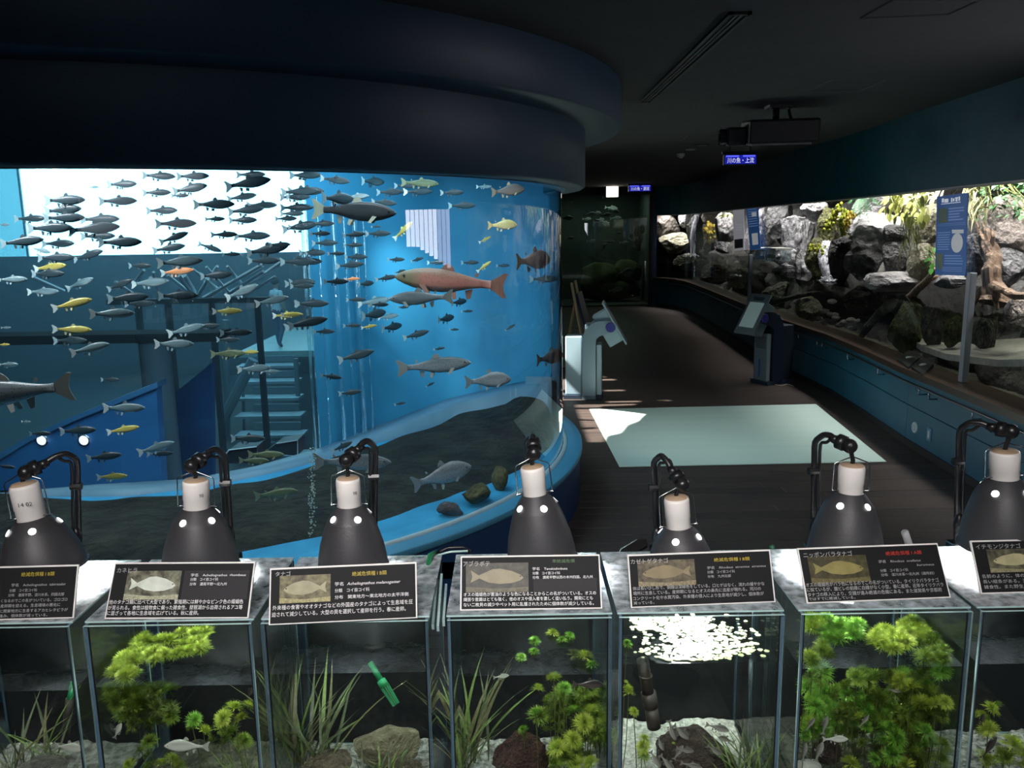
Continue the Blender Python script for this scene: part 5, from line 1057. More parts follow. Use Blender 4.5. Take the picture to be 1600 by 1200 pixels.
# ================================================================== dark far tank at the end of the corridor
ft = thing('far_tank', 'tall dark aquarium filling the far end of the corridor', 'aquarium', (2.5, 23.0, 0))
MB().box((1.22, 23.115, 0.02), (3.84, 23.13, 3.0)).build('glass', glass('far_glass', (.8, .86, .84), 1.5), ft)
MB().box((1.2, 25.3, 0.005), (3.86, 25.4, 3.1)).box((1.16, 23.12, 0.005), (1.2, 25.4, 3.1)).box((3.84, 23.12, 0.005), (3.87, 25.4, 3.1)).box((1.16, 23.12, 3.1), (3.87, 25.4, 3.14)).box((1.16, 23.12, .005), (3.87, 25.4, .03)).build('tank_box', pbr('far_box', (.02, .035, .028), .9, col2=(.045, .06, .045), scale=1.4), ft)
MB().bevbox((3.76, 22.9, 0.002), (3.85, 22.985, 3.0), .01).build('jamb', M_black, ft)
light('far_tank_lamp', 'AREA', (2.5, 24.0, 3.05), 16, (.8, 1.0, .85), 2.2, .8, target=(2.5, 24.2, 0))
for i, (u, v, w_, h_, lab) in enumerate(((935, 440, 60, 60, 'dark mossy rock ledge low in the far tank, larger one'), (985, 425, 50, 40, 'dark mossy rock in the far tank near the jamb'), (960, 470, 80, 40, 'black rock at the bottom of the far tank'))):
    p = at_y(u, v, 24.3); d = 24.3; p.z = max(p.z, h_ * d / FPX * .5 + .05); p.x = min(max(p.x, 1.25 + w_ * d / FPX * .5), 3.8 - w_ * d / FPX * .5); tag(rock(140 + i, (w_ * d / FPX, .6, h_ * d / FPX), p, (0, 0, 0), pbr('far_moss', (.03, .045, .012), .95, col2=(.08, .10, .03), scale=3, bump=.8), 'mossy_rock'), lab, 'rock', 'rocks in the far tank')
mb = MB(); r0 = random.Random(3)
for u, v in ((993, 362), (1001, 372), (998, 385), (1003, 358), (995, 376)): mb.sphere(at_y(u, v, 23.3), .09, 8, 5, (.8, .6, 1.6))
o = mb.build('water_plant', pbr('far_plant', (.10, .13, .02), .8, bump=.8, bscale=20), None, True); tag(o, 'yellow-green water plant at the jamb of the far tank', 'plant', kind='stuff')
fb = fish_proto('carp', 'deep', fish_mat('far_fish', (.10, .12, .11), (.30, .33, .31), (.5, .52, .5)), pbr('far_fin', (.3, .33, .3), .5), pbr('far_tail', (.35, .36, .33), .5))
FF = [(885, 341, 22, 0), (955, 325, 20, -8), (960, 330, 16, -10), (922, 335, 20, 6), (932, 333, 16, 0), (946, 336, 18, 4), (917, 342, 14, 0), (962, 341, 18, 2), (945, 348, 18, -28), (966, 364, 12, 0), (951, 378, 18, 0), (924, 377, 16, 3), (944, 386, 16, 50), (975, 379, 14, 0), (992, 386, 14, -20), (977, 425, 30, 14), (962, 453, 24, 6), (930, 346, 14, 8), (938, 343, 14, 4), (890, 372, 14, 2)]
for i, (u, v, L, ang) in enumerate(sorted(FF)):
    o = fb if i == 0 else copy_tree(fb); d = 23.35 + (i * 7 % 5) * .22; p = at_y(u, v, d); Lw = L * d / FPX; o.location = p; o.scale = (Lw, Lw, Lw); o.rotation_euler = (0, R(-ang), R(rng.uniform(-20, 20)))
    tag(o, f'{ORD[i]} small pale fish in the dark far tank, counting from the round aquarium', 'fish', 'fish in the far tank')
hp = thing('pull_rail', 'slim vertical steel pull bar beside the far tank', 'rail', (3.86, 22.85, .4)); a, b = at_y(1008, 408, 22.8), at_y(1008, 470, 22.8)
MB().tube([a, b], .022, 8).build('bar', pbr('pull_bar', (.25, .25, .26), .3, .8), hp, True)
for t in (.06, .5, .94): p = a.lerp(b, t); MB().tube([p, p + Vector((.0, .2, 0))], .014, 6).build('bracket', M_black, hp)
# ================================================================== the row of small tanks in front
TY0, TY1 = 1.30, 1.575; RIM = 1.51; BOT = 1.105
b = MB(); b.box((-1.6, 1.18, 0), (1.6, 1.70, BOT - .012)); tag(b.build('trim_counter', M_black), kind='structure')
M_pane = glass('tank_glass', (.97, .99, .985), 1.5, boost=1.0)
M_edge = pbr('glass_edge', (.42, .62, .62), .15, col2=(.55, .75, .74), scale=30)
M_edgeb = pbr('glass_edge_blue', (.10, .16, .22), .2)
M_lid = [glass('lid_glass_clear', (.93, .98, .97), 1.5, dirt=.80, dirtscale=48, dcol=(.80, .88, .95), boost=1.4, stops=(.36, .66)), glass('lid_glass_misted', (.93, .98, .97), 1.5, dirt=.75, dirtscale=60, dcol=(.85, .9, .95), boost=1.4, stops=(.3, .6))]
M_water = glass('small_tank_water', (.90, .96, .92), 1.33, boost=3.0, bump=.10, bscale=25)
M_backing = pbr('tank_backing', (.006, .006, .008), .7)
M_silicone = pbr('black_silicone', (.01, .01, .012), .4)
TX = []
for l, r_ in ((-182, 106), (128, 391), (406, 668), (698, 956), (968, 1227), (1254, 1522), (1536, 1800)):
    yy = 972 - (l - 128) * .024; TX.append((at_y(l, yy, TY0).x, at_y(r_, yy, TY0).x))
WLY = [1080, 1072, 1052, 1055, 1036, 1043, 1037]
TL = ['small glass tank with dark grass, cut by the picture edge under the 絶滅危惧種 sign',
      'small glass tank with floating yellow-green plant mass, under the カネヒラ sign',
      'small glass tank with dark water grass and a green strainer, under the タナゴ sign',
      'small glass tank with green feathery tufts and a red-brown rock, under the アブラボテ sign',
      'small glass tank with blazing floating leaves and white sand, under the カゼトゲタナゴ sign',
      'small glass tank packed with bright feathery plants, under the ニッポンバラタナゴ sign',
      'small glass tank cut by the picture edge, under the イチモンジタナゴ sign']
def pane(lo, hi, name, root, edge=None, m=None):
    """thin glass sheet: the two large faces clear, the four narrow ones polished edge"""
    mb = MB(); mb.box(lo, hi); d = [hi[i] - lo[i] for i in range(3)]; t = d.index(min(d))
    fa = {0: (3, 5), 1: (2, 4), 2: (0, 1)}[t]; mb.m = [0 if i in fa else 1 for i in range(6)]
    return mb.build(name, [m or M_pane, edge or M_edge], root)
TANK = []; WZS = []
gvr = random.Random(4)
M_gravel = [pbr('gravel_dark', (.12, .12, .10), .9, col2=(.5, .5, .45), scale=60, bump=.8, bscale=120), pbr('gravel_pale', (.34, .34, .29), .9, col2=(.62, .62, .55), scale=90, bump=.6, bscale=160), pbr('gravel_mulm', (.04, .045, .03), .95, col2=(.16, .16, .11), scale=50, bump=.8, bscale=110)]
GB = [1160, 1162, 1165, 1165, 1140, 1165, 1165]
for i, (x0, x1) in enumerate(TX):
    rt = thing('small_tank', TL[i], 'aquarium', ((x0 + x1) / 2, (TY0 + TY1) / 2, BOT), 'small tanks in the front row'); TANK.append(rt); g = .005
    pane((x0, TY0, BOT), (x1, TY0 + g, RIM), 'front_pane', rt)
    pane((x0, TY0 + g, BOT), (x0 + g, TY1 - g, RIM), 'side_pane', rt, M_edgeb); pane((x1 - g, TY0 + g, BOT), (x1, TY1 - g, RIM), 'side_pane', rt, M_edgeb)
    pane((x0, TY1 - g, BOT), (x1, TY1, RIM), 'back_pane', rt); pane((x0 + g, TY0 + g, BOT), (x1 - g, TY1 - g, BOT + .006), 'bottom_pane', rt)
    MB().box((x0 - .001, TY1 + .001, BOT), (x1 + .001, TY1 + .006, RIM - .004)).build('black_backing', M_backing, rt)
    for xx in (x0 + g, x1 - g - .002): MB().box((xx, TY0 + g, BOT + .006), (xx + .002, TY0 + g + .002, RIM - .002)).build('silicone_seam', M_silicone, rt)
    pane((x0 - .002, TY0 + .012, RIM + .001), (x1 + .002, TY1 + .004, RIM + .004), 'glass_lid', rt, None, M_lid[1 if i in (0, 6) else 0])
    zw = at_y(max(20, min(1580, 800 + FPX * (x0 + x1) / 2 / 1.4)), WLY[i], TY0 + g).z; WZS.append(zw)
    MB().add([(x0 + g, TY0 + g, zw), (x1 - g, TY0 + g, zw), (x1 - g, TY1 - g, zw), (x0 + g, TY1 - g, zw)], [(0, 1, 2, 3)]).build('water', M_water, rt)
    mb = MB(); n = 26; vs_ = []; zb = at_y(800, GB[i], TY1 - .03).z; zf = BOT + .028
    for a in range(n + 1):
        for c in range(n + 1):
            u, v = a / n, c / n; x = x0 + g + (x1 - x0 - 2 * g) * u; y = TY0 + g + (TY1 - TY0 - 2 * g) * v; q = Vector((x * 22, y * 22, i))
            vs_.append((x, y, zf + (zb - zf) * v ** .8 + .010 * noise.noise(q) + .006 * noise.noise(q * 5)))
    mb.add(vs_, [(a * (n + 1) + c, (a + 1) * (n + 1) + c, (a + 1) * (n + 1) + c + 1, a * (n + 1) + c + 1) for a in range(n) for c in range(n)]); tag(mb.build('gravel_bed', M_gravel[1 if i == 4 else 2 if i in (1, 5) else 0], rt), kind='stuff')

# ------------------------------------------------------------------ clamp lamps
M_shade = pbr('lamp_shade_black', (.042, .041, .045), .48, spec=.5, bump=.05, bscale=200); M_refl = pbr('lamp_reflector_white', (.85, .85, .85), .4)
M_ceramic = pbr('lamp_socket_ceramic', (.84, .80, .77), .25); M_cap = pbr('lamp_socket_cap', (.46, .33, .22), .5); M_arm = pbr('lamp_arm_black', (.014, .014, .016), .28); M_wire = pbr('lamp_wire', (.6, .6, .62), .2, 1.0)
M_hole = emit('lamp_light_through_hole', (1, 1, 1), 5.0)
LD = [  # shade bottom centre, half width, neck centre, socket top, ball, elbow, pole foot, pole px offset for the cable
 ((70, 889), 62, (50, 809), (46, 752), (40, 738), (104, 708), (124, 880), 'tilted clamp lamp with socket stamped 14 02 over the first tank from the picture edge'),
 ((314, 888), 58, (308, 792), (307, 747), (299, 728), (337, 701), (364, 880), 'clamp lamp with upright socket over the カネヒラ tank'),
 ((552, 884), 54, (546, 789), (544, 744), (541, 719), (574, 688), (585, 880), 'clamp lamp over the タナゴ tank, its arm rising on the corridor side'),
 ((847, 872), 54, (836, 771), (833, 726), (834, 708), (832, 680), (846, 872), 'clamp lamp over the アブラボテ tank with its arm hidden behind the socket'),
 ((1066, 905), 56, (1060, 822), (1059, 774), (1066, 757), (1033, 711), (1028, 878), 'lower clamp lamp over the カゼトゲタナゴ tank, its shade sunk behind the sign'),
 ((1320, 866), 57, (1328, 768), (1329, 724), (1328, 697), (1287, 679), (1270, 870), 'clamp lamp over the ニッポンバラタナゴ tank in front of the pale floor sheet'),
 ((1566, 850), 62, (1569, 746), (1569, 702), (1580, 674), (1515, 660), (1494, 868), 'clamp lamp at the picture edge over the イチモンジタナゴ tank')]
LYP = 1.475
for i, (bc, hw, nk, stp_, ball, elb, foot, lab) in enumerate(LD):
    B = at_y(*bc, LYP); Nn = at_y(*nk, LYP); S = at_y(*stp_, LYP); rad = hw * (B - CP).dot(Vector((0, cp, -sp))) / FPX
    rt = thing('clamp_lamp', lab, 'lamp', B, 'clamp lamps over the small tanks')
    ax = (Nn - B).normalized(); L = (Nn - B).length; q = Vector((0, 0, 1)).rotation_difference(ax).to_matrix().to_4x4(); M = Matrix.Translation(B) @ q
    prof = [(1.03, 0), (1.035, .012), (1.0, .02), (.97, .18), (.90, .38), (.80, .56), (.71, .70), (.665, .76), (.655, .775), (.60, .82), (.50, .90), (.40, .97), (.36, 1.0)]
    MB().lathe([(r_ * rad, z * L) for r_, z in prof], 36, M).build('shade', M_shade, rt, True)
    MB().lathe([(r_ * rad - .0025, z * L + .001) for r_, z in prof[:-1]] + [(.001, L * .98)], 30, M).build('inner_reflector', M_refl, rt, True)
    MB().sphere((0, 0, .64 * L), .017, 14, 8, (1, 1, 1.3), M).build('bulb', pbr('bulb_glow', (.9, .9, .9), .4, emit=(1, 1, 1), es=14), rt, True)
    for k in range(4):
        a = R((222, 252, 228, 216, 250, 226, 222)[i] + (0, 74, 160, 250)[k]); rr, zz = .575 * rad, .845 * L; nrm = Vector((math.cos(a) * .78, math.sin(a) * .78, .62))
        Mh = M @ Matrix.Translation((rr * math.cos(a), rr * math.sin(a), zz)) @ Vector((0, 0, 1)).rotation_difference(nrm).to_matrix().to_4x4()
        MB().lathe([(.0066, .0012), (.001, .0014)], 12, Mh).build('vent_hole', M_hole, rt)  # glowing disc on the shade stands in for light through a hole
    sl_ = (S - Nn).length; sr_ = rad * .345
    MB().lathe([(sr_ * .93, L * .99), (sr_ * .97, L + .002), (sr_ * .97, L + sl_ * .28), (sr_, L + sl_ * .30), (sr_, L + sl_ * .84), (sr_ * .93, L + sl_ * .93), (sr_ * .7, L + sl_ * .93)], 28, M).build('socket', M_ceramic, rt, True)
    MB().lathe([(sr_ * .9, L + sl_ * .925), (sr_ * .82, L + sl_ * .97), (sr_ * .35, L + sl_ * 1.0), (.001, L + sl_ * 1.0)], 24, M).build('socket_cap', M_cap, rt, True)
    if i in (0, 1, 2):
        Mt = M @ Matrix.Translation((0, -sr_ * 1.012, L + sl_ * .40)) @ Matrix.Rotation(R(90), 4, 'X')
        if i == 0: text_job('14 02', sr_ * 1.0, .010, Mt @ Matrix.Translation((-sr_ * .1, 0, 0)), MATS['black_paint'], rt)
        else: text_job('98', sr_ * .32, .009, M @ Matrix.Rotation(R(32), 4, 'Z') @ Matrix.Translation((0, -sr_ * 1.012, L + sl_ * .42)) @ Matrix.Rotation(R(90), 4, 'X'), MATS['black_paint'], rt)
    bx = sr_ * 1.42; T_ = lambda x, z, y=0.: M @ Vector((x, y, z)); top_ = L + sl_ * 1.24
    MB().tube([T_(-sr_ * .95, L + .003, -.004), T_(-bx, L + .003, -.004), T_(-bx * 1.02, L + .006, -.002), T_(-bx * .98, L + sl_ * .96), T_(-bx * .9, L + sl_ * 1.02), T_(0, top_), T_(bx * .9, L + sl_ * 1.02), T_(bx * .98, L + sl_ * .96), T_(bx * 1.02, L + .006, -.002), T_(bx, L + .003, -.004), T_(sr_ * .95, L + .003, -.004)], .0012, 6).build('wire_bracket', M_wire, rt, True)
    MB().tube([T_(-bx * 1.05, L + .001), T_(bx * 1.05, L + .001)], .0018, 6).build('bracket_bar', M_wire, rt)
    BL = at_y(*ball, LYP); EL = at_y(*elb, LYP + .04); FT = at_y(*foot, TY1 + .028)
    hd_ = MB().sphere(tuple(BL), .0135, 14, 9); dv = (EL - BL).normalized()
    hd_.tube([BL - dv * .006, BL + dv * .010], .0125, 12); hd_.tube([BL + dv * .010, BL + dv * .024], [.0145, .0145], 12); hd_.tube([BL + dv * .024, BL + dv * .040], [.009, .007], 12); hd_.build('ball_joint', M_arm, rt, True)
    MB().tube([T_(0, L + sl_ * .98), T_(.001, L + sl_ * 1.1), BL.lerp(T_(0, L + sl_ * 1.1), .3), BL], .0042, 8).build('lead', M_arm, rt, True)
    sgn = 1 if elb[0] > ball[0] else -1
    shoulder = EL + Vector((sgn * .012, .012, -.016)); pole = [BL + dv * .03, BL.lerp(EL, .75) + Vector((0, 0, .004)), EL, shoulder, shoulder.lerp(FT, .2), FT]
    ap = []
    for u, v in zip(pole, pole[1:]): ap += [u.lerp(v, k / 4) for k in range(4)]
    ap.append(pole[-1]); ap = [ap[0]] + [(ap[k - 1] + ap[k] * 2 + ap[k + 1]) / 4 for k in range(1, len(ap) - 1)] + [ap[-1]]
    MB().tube(ap, .0058, 10).build('arm_tube', M_arm, rt, True)
    cabl = [BL + dv * .03 + Vector((0, 0, -.008))] + [p_ + Vector((-sgn * .009, -.004, -.007 + .004 * math.sin(k))) for k, p_ in enumerate(ap[4:])]
    MB().tube(cabl, .0032, 8).build('cable', M_arm, rt, True)
    tp_ = shoulder.lerp(FT, .22); MB().tube([tp_ + Vector((-.012, -.004, -.004)), tp_ + Vector((.008, -.002, -.004))], .0075, 8).build('cable_tie', M_arm, rt)
    kp = shoulder.lerp(FT, .72); MB().sphere((kp.x + sgn * .002, kp.y - .012, kp.z), .0135, 12, 8, (.8, .7, 1.7)).build('cord_switch', M_arm, rt, True)
    MB().lathe([(.005, .0), (.0065, .002), (.0065, .004), (.003, .004)], 12, Matrix.Translation((kp.x + sgn * .003, kp.y - .021, kp.z - .004)) @ Matrix.Rotation(R(90), 4, 'X')).build('switch_ring', M_wire, rt)
    MB().bevbox((FT.x - .016, TY1 + .008, RIM - .05), (FT.x + .016, TY1 + .045, RIM + .004), .004).build('table_clamp', M_arm, rt)
    l_ = light('lamp_glow', 'SPOT', B + ax * L * .20, (15, 15, 12, 13, 18, 17, 17)[i], (1, .98, .96), .02, spot=R(140), blend=.4); l_.rotation_euler = (-ax).to_track_quat('-Z', 'Y').to_euler(); l_.parent = rt; l_.matrix_parent_inverse = rt.matrix_basis.inverted()

# ------------------------------------------------------------------ species signs on the lids
M_sboard = pbr('sign_board_white', (.80, .78, .76), .5); M_sface = pbr('sign_face_black', (.010, .010, .011), .6, spec=.2); M_sgrey = pbr('sign_face_grey', (.030, .029, .032), .6, spec=.2)
M_st = pbr('sign_text_white', (.85, .85, .85), .5); M_stg = pbr('sign_text_grey', (.42, .42, .42), .5); M_sy = pbr('sign_text_yellow', (.55, .42, .03), .5); M_sgn = pbr('sign_text_green', (.06, .16, .05), .5); M_srd = pbr('sign_text_red', (.50, .035, .02), .5)
def photo_mat(n, a, b_, sc_): return pbr('sign_photo_' + n, a, .5, col2=b_, scale=sc_, detail=5)
SG = [
 dict(c=[(-122, 890), (126, 884), (-116, 972), (113, 966)], lab='black species sign cut by the picture edge, headed 絶滅危惧種 in yellow', st=('絶滅危惧種 I B類', M_sy, .62, .085, .23, .10), info=[('学名　Acheilognathus  tabiratabir', .56, .30, .375, .075), ('分類　コイ目コイ科', .55, .405, .19, .075), ('分布　濃尾平野、淀川水系、四国北部', .545, .495, .385, .075)], body=[('くなるのでこの名がついている。ゴロゴロ', .50, .62, .455, .085), ('産卵期を迎える。生息環境の悪化に', .50, .725, .41, .085), ('に関東地方に生息するアカヒレタビラが', .50, .83, .465, .085), ('進み、個体数が減っている。', .50, .93, .33, .08)], tcol=M_stg, title=None, photo=None),
 dict(c=[(172, 882), (393, 880), (165, 967), (386, 966)], lab='black species sign headed カネヒラ with photo of a pale fish', title=('カネヒラ', .02, .06, .145, .12), photo=(.10, .13, .49, .66, 'a', (.10, .10, .05), (.42, .42, .28), (.55, .60, .52), 1), info=[('学名　Acheilognathus  rhombeus', .56, .18, .395, .07), ('分類　コイ目コイ科', .56, .26, .20, .07), ('分布　濃尾平野～北九州', .56, .345, .265, .07)], body=[('他のタナゴ類に比べて大型であり、繁殖期には鮮やかなピンク色の婚姻色', .005, .68, .955, .105), ('が見られる。食性は植物食に偏った雑食性。琵琶湖から出荷されるアユ等', .005, .79, .955, .105), ('に混ざって各地に生息域を広げている。秋に産卵。', .005, .895, .65, .105)], st=None, grey=(.51, .13, .98, .66), tcol=M_st),
 dict(c=[(416, 891), (649, 880), (422, 977), (650, 966)], lab='black species sign headed タナゴ with photo of a yellowish fish', title=('タナゴ', .03, .03, .105, .105), photo=(.06, .12, .41, .62, 'b', (.14, .11, .05), (.40, .36, .16), (.30, .28, .17), -1), st=('絶滅危惧種 I B類', M_sy, .56, .09, .24, .10), info=[('学名　', .44, .27, .06, .085), ('Acheilognathus melanogaster', .525, .27, .37, .085, .22), ('分類　コイ目コイ科', .44, .39, .24, .085), ('分布　関東地方～東北地方の太平洋側', .44, .51, .51, .085)], body=[('外来種の食害やオオタナゴなどの外国産のタナゴによって生息域を圧', .015, .67, .965, .11), ('迫されて減少している。大型の貝を選択して産卵を行う。春に産卵。', .01, .80, .92, .11)], tcol=M_st),
 dict(c=[(716, 872), (940, 868), (721, 954), (939, 951)], lab='black species sign headed アブラボテ with white edge', title=('アブラボテ', .01, .06, .195, .125), photo=(.03, .11, .485, .67, 'c', (.03, .028, .015), (.10, .09, .04), (.22, .19, .11), 1), st=('準絶滅危惧', M_sgn, .66, .05, .165, .085), info=[('学名　Tanakialimbata', .515, .20, .255, .07), ('分類　コイ目コイ科', .515, .285, .20, .07), ('分布　濃尾平野以西の本州四国、北九州', .515, .365, .435, .07)], body=[('オスの婚姻色が重油のような色になることからこの名がついている。オスの', .015, .69, .955, .095), ('縄張り意識はとても強く、他のオスや侵入者を激しく追い払う。開発にとも', .015, .79, .93, .095), ('ない二枚貝の減少やペット用に乱獲されたために個体数が減少している。', .015, .895, .935, .095)], grey=(.52, .42, .98, .67), tcol=M_st),
 dict(c=[(984, 869), (1209, 861), (988, 950), (1210, 941)], lab='black species sign headed カゼトゲタナゴ', title=('カゼトゲタナゴ', .01, .05, .265, .12), photo=(.055, .10, .46, .60, 'd', (.12, .09, .045), (.28, .23, .13), (.20, .16, .085), -1), st=('絶滅危惧種 I B類', M_sy, .60, .09, .255, .09), info=[('学名　Rhodeus  atremius  atremius', .545, .25, .42, .07), ('分類　コイ目コイ科', .545, .335, .195, .07), ('分布　九州北部', .545, .42, .165, .07)], body=[('体は長いひし形で、側線は深緑色をしている。口ヒゲはなく、流れの緩やかな', .012, .61, .93, .095), ('場所に生息している。産卵期になるとオスの鼻先に追星が現れる。河川の', .012, .71, .90, .095), ('コンクリート化や水質汚染、外来種の侵入により生息地が減少し、個体数が', .01, .815, .92, .095), ('減っている。', .01, .915, .145, .08)], tcol=M_stg),
 dict(c=[(1256, 858), (1476, 852), (1263, 943), (1484, 934)], lab='black species sign headed ニッポンバラタナゴ with red line', title=('ニッポンバラタナゴ', .025, .05, .35, .12), photo=(.05, .14, .47, .64, 'e', (.07, .06, .015), (.15, .13, .045), (.22, .19, .06), 1), st=('絶滅危惧種 I A類', M_srd, .615, .09, .26, .095), info=[('学名　Rhodeus  ocellatus', .55, .25, .305, .07), ('kurumeus', .82, .335, .125, .07), ('分類　コイ目コイ科', .55, .42, .20, .07), ('分布　淀川水系～北九州（局所的）', .55, .50, .38, .07)], body=[('オスの婚姻色がバラ色になるのでこの名がついている。タイリクバラタナゴ', .005, .645, .945, .10), ('に似ているが、腹ビレの前縁に白線がなく小型。春に産卵。近年タイリクバラ', .005, .74, .97, .10), ('タナゴの移入により、交雑が進み絶滅の危機にある。また滋賀県や京都府', .005, .84, .95, .10), ('ではすでに絶滅している。', .005, .935, .33, .075)], tcol=M_stg),
 dict(c=[(1520, 847), (1742, 842), (1535, 928), (1757, 922)], lab='black species sign headed イチモンジタナゴ at the picture edge', title=('イチモンジタナゴ', .02, .035, .32, .12), photo=(.09, .15, .50, .60, 'f', (.08, .075, .05), (.30, .28, .16), (.38, .35, .20), -1), st=None, info=[], body=[('名前のように、体の側面に', .02, .65, .40, .095), ('長い縦条がある。河川', .02, .76, .345, .095), ('雑食性。また野生の個', .02, .87, .345, .095)], tcol=M_stg)]
for i, S_ in enumerate(SG):
    tl, tr_, bl, br2 = S_['c']; zL = RIM + .0045
    P0 = at_z(*bl, zL); P1 = at_z(*br2, zL); eu = (P1 - P0).normalized(); Wd = (P1 - P0).length
    mid = at_z((bl[0] + br2[0]) / 2, (bl[1] + br2[1]) / 2, zL)
    tm = ((tl[0] + tr_[0]) / 2, (tl[1] + tr_[1]) / 2); best = None
    for lean in range(0, 60, 2):          # the sign leans back: find the lean at which its top lands right for a 9 cm tall board
        d_ = Vector((-eu.y * math.sin(R(lean)), eu.x * math.sin(R(lean)), math.cos(R(lean))))
        for hh in (.086, .089, .092):
            q = mid + d_ * hh; r_ = q - CP; dd = r_.dot(Vector((0, cp, -sp))); vx = r_.x; vy = -(r_.y * sp + r_.z * cp); y_ = 600 + FPX * (-vx * sr + vy * cr) / dd
            e_ = abs(y_ - tm[1]) + abs(lean - 24) * .05
            if best is None or e_ < best[0]: best = (e_, d_, hh)
    ev, Hh = best[1], best[2]; en = eu.cross(ev).normalized()
    rt = thing('species_sign', S_['lab'], 'sign', (P0 + P1) / 2, 'species signs on the tank lids')
    Ms = Matrix((( eu.x, ev.x, en.x, P0.x), (eu.y, ev.y, en.y, P0.y), (eu.z, ev.z, en.z, P0.z), (0, 0, 0, 1)))   # local: x along, y up, z towards the viewer
    MB().bevbox((-.0025, 0, -.004), (Wd + .0025, Hh + .003, 0), .0008, Ms).build('board', M_sboard, rt)
    MB().add([(0, .002, .0003), (Wd, .002, .0003), (Wd, Hh, .0003), (0, Hh, .0003)], [(0, 1, 2, 3)], Ms).build('black_face', M_sface, rt)
    X = lambda u: u * Wd
    Yv = lambda v: Hh - v * Hh
    if S_.get('grey'): a, b_, c_, d_ = S_['grey']; MB().add([(X(a), Yv(d_), .0005), (X(c_), Yv(d_), .0005), (X(c_), Yv(b_), .0005), (X(a), Yv(b_), .0005)], [(0, 1, 2, 3)], Ms).build('grey_field', M_sgrey, rt)
    if S_['photo']:
        a, b_, c_, d_, nm, k1, k2_, k3, dr = S_['photo']; k1 = tuple(q * .35 for q in k1); k2_ = tuple(q * .5 for q in k2_)
        MB().add([(X(a), Yv(d_), .0006), (X(c_), Yv(d_), .0006), (X(c_), Yv(b_), .0006), (X(a), Yv(b_), .0006)], [(0, 1, 2, 3)], Ms).build('printed_photo', photo_mat(nm, k1, k2_, 90), rt)
        w_, h_ = X(c_ - a), Hh * (d_ - b_); cx_, cy_ = X((a + c_) / 2), Yv((b_ + d_) / 2)
        MB().add([(X(a), Yv(d_), .0007), (X(c_), Yv(d_), .0007), (X(c_), Yv(d_) + h_ * .18, .0007), (cx_, Yv(d_) + h_ * .12, .0007), (X(a), Yv(d_) + h_ * .2, .0007)], [(0, 1, 2, 3, 4)], Ms).build('printed_gravel', photo_mat(nm + 'g', tuple(min(1, q * 1.2) for q in k2_), tuple(min(1, q * 2.2) for q in k2_), 260), rt)
        fo = [(.46, -.02), (.40, .10), (.25, .24), (.05, .33), (-.08, .31), (-.20, .20), (-.32, .09), (-.46, .28), (-.43, .05), (-.46, -.18), (-.31, -.03), (-.15, -.18), (.05, -.24), (.25, -.21), (.40, -.12)]
        MB().add([(cx_ + dr * x * w_ * .92, cy_ + y * h_ * .92, .0008) for x, y in fo], [tuple(range(len(fo)))], Ms).build('printed_fish', photo_mat(nm + 'f', k3, tuple(q * 1.25 for q in k3), 60), rt)
        MB().add([(cx_ + dr * (.37 * w_) + .0012 * math.cos(t), cy_ + .03 * h_ + .0012 * math.sin(t), .0009) for t in [k * math.pi / 4 for k in range(8)]], [tuple(range(8))], Ms).build('printed_eye', M_black, rt)
    def put(t, m, shear=0.): text_job(t[0], X(t[3]), t[4] * Hh * .84, Ms @ Matrix.Translation((X(t[1]), Yv(t[2] + t[4] * .93), .0011)), m, rt, 'lettering', shear)
    if S_['title']: put(S_['title'], M_stg)
    if S_['st']: t = S_['st']; put((t[0], t[2], t[3], t[4], t[5]), t[1])
    for t in S_['info']: put(t, S_['tcol'] if i != 1 else M_st, t[5] if len(t) > 5 else (.18 if 'Rhod' in t[0] or 'kuru' in t[0] else 0.))
    for t in S_['body']: put((t[0], t[1], .02 + t[2] * .93, t[3], t[4] * .93), S_['tcol'])
# ================================================================== plants, stones and fish in the small tanks
def whorl_mesh(seed, m, n=104, r=1.0):
    wr = random.Random(seed); vs_, fs = [], []
    for k in range(n):
        lay = k % 4; el = R((4, 26, 50, 74)[lay]) + wr.gauss(0, .12); az = 2 * math.pi * (k / n * 4.7 + wr.random() * .03) ; L = r * wr.uniform(.78, 1.05) * (1, .95, .85, .7)[lay]
        d = Vector((math.cos(el) * math.cos(az), math.cos(el) * math.sin(az), math.sin(el) * .75)); s_ = Vector((-math.sin(az), math.cos(az), 0)); b_ = len(vs_); w_ = .052 * r
        p0 = d * .06; p1 = d * L * .55 + Vector((0, 0, .05)); p2 = d * L + Vector((0, 0, -.10 * (1 - el)))
        vs_ += [p0, p1 - s_ * w_, p1 + s_ * w_, p2]; fs += [(b_, b_ + 1, b_ + 2), (b_ + 1, b_ + 3, b_ + 2)]
        for e in (-1, 1):
            q0 = d * L * .5; q1 = (d + s_ * e * .34).normalized() * L * .93; b2 = len(vs_); vs_ += [q0, q0 + s_ * e * w_ * .9 + d * .12, q1]; fs += [(b2, b2 + 1, b2 + 2)]
    me = bpy.data.meshes.new('leaf_whorl'); me.from_pydata([tuple(v) for v in vs_], [], fs); me.materials.append(m); return me
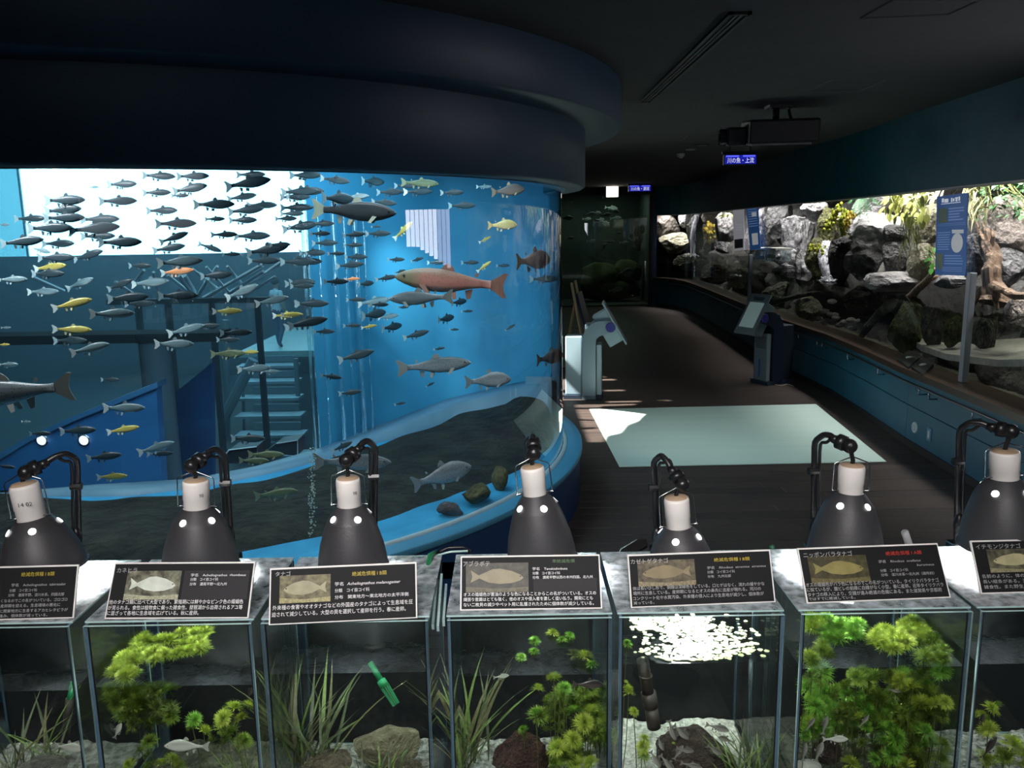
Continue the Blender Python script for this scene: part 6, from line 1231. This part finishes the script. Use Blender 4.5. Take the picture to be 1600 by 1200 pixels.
def leafmat(name, c1, c2, tr=.35):
    m, t, out = nt(name); df = N(t, 'ShaderNodeBsdfPrincipled'); df.inputs['Roughness'].default_value = .5; tl = N(t, 'ShaderNodeBsdfTranslucent'); tc = N(t, 'ShaderNodeTexCoord'); nz = N(t, 'ShaderNodeTexNoise'); nz.inputs['Scale'].default_value = 3; t.links.new(tc.outputs['Object'], nz.inputs['Vector'])
    c = ramp(t, nz.outputs['Fac'], [(.35, c1), (.65, c2)]); t.links.new(c, df.inputs['Base Color']); t.links.new(c, tl.inputs[0]); mx = N(t, 'ShaderNodeMixShader'); mx.inputs[0].default_value = tr; t.links.new(df.outputs[0], mx.inputs[1]); t.links.new(tl.outputs[0], mx.inputs[2]); t.links.new(mx.outputs[0], out.inputs[0]); MATS[name] = m; return m
M_wy = leafmat('whorl_yellow_green', (.30, .42, .03), (.48, .58, .10)); M_wg = leafmat('whorl_green', (.12, .32, .03), (.25, .46, .06)); M_wd = leafmat('whorl_dark_green', (.07, .11, .015), (.14, .19, .03)); M_wm = leafmat('whorl_mid_green', (.12, .20, .02), (.24, .34, .05))
WM = {'y': [whorl_mesh(k, M_wy) for k in range(2)], 'g': [whorl_mesh(k + 4, M_wg) for k in range(2)], 'd': [whorl_mesh(k + 8, M_wd, 48) for k in range(2)], 'm': [whorl_mesh(k + 12, M_wm) for k in range(2)]}
M_wstem = pbr('whorl_stem', (.09, .11, .03), .6)
prn = random.Random(21)
def clampx(p, ti):
    x0, x1 = TX[ti]; p.x = min(max(p.x, x0 + .012), x1 - .012); p.y = min(max(p.y, TY0 + .014), TY1 - .014); return p
def plant(name, lab, ti, items, group=None, stems=True, cat='plant'):
    """items: (px, py, radius px, depth Y, kind, upright?)"""
    P = []
    for u, v, r_, Y, kd, up in items:
        p = clampx(at_y(u, v, Y), ti); P.append((p, r_ * Y * 1.06 / FPX, kd, up))
    base = min(P, key=lambda q: q[0].z)[0]; rt = thing(name, lab, cat, (base.x, base.y, BOT + .03), group)
    for p, r_, kd, up in P:
        o = bpy.data.objects.new('leaf_whorl', prn.choice(WM[kd])); C.objects.link(o); o.parent = rt; o.matrix_parent_inverse = rt.matrix_basis.inverted(); o.location = p; o.scale = (r_ * 1.3, r_ * 1.3, r_ * 1.5); o.rotation_euler = (prn.uniform(-.3, .3) + (R(38) if up else R(4)), prn.uniform(-.35, .35), prn.uniform(0, 6))
    if stems:
        mb = MB()
        for p, r_, kd, up in P[::2]:
            b_ = Vector((p.x + prn.uniform(-.012, .012), min(p.y + .015, TY1 - .012), BOT + .035))
            if p.z > b_.z + .02: mb.tube([p, p.lerp(b_, .5) + Vector((prn.uniform(-.006, .006), 0, 0)), b_], .0008, 5)
        if mb.v: mb.build('stem', M_wstem, rt)
    return rt
def surf(ti, poly, n, r0, kd, seed, dz=-.004):
    """whorls lying on the water surface inside a picture polygon"""
    rr = random.Random(seed); out = []; xs_ = [p[0] for p in poly]; ys_ = [p[1] for p in poly]
    while len(out) < n:
        u, v = rr.uniform(min(xs_), max(xs_)), rr.uniform(min(ys_), max(ys_)); c = False; j = len(poly) - 1
        for k in range(len(poly)):
            if (poly[k][1] > v) != (poly[j][1] > v) and u < (poly[j][0] - poly[k][0]) * (v - poly[k][1]) / (poly[j][1] - poly[k][1]) + poly[k][0]: c = not c
            j = k
        if not c: continue
        p = at_z(u, v, WZS[ti] + dz)
        if TY0 + .01 < p.y < TY1 - .01: out.append((u, v, r0 * rr.uniform(.8, 1.2), p.y, kd if rr.random() < .8 else 'y', False))
    return out
def rnd(n, x0, x1, y0, y1, r_, ya, yb, kd, seed):
    rr = random.Random(seed); return [(rr.uniform(x0, x1), rr.uniform(y0, y1), r_ * rr.uniform(.75, 1.25), rr.uniform(ya, yb), rr.choice(kd), True) for _ in range(n)]
# tank 2
plant('feathery_plant', 'floating yellow-green feathery plant mass at the surface of the カネヒラ tank', 1, surf(1, [(212, 990), (325, 990), (322, 1015), (262, 1030), (260, 1055), (170, 1062), (158, 1050)], 44, 15, 'y', 1) + rnd(46, 138, 272, 1076, 1116, 16, 1.33, 1.46, 'mmmd', 2) + rnd(14, 190, 270, 1105, 1134, 14, 1.33, 1.4, 'md', 3), None, False)
plant('feathery_plant', 'tall yellow-green feathery plant at the grassy end of the カネヒラ tank', 1, [(365, 1108, 17, 1.36, 'y', 1), (386, 1104, 13, 1.37, 'y', 1), (350, 1122, 15, 1.37, 'y', 1), (378, 1125, 16, 1.36, 'y', 1), (345, 1140, 14, 1.39, 'm', 1), (365, 1145, 18, 1.38, 'm', 1), (380, 1160, 17, 1.38, 'm', 1), (350, 1165, 17, 1.4, 'd', 1), (318, 1145, 17, 1.35, 'y', 1), (303, 1125, 13, 1.37, 'g', 1), (300, 1134, 11, 1.38, 'm', 1), (332, 1160, 14, 1.38, 'd', 1)])
plant('feathery_plant', 'round dark green feathery tuft alone in the middle of the カネヒラ tank', 1, [(234, 1160, 14, 1.37, 'm', 1), (232, 1182, 11, 1.39, 'd', 1), (222, 1175, 14, 1.42, 'd', 1)])
plant('feathery_plant', 'row of bright feathery tufts along the bottom of the カネヒラ tank', 1, [(268, 1188, 14, 1.33, 'y', 1), (250, 1195, 13, 1.33, 'y', 1), (232, 1200, 13, 1.33, 'm', 1), (203, 1196, 12, 1.33, 'y', 1), (280, 1200, 12, 1.34, 'm', 1)])
# tank 4
plant('feathery_plant', 'floating green tufts on the water surface of the アブラボテ tank', 3, [(864, 991, 11, at_z(864, 991, WZS[3]).y, 'y', 0), (835, 1002, 10, at_z(835, 1002, WZS[3]).y, 'g', 0), (878, 1002, 11, at_z(878, 1002, WZS[3]).y, 'g', 0), (890, 994, 9, at_z(890, 996, WZS[3]).y, 'g', 0), (834, 1019, 9, at_z(834, 1019, WZS[3]).y, 'g', 0), (814, 1028, 9, at_z(814, 1028, WZS[3]).y, 'g', 0), (913, 1027, 15, at_z(913, 1030, WZS[3]).y, 'y', 0), (925, 1040, 11, at_z(925, 1041, WZS[3]).y, 'g', 0), (896, 1024, 12, at_z(896, 1030, WZS[3]).y, 'd', 0)], None, False)
plant('feathery_plant', 'big bushy feathery plant along the pale pipe side of the アブラボテ tank', 3, [(865, 1060, 13, 1.36, 'y', 1), (840, 1078, 13, 1.37, 'y', 1), (882, 1076, 12, 1.36, 'g', 1), (912, 1084, 15, 1.36, 'm', 1), (900, 1090, 14, 1.37, 'm', 1), (924, 1080, 12, 1.36, 'm', 1), (837, 1115, 12, 1.36, 'g', 1), (898, 1112, 14, 1.37, 'g', 1), (924, 1112, 14, 1.36, 'y', 1), (912, 1130, 17, 1.35, 'y', 1), (895, 1156, 16, 1.34, 'y', 1), (872, 1170, 17, 1.34, 'y', 1), (923, 1192, 13, 1.33, 'y', 1), (884, 1185, 18, 1.34, 'm', 1), (900, 1195, 16, 1.34, 'y', 1), (870, 1195, 15, 1.34, 'm', 1)] + rnd(44, 840, 938, 1075, 1185, 15, 1.37, 1.46, 'dmm', 5))
plant('feathery_plant', 'single small green tuft on the dark stone of the アブラボテ tank', 3, [(817, 1141, 9, 1.38, 'g', 1), (818, 1150, 7, 1.385, 'd', 1)])
# tank 5
plant('feathery_plant', 'two thin stems with knobbly pale whorls in the カゼトゲタナゴ tank', 4, [(982, 1084, 12, 1.36, 'y', 1), (981, 1076, 9, 1.36, 'y', 1), (990, 1113, 9, 1.36, 'y', 1), (978, 1066, 5, 1.36, 'y', 1), (979, 1007, 10, at_z(979, 1009, WZS[4]).y, 'g', 0)])
plant('feathery_plant', 'short pale whorled plant standing on white sand in the カゼトゲタナゴ tank', 4, [(1006, 1156, 12, 1.35, 'y', 1), (1006, 1168, 13, 1.35, 'y', 1), (1005, 1181, 11, 1.36, 'm', 1), (1053, 1163, 5, 1.36, 'y', 1)])
# tank 6
plant('feathery_plant', 'dense feathery thicket floating at the surface of the ニッポンバラタナゴ tank', 5, surf(5, [(1262, 965), (1345, 968), (1355, 1000), (1310, 1005), (1270, 1003)], 20, 17, 'g', 7) + surf(5, [(1380, 962), (1440, 962), (1450, 1015), (1400, 1022), (1362, 1000)], 22, 17, 'y', 8) + surf(5, [(1440, 985), (1500, 970), (1505, 1035), (1430, 1036)], 14, 16, 'm', 9) + surf(5, [(1258, 1005), (1300, 1008), (1290, 1036), (1258, 1036)], 6, 15, 'm', 10), None, False)
plant('feathery_plant', 'towering bright green feathery thicket filling the ニッポンバラタナゴ tank', 5, rnd(80, 1258, 1500, 1048, 1130, 17, 1.36, 1.5, 'mmdg', 11) + rnd(24, 1258, 1330, 1100, 1150, 15, 1.38, 1.46, 'mg', 13) + rnd(34, 1370, 1500, 1120, 1190, 17, 1.38, 1.48, 'dm', 12) + [(1275, 1105, 20, 1.35, 'g', 1), (1288, 1098, 15, 1.36, 'g', 1), (1255, 1147, 14, 1.34, 'g', 1), (1270, 1130, 18, 1.36, 'y', 1), (1282, 1138, 15, 1.36, 'g', 1), (1345, 1122, 14, 1.35, 'y', 1), (1352, 1135, 13, 1.36, 'g', 1), (1440, 1100, 19, 1.34, 'y', 1), (1462, 1102, 17, 1.34, 'y', 1), (1455, 1118, 19, 1.35, 'm', 1), (1493, 1098, 14, 1.34, 'y', 1), (1490, 1118, 15, 1.35, 'm', 1), (1385, 1140, 18, 1.33, 'g', 1), (1398, 1152, 20, 1.33, 'g', 1), (1380, 1162, 18, 1.34, 'g', 1), (1445, 1145, 18, 1.33, 'g', 1), (1450, 1165, 17, 1.33, 'g', 1), (1432, 1178, 17, 1.34, 'm', 1), (1395, 1180, 18, 1.33, 'g', 1), (1330, 1195, 17, 1.33, 'y', 1), (1365, 1187, 12, 1.33, 'g', 1), (1350, 1165, 15, 1.36, 'm', 1), (1490, 1165, 16, 1.34, 'm', 1), (1475, 1190, 17, 1.34, 'm', 1), (1415, 1198, 16, 1.33, 'y', 1), (1408, 1065, 17, 1.35, 'y', 1), (1425, 1075, 16, 1.35, 'y', 1), (1395, 1085, 16, 1.36, 'm', 1), (1490, 1050, 16, 1.36, 'g', 1), (1478, 1040, 14, 1.36, 'g', 1), (1340, 1060, 16, 1.36, 'm', 1)])
# tank 7
plant('feathery_plant', 'pale yellow-green feathery plant in the イチモンジタナゴ tank', 6, [(1548, 1108, 14, 1.36, 'y', 1), (1532, 1120, 13, 1.36, 'y', 1), (1545, 1140, 16, 1.35, 'y', 1), (1535, 1145, 13, 1.36, 'm', 1), (1582, 1165, 20, 1.34, 'y', 1), (1595, 1180, 18, 1.34, 'y', 1), (1570, 1182, 16, 1.34, 'm', 1), (1535, 1185, 16, 1.34, 'y', 1), (1548, 1192, 15, 1.34, 'y', 1), (1560, 1104, 11, 1.37, 'm', 1), (1600, 1200, 16, 1.34, 'y', 1)])
# blades of water grass
M_blade = [pbr('blade_dark', (.025, .040, .012), .5, col2=(.055, .075, .025), scale=20), pbr('blade_green', (.07, .13, .02), .5, col2=(.14, .20, .045), scale=20), pbr('blade_olive', (.05, .052, .018), .5, col2=(.11, .105, .04), scale=20)]
BM = [leaf_mesh('blade', 1.0, .019, m, bend=.5, n=7) for m in M_blade]
def grass(lab, ti, bases, cols, hrange, seed, wd=1.0):
    rr = random.Random(seed); p0 = clampx(at_y(bases[0][0], bases[0][1], bases[0][2]), ti); rt = thing('water_grass', lab, 'plant', (p0.x, p0.y, BOT + .03), 'water grass clumps')
    for u, v, Y, n in bases:
        b_ = clampx(at_y(u, v, Y), ti); b_.z = max(BOT + .02, min(b_.z, BOT + .07))
        for k in range(n):
            L = rr.uniform(*hrange); o = bpy.data.objects.new('blade', BM[rr.choice(cols)]); C.objects.link(o); o.parent = rt; o.matrix_parent_inverse = rt.matrix_basis.inverted()
            x0, x1 = TX[ti]; o.location = (min(max(b_.x + rr.gauss(0, .008), x0 + .012), x1 - .012), min(max(b_.y + rr.gauss(0, .006), TY0 + .02), TY1 - .03), b_.z)
            room = min(o.location.x - x0, x1 - o.location.x, .1); L = min(L, WZS[ti] - o.location.z - .004)
            tilt = R(rr.uniform(58, 86)); az = rr.uniform(-1.9, 1.9)
            if L * math.cos(tilt) > room * .9: tilt = math.acos(max(.02, min(.99, room * .8 / L)))
            o.scale = (L * wd, L, L); o.rotation_euler = (tilt, rr.uniform(-.3, .3), az if abs(math.sin(az) * L * math.cos(tilt)) < room else 0)
            if abs(o.location.y - TY1) < L * math.cos(tilt) + .02: o.rotation_euler.z = math.pi + az * .4
    return rt
grass('dark grass clump in the tank cut by the picture edge', 0, [(15, 1185, 1.38, 8), (40, 1185, 1.40, 8), (65, 1185, 1.40, 8), (85, 1188, 1.42, 6), (28, 1195, 1.34, 8)], [0, 0, 1, 2], (.06, .17), 1)
grass('pale thin grass clump at the corner of the カネヒラ tank', 1, [(385, 1190, 1.35, 9), (378, 1198, 1.34, 6)], [1], (.05, .10), 2, .8)
grass('tall dark grass thicket in the タナゴ tank', 2, [(425, 1185, 1.40, 9), (440, 1188, 1.42, 10), (460, 1188, 1.42, 10), (475, 1190, 1.40, 10), (495, 1190, 1.38, 9), (510, 1192, 1.40, 8)], [0, 0, 2, 1], (.07, .20), 3)
grass('short green grass in front of the beige stone in the タナゴ tank', 2, [(560, 1192, 1.34, 6), (585, 1192, 1.34, 7), (610, 1194, 1.335, 5), (622, 1194, 1.335, 4)], [1, 0], (.04, .085), 4, 1.3)
grass('tall olive grass standing against the side of the アブラボテ tank', 3, [(712, 1188, 1.38, 12), (725, 1188, 1.40, 12), (738, 1190, 1.40, 10), (705, 1195, 1.35, 8), (752, 1190, 1.44, 5)], [0, 2, 1], (.08, .19), 5)
grass('upright light green grass on the white sand of the カゼトゲタナゴ tank', 4, [(1150, 1188, 1.35, 8), (1162, 1185, 1.36, 9), (1175, 1185, 1.36, 9), (1190, 1190, 1.35, 6), (1210, 1185, 1.37, 6), (1140, 1195, 1.34, 4)], [1, 1, 0], (.04, .10), 6, 1.1)
# floating leaves that blaze under the lamp in tank 5
dw = MB(); rr = random.Random(9)
for k in range(900):
    u, v = (rr.gauss(1098, 44), rr.gauss(1008, 18)) if rr.random() < .7 else (rr.uniform(985, 1110), rr.uniform(965, 985))
    p = at_z(u, v, WZS[4] + .0015)
    x0, x1 = TX[4]
    if not (x0 + .012 < p.x < x1 - .012 and TY0 + .012 < p.y < TY1 - .012): continue
    s_ = rr.uniform(.0025, .006); a0 = rr.random() * 6; dw.add([(p.x, p.y, p.z + .001)] + [(p.x + s_ * math.cos(a0 + t), p.y + s_ * math.sin(a0 + t), p.z + rr.uniform(0, .0012)) for t in (0, 1.05, 2.1, 3.14, 4.2, 5.2)], [(0, j, j % 6 + 1) for j in range(1, 7)])
o = dw.build('duckweed', pbr('duckweed_pale', (.62, .72, .36), .5, col2=(.75, .82, .5), scale=40)); tag(o, 'carpet of pale floating duckweed blazing under the lamp in the カゼトゲタナゴ tank', 'duckweed', kind='stuff')
# stones
def tstone(lab, ti, u, v, w_, h_, Y, m, seed, zr=0., sub=4):
    p = clampx(at_y(u, v, Y), ti); s_ = Y * 1.06 / FPX; o = rock(seed, (w_ * s_, min(.12, w_ * s_ * .75), h_ * s_), p, (0, 0, zr), m, 'stone', sub=sub, facets=10); return tag(o, lab, 'stone')
M_beige = pbr('stone_beige', (.20, .18, .10), .9, col2=(.36, .33, .21), scale=5, bump=.9, bscale=18, detail=8, bdist=.05); M_lava = pbr('stone_red_brown', (.055, .022, .015), .95, col2=(.13, .06, .04), scale=7, bump=1., bscale=22, detail=8, bdist=.06); M_brn = pbr('stone_brown', (.10, .075, .05), .9, col2=(.2, .16, .1), scale=6, bump=.9, bscale=16, bdist=.05); M_gst = pbr('stone_grey_tank', (.16, .16, .14), .9, col2=(.33, .32, .27), scale=6, bump=.9, bscale=16, bdist=.05); M_drk = pbr('stone_dark_brown', (.035, .022, .016), .9, col2=(.09, .06, .045), scale=6, bump=.9, bscale=16, bdist=.05)
tstone('beige stone lying on the gravel of the タナゴ tank', 2, 606, 1166, 108, 62, 1.46, M_beige, 60, .3)
tstone('low brown stone at the bottom of the タナゴ tank below the grass', 2, 515, 1199, 90, 30, 1.37, M_brn, 61, 1.)
tstone('small brown stone at the corner of the タナゴ tank', 2, 640, 1200, 40, 22, 1.36, M_brn, 62)
tstone('big rough red-brown stone in the アブラボテ tank', 3, 815, 1182, 104, 86, 1.42, M_lava, 63, .5)
tstone('dark brown stone with a hollow under the shoal in the カゼトゲタナゴ tank', 4, 1084, 1180, 128, 76, 1.43, M_drk, 64, .2)
tstone('dark stone with white spots beneath the plants in the ニッポンバラタナゴ tank', 5, 1292, 1176, 50, 44, 1.40, M_drk, 65)
tstone('pale crumbly stone at the bottom corner of the ニッポンバラタナゴ tank', 5, 1262, 1198, 40, 26, 1.36, M_gravel[1], 66)
tstone('grey slanting stone in the tank cut by the picture edge', 0, 70, 1196, 80, 26, 1.36, M_gst, 67)
# pipes and fittings
M_gp = pbr('pipe_green', (.015, .16, .06), .35, col2=(.02, .22, .085), scale=30); M_dp = pbr('pipe_dark', (.03, .025, .02), .5, col2=(.06, .05, .04), scale=25); M_cp = glass('tube_clear', (.85, .92, .92), 1.5, boost=2., dirt=.2, dirtscale=30)
def pv(u, v, Y): return at_y(u, v, Y)
st_ = thing('filter_strainer', 'green ribbed strainer pipe slanting into the water of the タナゴ tank', 'pipe', pv(600, 1080, 1.45)); a, b_ = pv(578, 1035, 1.47), pv(619, 1101, 1.43); d_ = (b_ - a)
MB().tube([a, a + d_ * .45], .0055, 10).build('pipe', M_gp, st_, True); MB().tube([a + d_ * .42, a + d_ * .58], [.0085, .009], 14).build('collar', M_gp, st_, True); MB().tube([a + d_ * .58, a + d_ * .99], [.0062, .0052], 12).build('core', M_dp, st_, True)
for k in range(12):
    a_ = 2 * math.pi * k / 12; s1 = d_.orthogonal().normalized(); s2 = d_.normalized().cross(s1); o_ = s1 * math.cos(a_) + s2 * math.sin(a_); MB().tube([a + d_ * .58 + o_ * .0078, a + d_ + o_ * .0062], .0011, 5).build('rib', M_gp, st_)
ps = thing('filter_pipe', 'dark segmented filter pipe hanging in the カゼトゲタナゴ tank', 'pipe', pv(1015, 1080, 1.42)); ys_ = [(1004, 1030), (1009, 1056), (1013, 1085), (1017, 1104), (1022, 1136)]; q = [pv(u, v, 1.43) for u, v in ys_]
MB().tube([q[0], q[2]], .011, 14).build('upper_tube', M_dp, ps, True); MB().tube([q[2] + Vector((0, 0, .004)), q[3]], .0145, 14).build('joint', M_dp, ps, True); MB().tube([q[3], q[4]], [.0125, .013], 14).build('strainer', M_dp, ps, True); MB().tube([q[1] + Vector((0, 0, .002)), q[1] - Vector((0, 0, .002))], .0125, 14).build('ring', M_dp, ps, True)
o = MB().tube([pv(1173, 1030, 1.52), pv(1172, 1140, 1.52)], .004, 8).build('glass_tube', M_cp, None, True); tag(o, 'clear vertical tube at the back of the カゼトゲタナゴ tank', 'tube')
o = MB().tube([pv(942, 1050, 1.50), pv(944, 1195, 1.50)], .011, 12).build('grey_pipe', pbr('pipe_grey', (.06, .065, .07), .5), None, True); tag(o, 'grey vertical pipe behind the bushy plant in the アブラボテ tank', 'pipe')
tb = thing('air_tube', 'clear slanting air tube with a dark suction cup in the ニッポンバラタナゴ tank', 'tube', pv(1440, 970, 1.42)); MB().tube([pv(1412, 942, 1.47), pv(1435, 965, 1.46), pv(1459, 990, 1.45)], .0032, 8).build('tube', M_cp, tb, True); c = pv(1464, 992, 1.45); MB().lathe([(.001, .004), (.006, .003), (.011, -.006), (.012, -.007)], 14, Matrix.Translation(c) @ Matrix.Rotation(R(70), 4, 'Y')).build('suction_cup', pbr('cup_black', (.02, .02, .02), .3), tb, True)
gp1 = thing('filter_pipe', 'green pipe hanging at the corner of the tank cut by the picture edge', 'pipe', pv(106, 1110, 1.5)); MB().tube([pv(115, 1065, 1.52), pv(109, 1095, 1.5)], .006, 10).build('upper_tube', M_gp, gp1, True); MB().tube([pv(109, 1092, 1.5), pv(103, 1145, 1.5)], [.008, .0075], 12).build('strainer', M_dp, gp1, True)
hz = thing('green_hose', 'green hose with a loop rising between the タナゴ and アブラボテ tanks', 'hose', pv(665, 940, 1.45)); hx = TX[2][1] + .004
MB().tube([Vector((TX[2][1] - .012, 1.42, 1.40)), Vector((TX[2][1] - .010, 1.46, 1.5)), pv(668, 935, 1.50), pv(669, 885, 1.53), pv(672, 868, 1.56), pv(684, 862, 1.60)], .0052, 10).build('hose', M_gp, hz, True)
hk = thing('filter_hanger', 'glossy black looped handle above the gap beside the アブラボテ sign', 'handle', pv(700, 870, 1.6)); MB().tube([pv(672, 884, 1.6), pv(678, 866, 1.6), pv(700, 856, 1.6), pv(724, 855, 1.6), pv(733, 860, 1.6), pv(735, 885, 1.6)], .0034, 8).build('loop', M_arm, hk, True); MB().tube([pv(682, 868, 1.58), pv(704, 862, 1.58), pv(731, 861, 1.58)], .0022, 8).build('inner_loop', M_edge, hk, True); MB().box(tuple(pv(676, 905, 1.62)), tuple(pv(734, 884, 1.60) + Vector((0, .02, 0)))).build('clip', M_arm, hk)
for i, (u0, v0, u1, v1) in enumerate(((683, 905, 676, 975), (690, 896, 684, 978), (697, 912, 693, 970))):
    a, b_ = pv(u0, v0, 1.52), pv(u1, v1, 1.33); w_ = .0022; mb = MB(); mb.add([a + Vector((-w_, 0, 0)), a + Vector((w_, 0, 0)), b_ + Vector((w_, 0, 0)), b_ + Vector((-w_, 0, 0)), a + Vector((-w_, .004, -.012)), a + Vector((w_, .004, -.012)), b_ + Vector((w_, .004, -.012)), b_ + Vector((-w_, .004, -.012))], [(0, 1, 2, 3), (7, 6, 5, 4), (0, 3, 7, 4), (1, 5, 6, 2), (0, 4, 5, 1), (3, 2, 6, 7)])
    o = mb.build('glass_strip', M_edge); tag(o, ['glass strip in the gap by the green hose, nearest the タナゴ tank', 'tallest glass strip in the middle of the gap by the green hose', 'glass strip in the gap, nearest the アブラボテ tank'][i], 'glass strip', 'glass strips in the gap')
bp_ = thing('water_filter', 'glossy black oblong filter lid tilted beside the カゼトゲタナゴ sign', 'lid', pv(985, 858, 1.6)); mb = MB(); q = [pv(966, 866, 1.58), pv(970, 858, 1.60), pv(995, 843, 1.64), pv(1010, 842, 1.64), pv(1012, 852, 1.62), pv(985, 866, 1.58)]; mb.add([*q, *[p - Vector((0, -.006, .008)) for p in q]], [tuple(range(6)), tuple(range(11, 5, -1))] + [(k, k + 6, (k + 1) % 6 + 6, (k + 1) % 6) for k in range(6)]); mb.build('lid', pbr('lid_gloss_black', (.02, .02, .022), .12), bp_); MB().tube(q[:3], .0012, 6).build('rim', M_edge, bp_, True)
o = MB().tube([pv(1424, 880, 1.62), pv(1420, 850, 1.62), pv(1414, 832, 1.60)], .0075, 12).build('pipe_end', pbr('pipe_pale', (.42, .43, .45), .3), None, True); tag(o, 'pale grey pipe end sticking up behind the ニッポンバラタナゴ sign', 'pipe')
for i, (u, v) in enumerate(((437, 880), (1206, 856), (202, 883), (526, 878))):
    p = pv(u, v, 1.60); rt = thing('air_valve', ['small green valve knob standing behind the タナゴ sign edge', 'small green valve knob behind the edge of the カゼトゲタナゴ sign', 'small green valve knob behind the カネヒラ sign', 'small green valve knob right beside the shade of the lamp over the タナゴ tank'][i], 'valve', (p.x, p.y, 1.5)); MB().sphere(tuple(p), .0065, 10, 7, (1, 1, 1.1)).build('knob', pbr('valve_green', (.02, .10, .05), .15), rt, True); MB().tube([p, Vector((p.x, p.y, 1.49))], .003, 8).build('stem', M_dp, rt)
cl_ = thing('black_clip', 'small black pointed clip behind the タナゴ sign', 'clip', pv(472, 880, 1.6)); p = pv(472, 884, 1.6); MB().prism([(-.010, -.012), (.010, -.012), (.008, .016)], 0, .004, Matrix.Translation(p) @ Matrix.Rotation(R(90), 4, 'X')).build('wedge', M_arm, cl_); MB().box((p.x - .05, p.y, p.z - .02), (p.x + .03, p.y + .006, p.z - .010)).build('bar', M_arm, cl_)
# fish of the small tanks
fp1 = fish_proto('bitterling', 'deep', fish_mat('bitterling_grey', (.10, .10, .085), (.26, .26, .22), (.42, .42, .38)), pbr('bit_fin', (.18, .18, .15), .5), pbr('bit_tail', (.2, .2, .17), .5)); fp2 = fish_proto('bitterling', 'deep', fish_mat('bitterling_pale', (.42, .44, .38), (.60, .62, .54), (.75, .76, .70)), pbr('bitp_fin', (.4, .42, .36), .5), pbr('bitp_tail', (.4, .42, .36), .5)); fp3 = fish_proto('bitterling', 'deep', fish_mat('bitterling_dark', (.025, .022, .02), (.07, .06, .055), (.12, .11, .10)), pbr('bitd_fin', (.08, .07, .06), .5), pbr('bitd_tail', (.07, .06, .05), .5))
SF = [(fp2, 0, 108, 1168, 56, 0, 1.36, 'pale slim fish half hidden by the tank corner, in the tank cut by the edge'),
 (fp2, 1, 184, 1142, 30, 62, 1.36, 'small white fish pointing steeply up in the カネヒラ tank'), (fp2, 1, 292, 1166, 70, 190, 1.34, 'larger pale fish facing away from the corridor in the カネヒラ tank'), (fp3, 1, 394, 1077, 26, 120, 1.42, 'small dim fish at the water line corner of the カネヒラ tank'),
 (fp3, 3, 919, 1070, 52, -6, 1.35, 'dark fish above the bushy plant in the アブラボテ tank'), (fp2, 3, 783, 1057, 26, 8, 1.34, 'yellowish fish touching the water line of the アブラボテ tank'),
 (fp1, 4, 1050, 1141, 38, -72, 1.36, 'grey fish diving head down, nearest the dark pipe in the カゼトゲタナゴ tank'), (fp1, 4, 1064, 1144, 40, -48, 1.35, 'grey fish diving beside the first diver in the カゼトゲタナゴ tank'), (fp1, 4, 1121, 1137, 40, -15, 1.37, 'grey fish swimming level over the white sand ridge'), (fp1, 4, 1135, 1156, 32, 205, 1.36, 'grey fish facing the dark stone from the grass side'), (fp1, 4, 1070, 1172, 34, -20, 1.34, 'grey fish over the middle of the dark stone'), (fp1, 4, 1060, 1176, 30, 60, 1.34, 'grey fish rising over the dark stone'), (fp1, 4, 1032, 1162, 26, -70, 1.35, 'small grey fish diving at the edge of the dark stone'), (fp1, 4, 1116, 1172, 34, -40, 1.35, 'dim grey fish on the grass side of the dark stone'), (fp1, 4, 1024, 1186, 36, -60, 1.33, 'grey fish diving in front of the dark stone, low'), (fp1, 4, 1080, 1196, 36, -10, 1.33, 'grey fish at the very bottom before the dark stone'), (fp1, 4, 1042, 1192, 36, -50, 1.33, 'grey fish slanting down at the bottom before the dark stone'),
 (fp2, 5, 1305, 1155, 40, 6, 1.33, 'pale fish swimming level before the dark hollow in the ニッポンバラタナゴ tank'), (fp1, 5, 1289, 1133, 34, 78, 1.335, 'grey fish pointing up along the bright tufts'), (fp1, 5, 1257, 1175, 34, 82, 1.33, 'grey fish pointing up close to the side pane'), (fp1, 5, 1280, 1175, 38, 75, 1.33, 'grey fish pointing up by the dark spotted stone'), (fp1, 5, 1350, 1127, 26, 50, 1.34, 'small grey fish slanting up over the middle tufts'), (fp1, 5, 1266, 1132, 28, 50, 1.34, 'small grey fish slanting up by the side pane'), (fp1, 5, 1398, 1079, 22, -15, 1.345, 'tiny grey fish high in the thicket'),
 (fp3, 6, 1535, 1124, 22, 85, 1.34, 'tiny dark fish upright before the pale plant in the イチモンジタナゴ tank'), (fp3, 6, 1546, 1168, 44, 62, 1.335, 'dark fish slanting up before the pale plant in the イチモンジタナゴ tank')]
us = set()
for i, (pf, ti, u, v, L, ang, Y, lab) in enumerate(SF):
    if id(pf) in us: o = copy_tree(pf)
    else: us.add(id(pf)); o = pf
    p = at_y(u, v, Y); Lw = L * Y * 1.06 / FPX; o.location = p; o.scale = (Lw, Lw, Lw); fl = 90 < ang < 270
    o.rotation_euler = (0, R(180 - ang) if fl else R(-ang), R(180 if fl else 0) + R(rng.uniform(-15, 15))); tag(o, lab, 'fish', 'small fish in the front tanks')
flush_text()
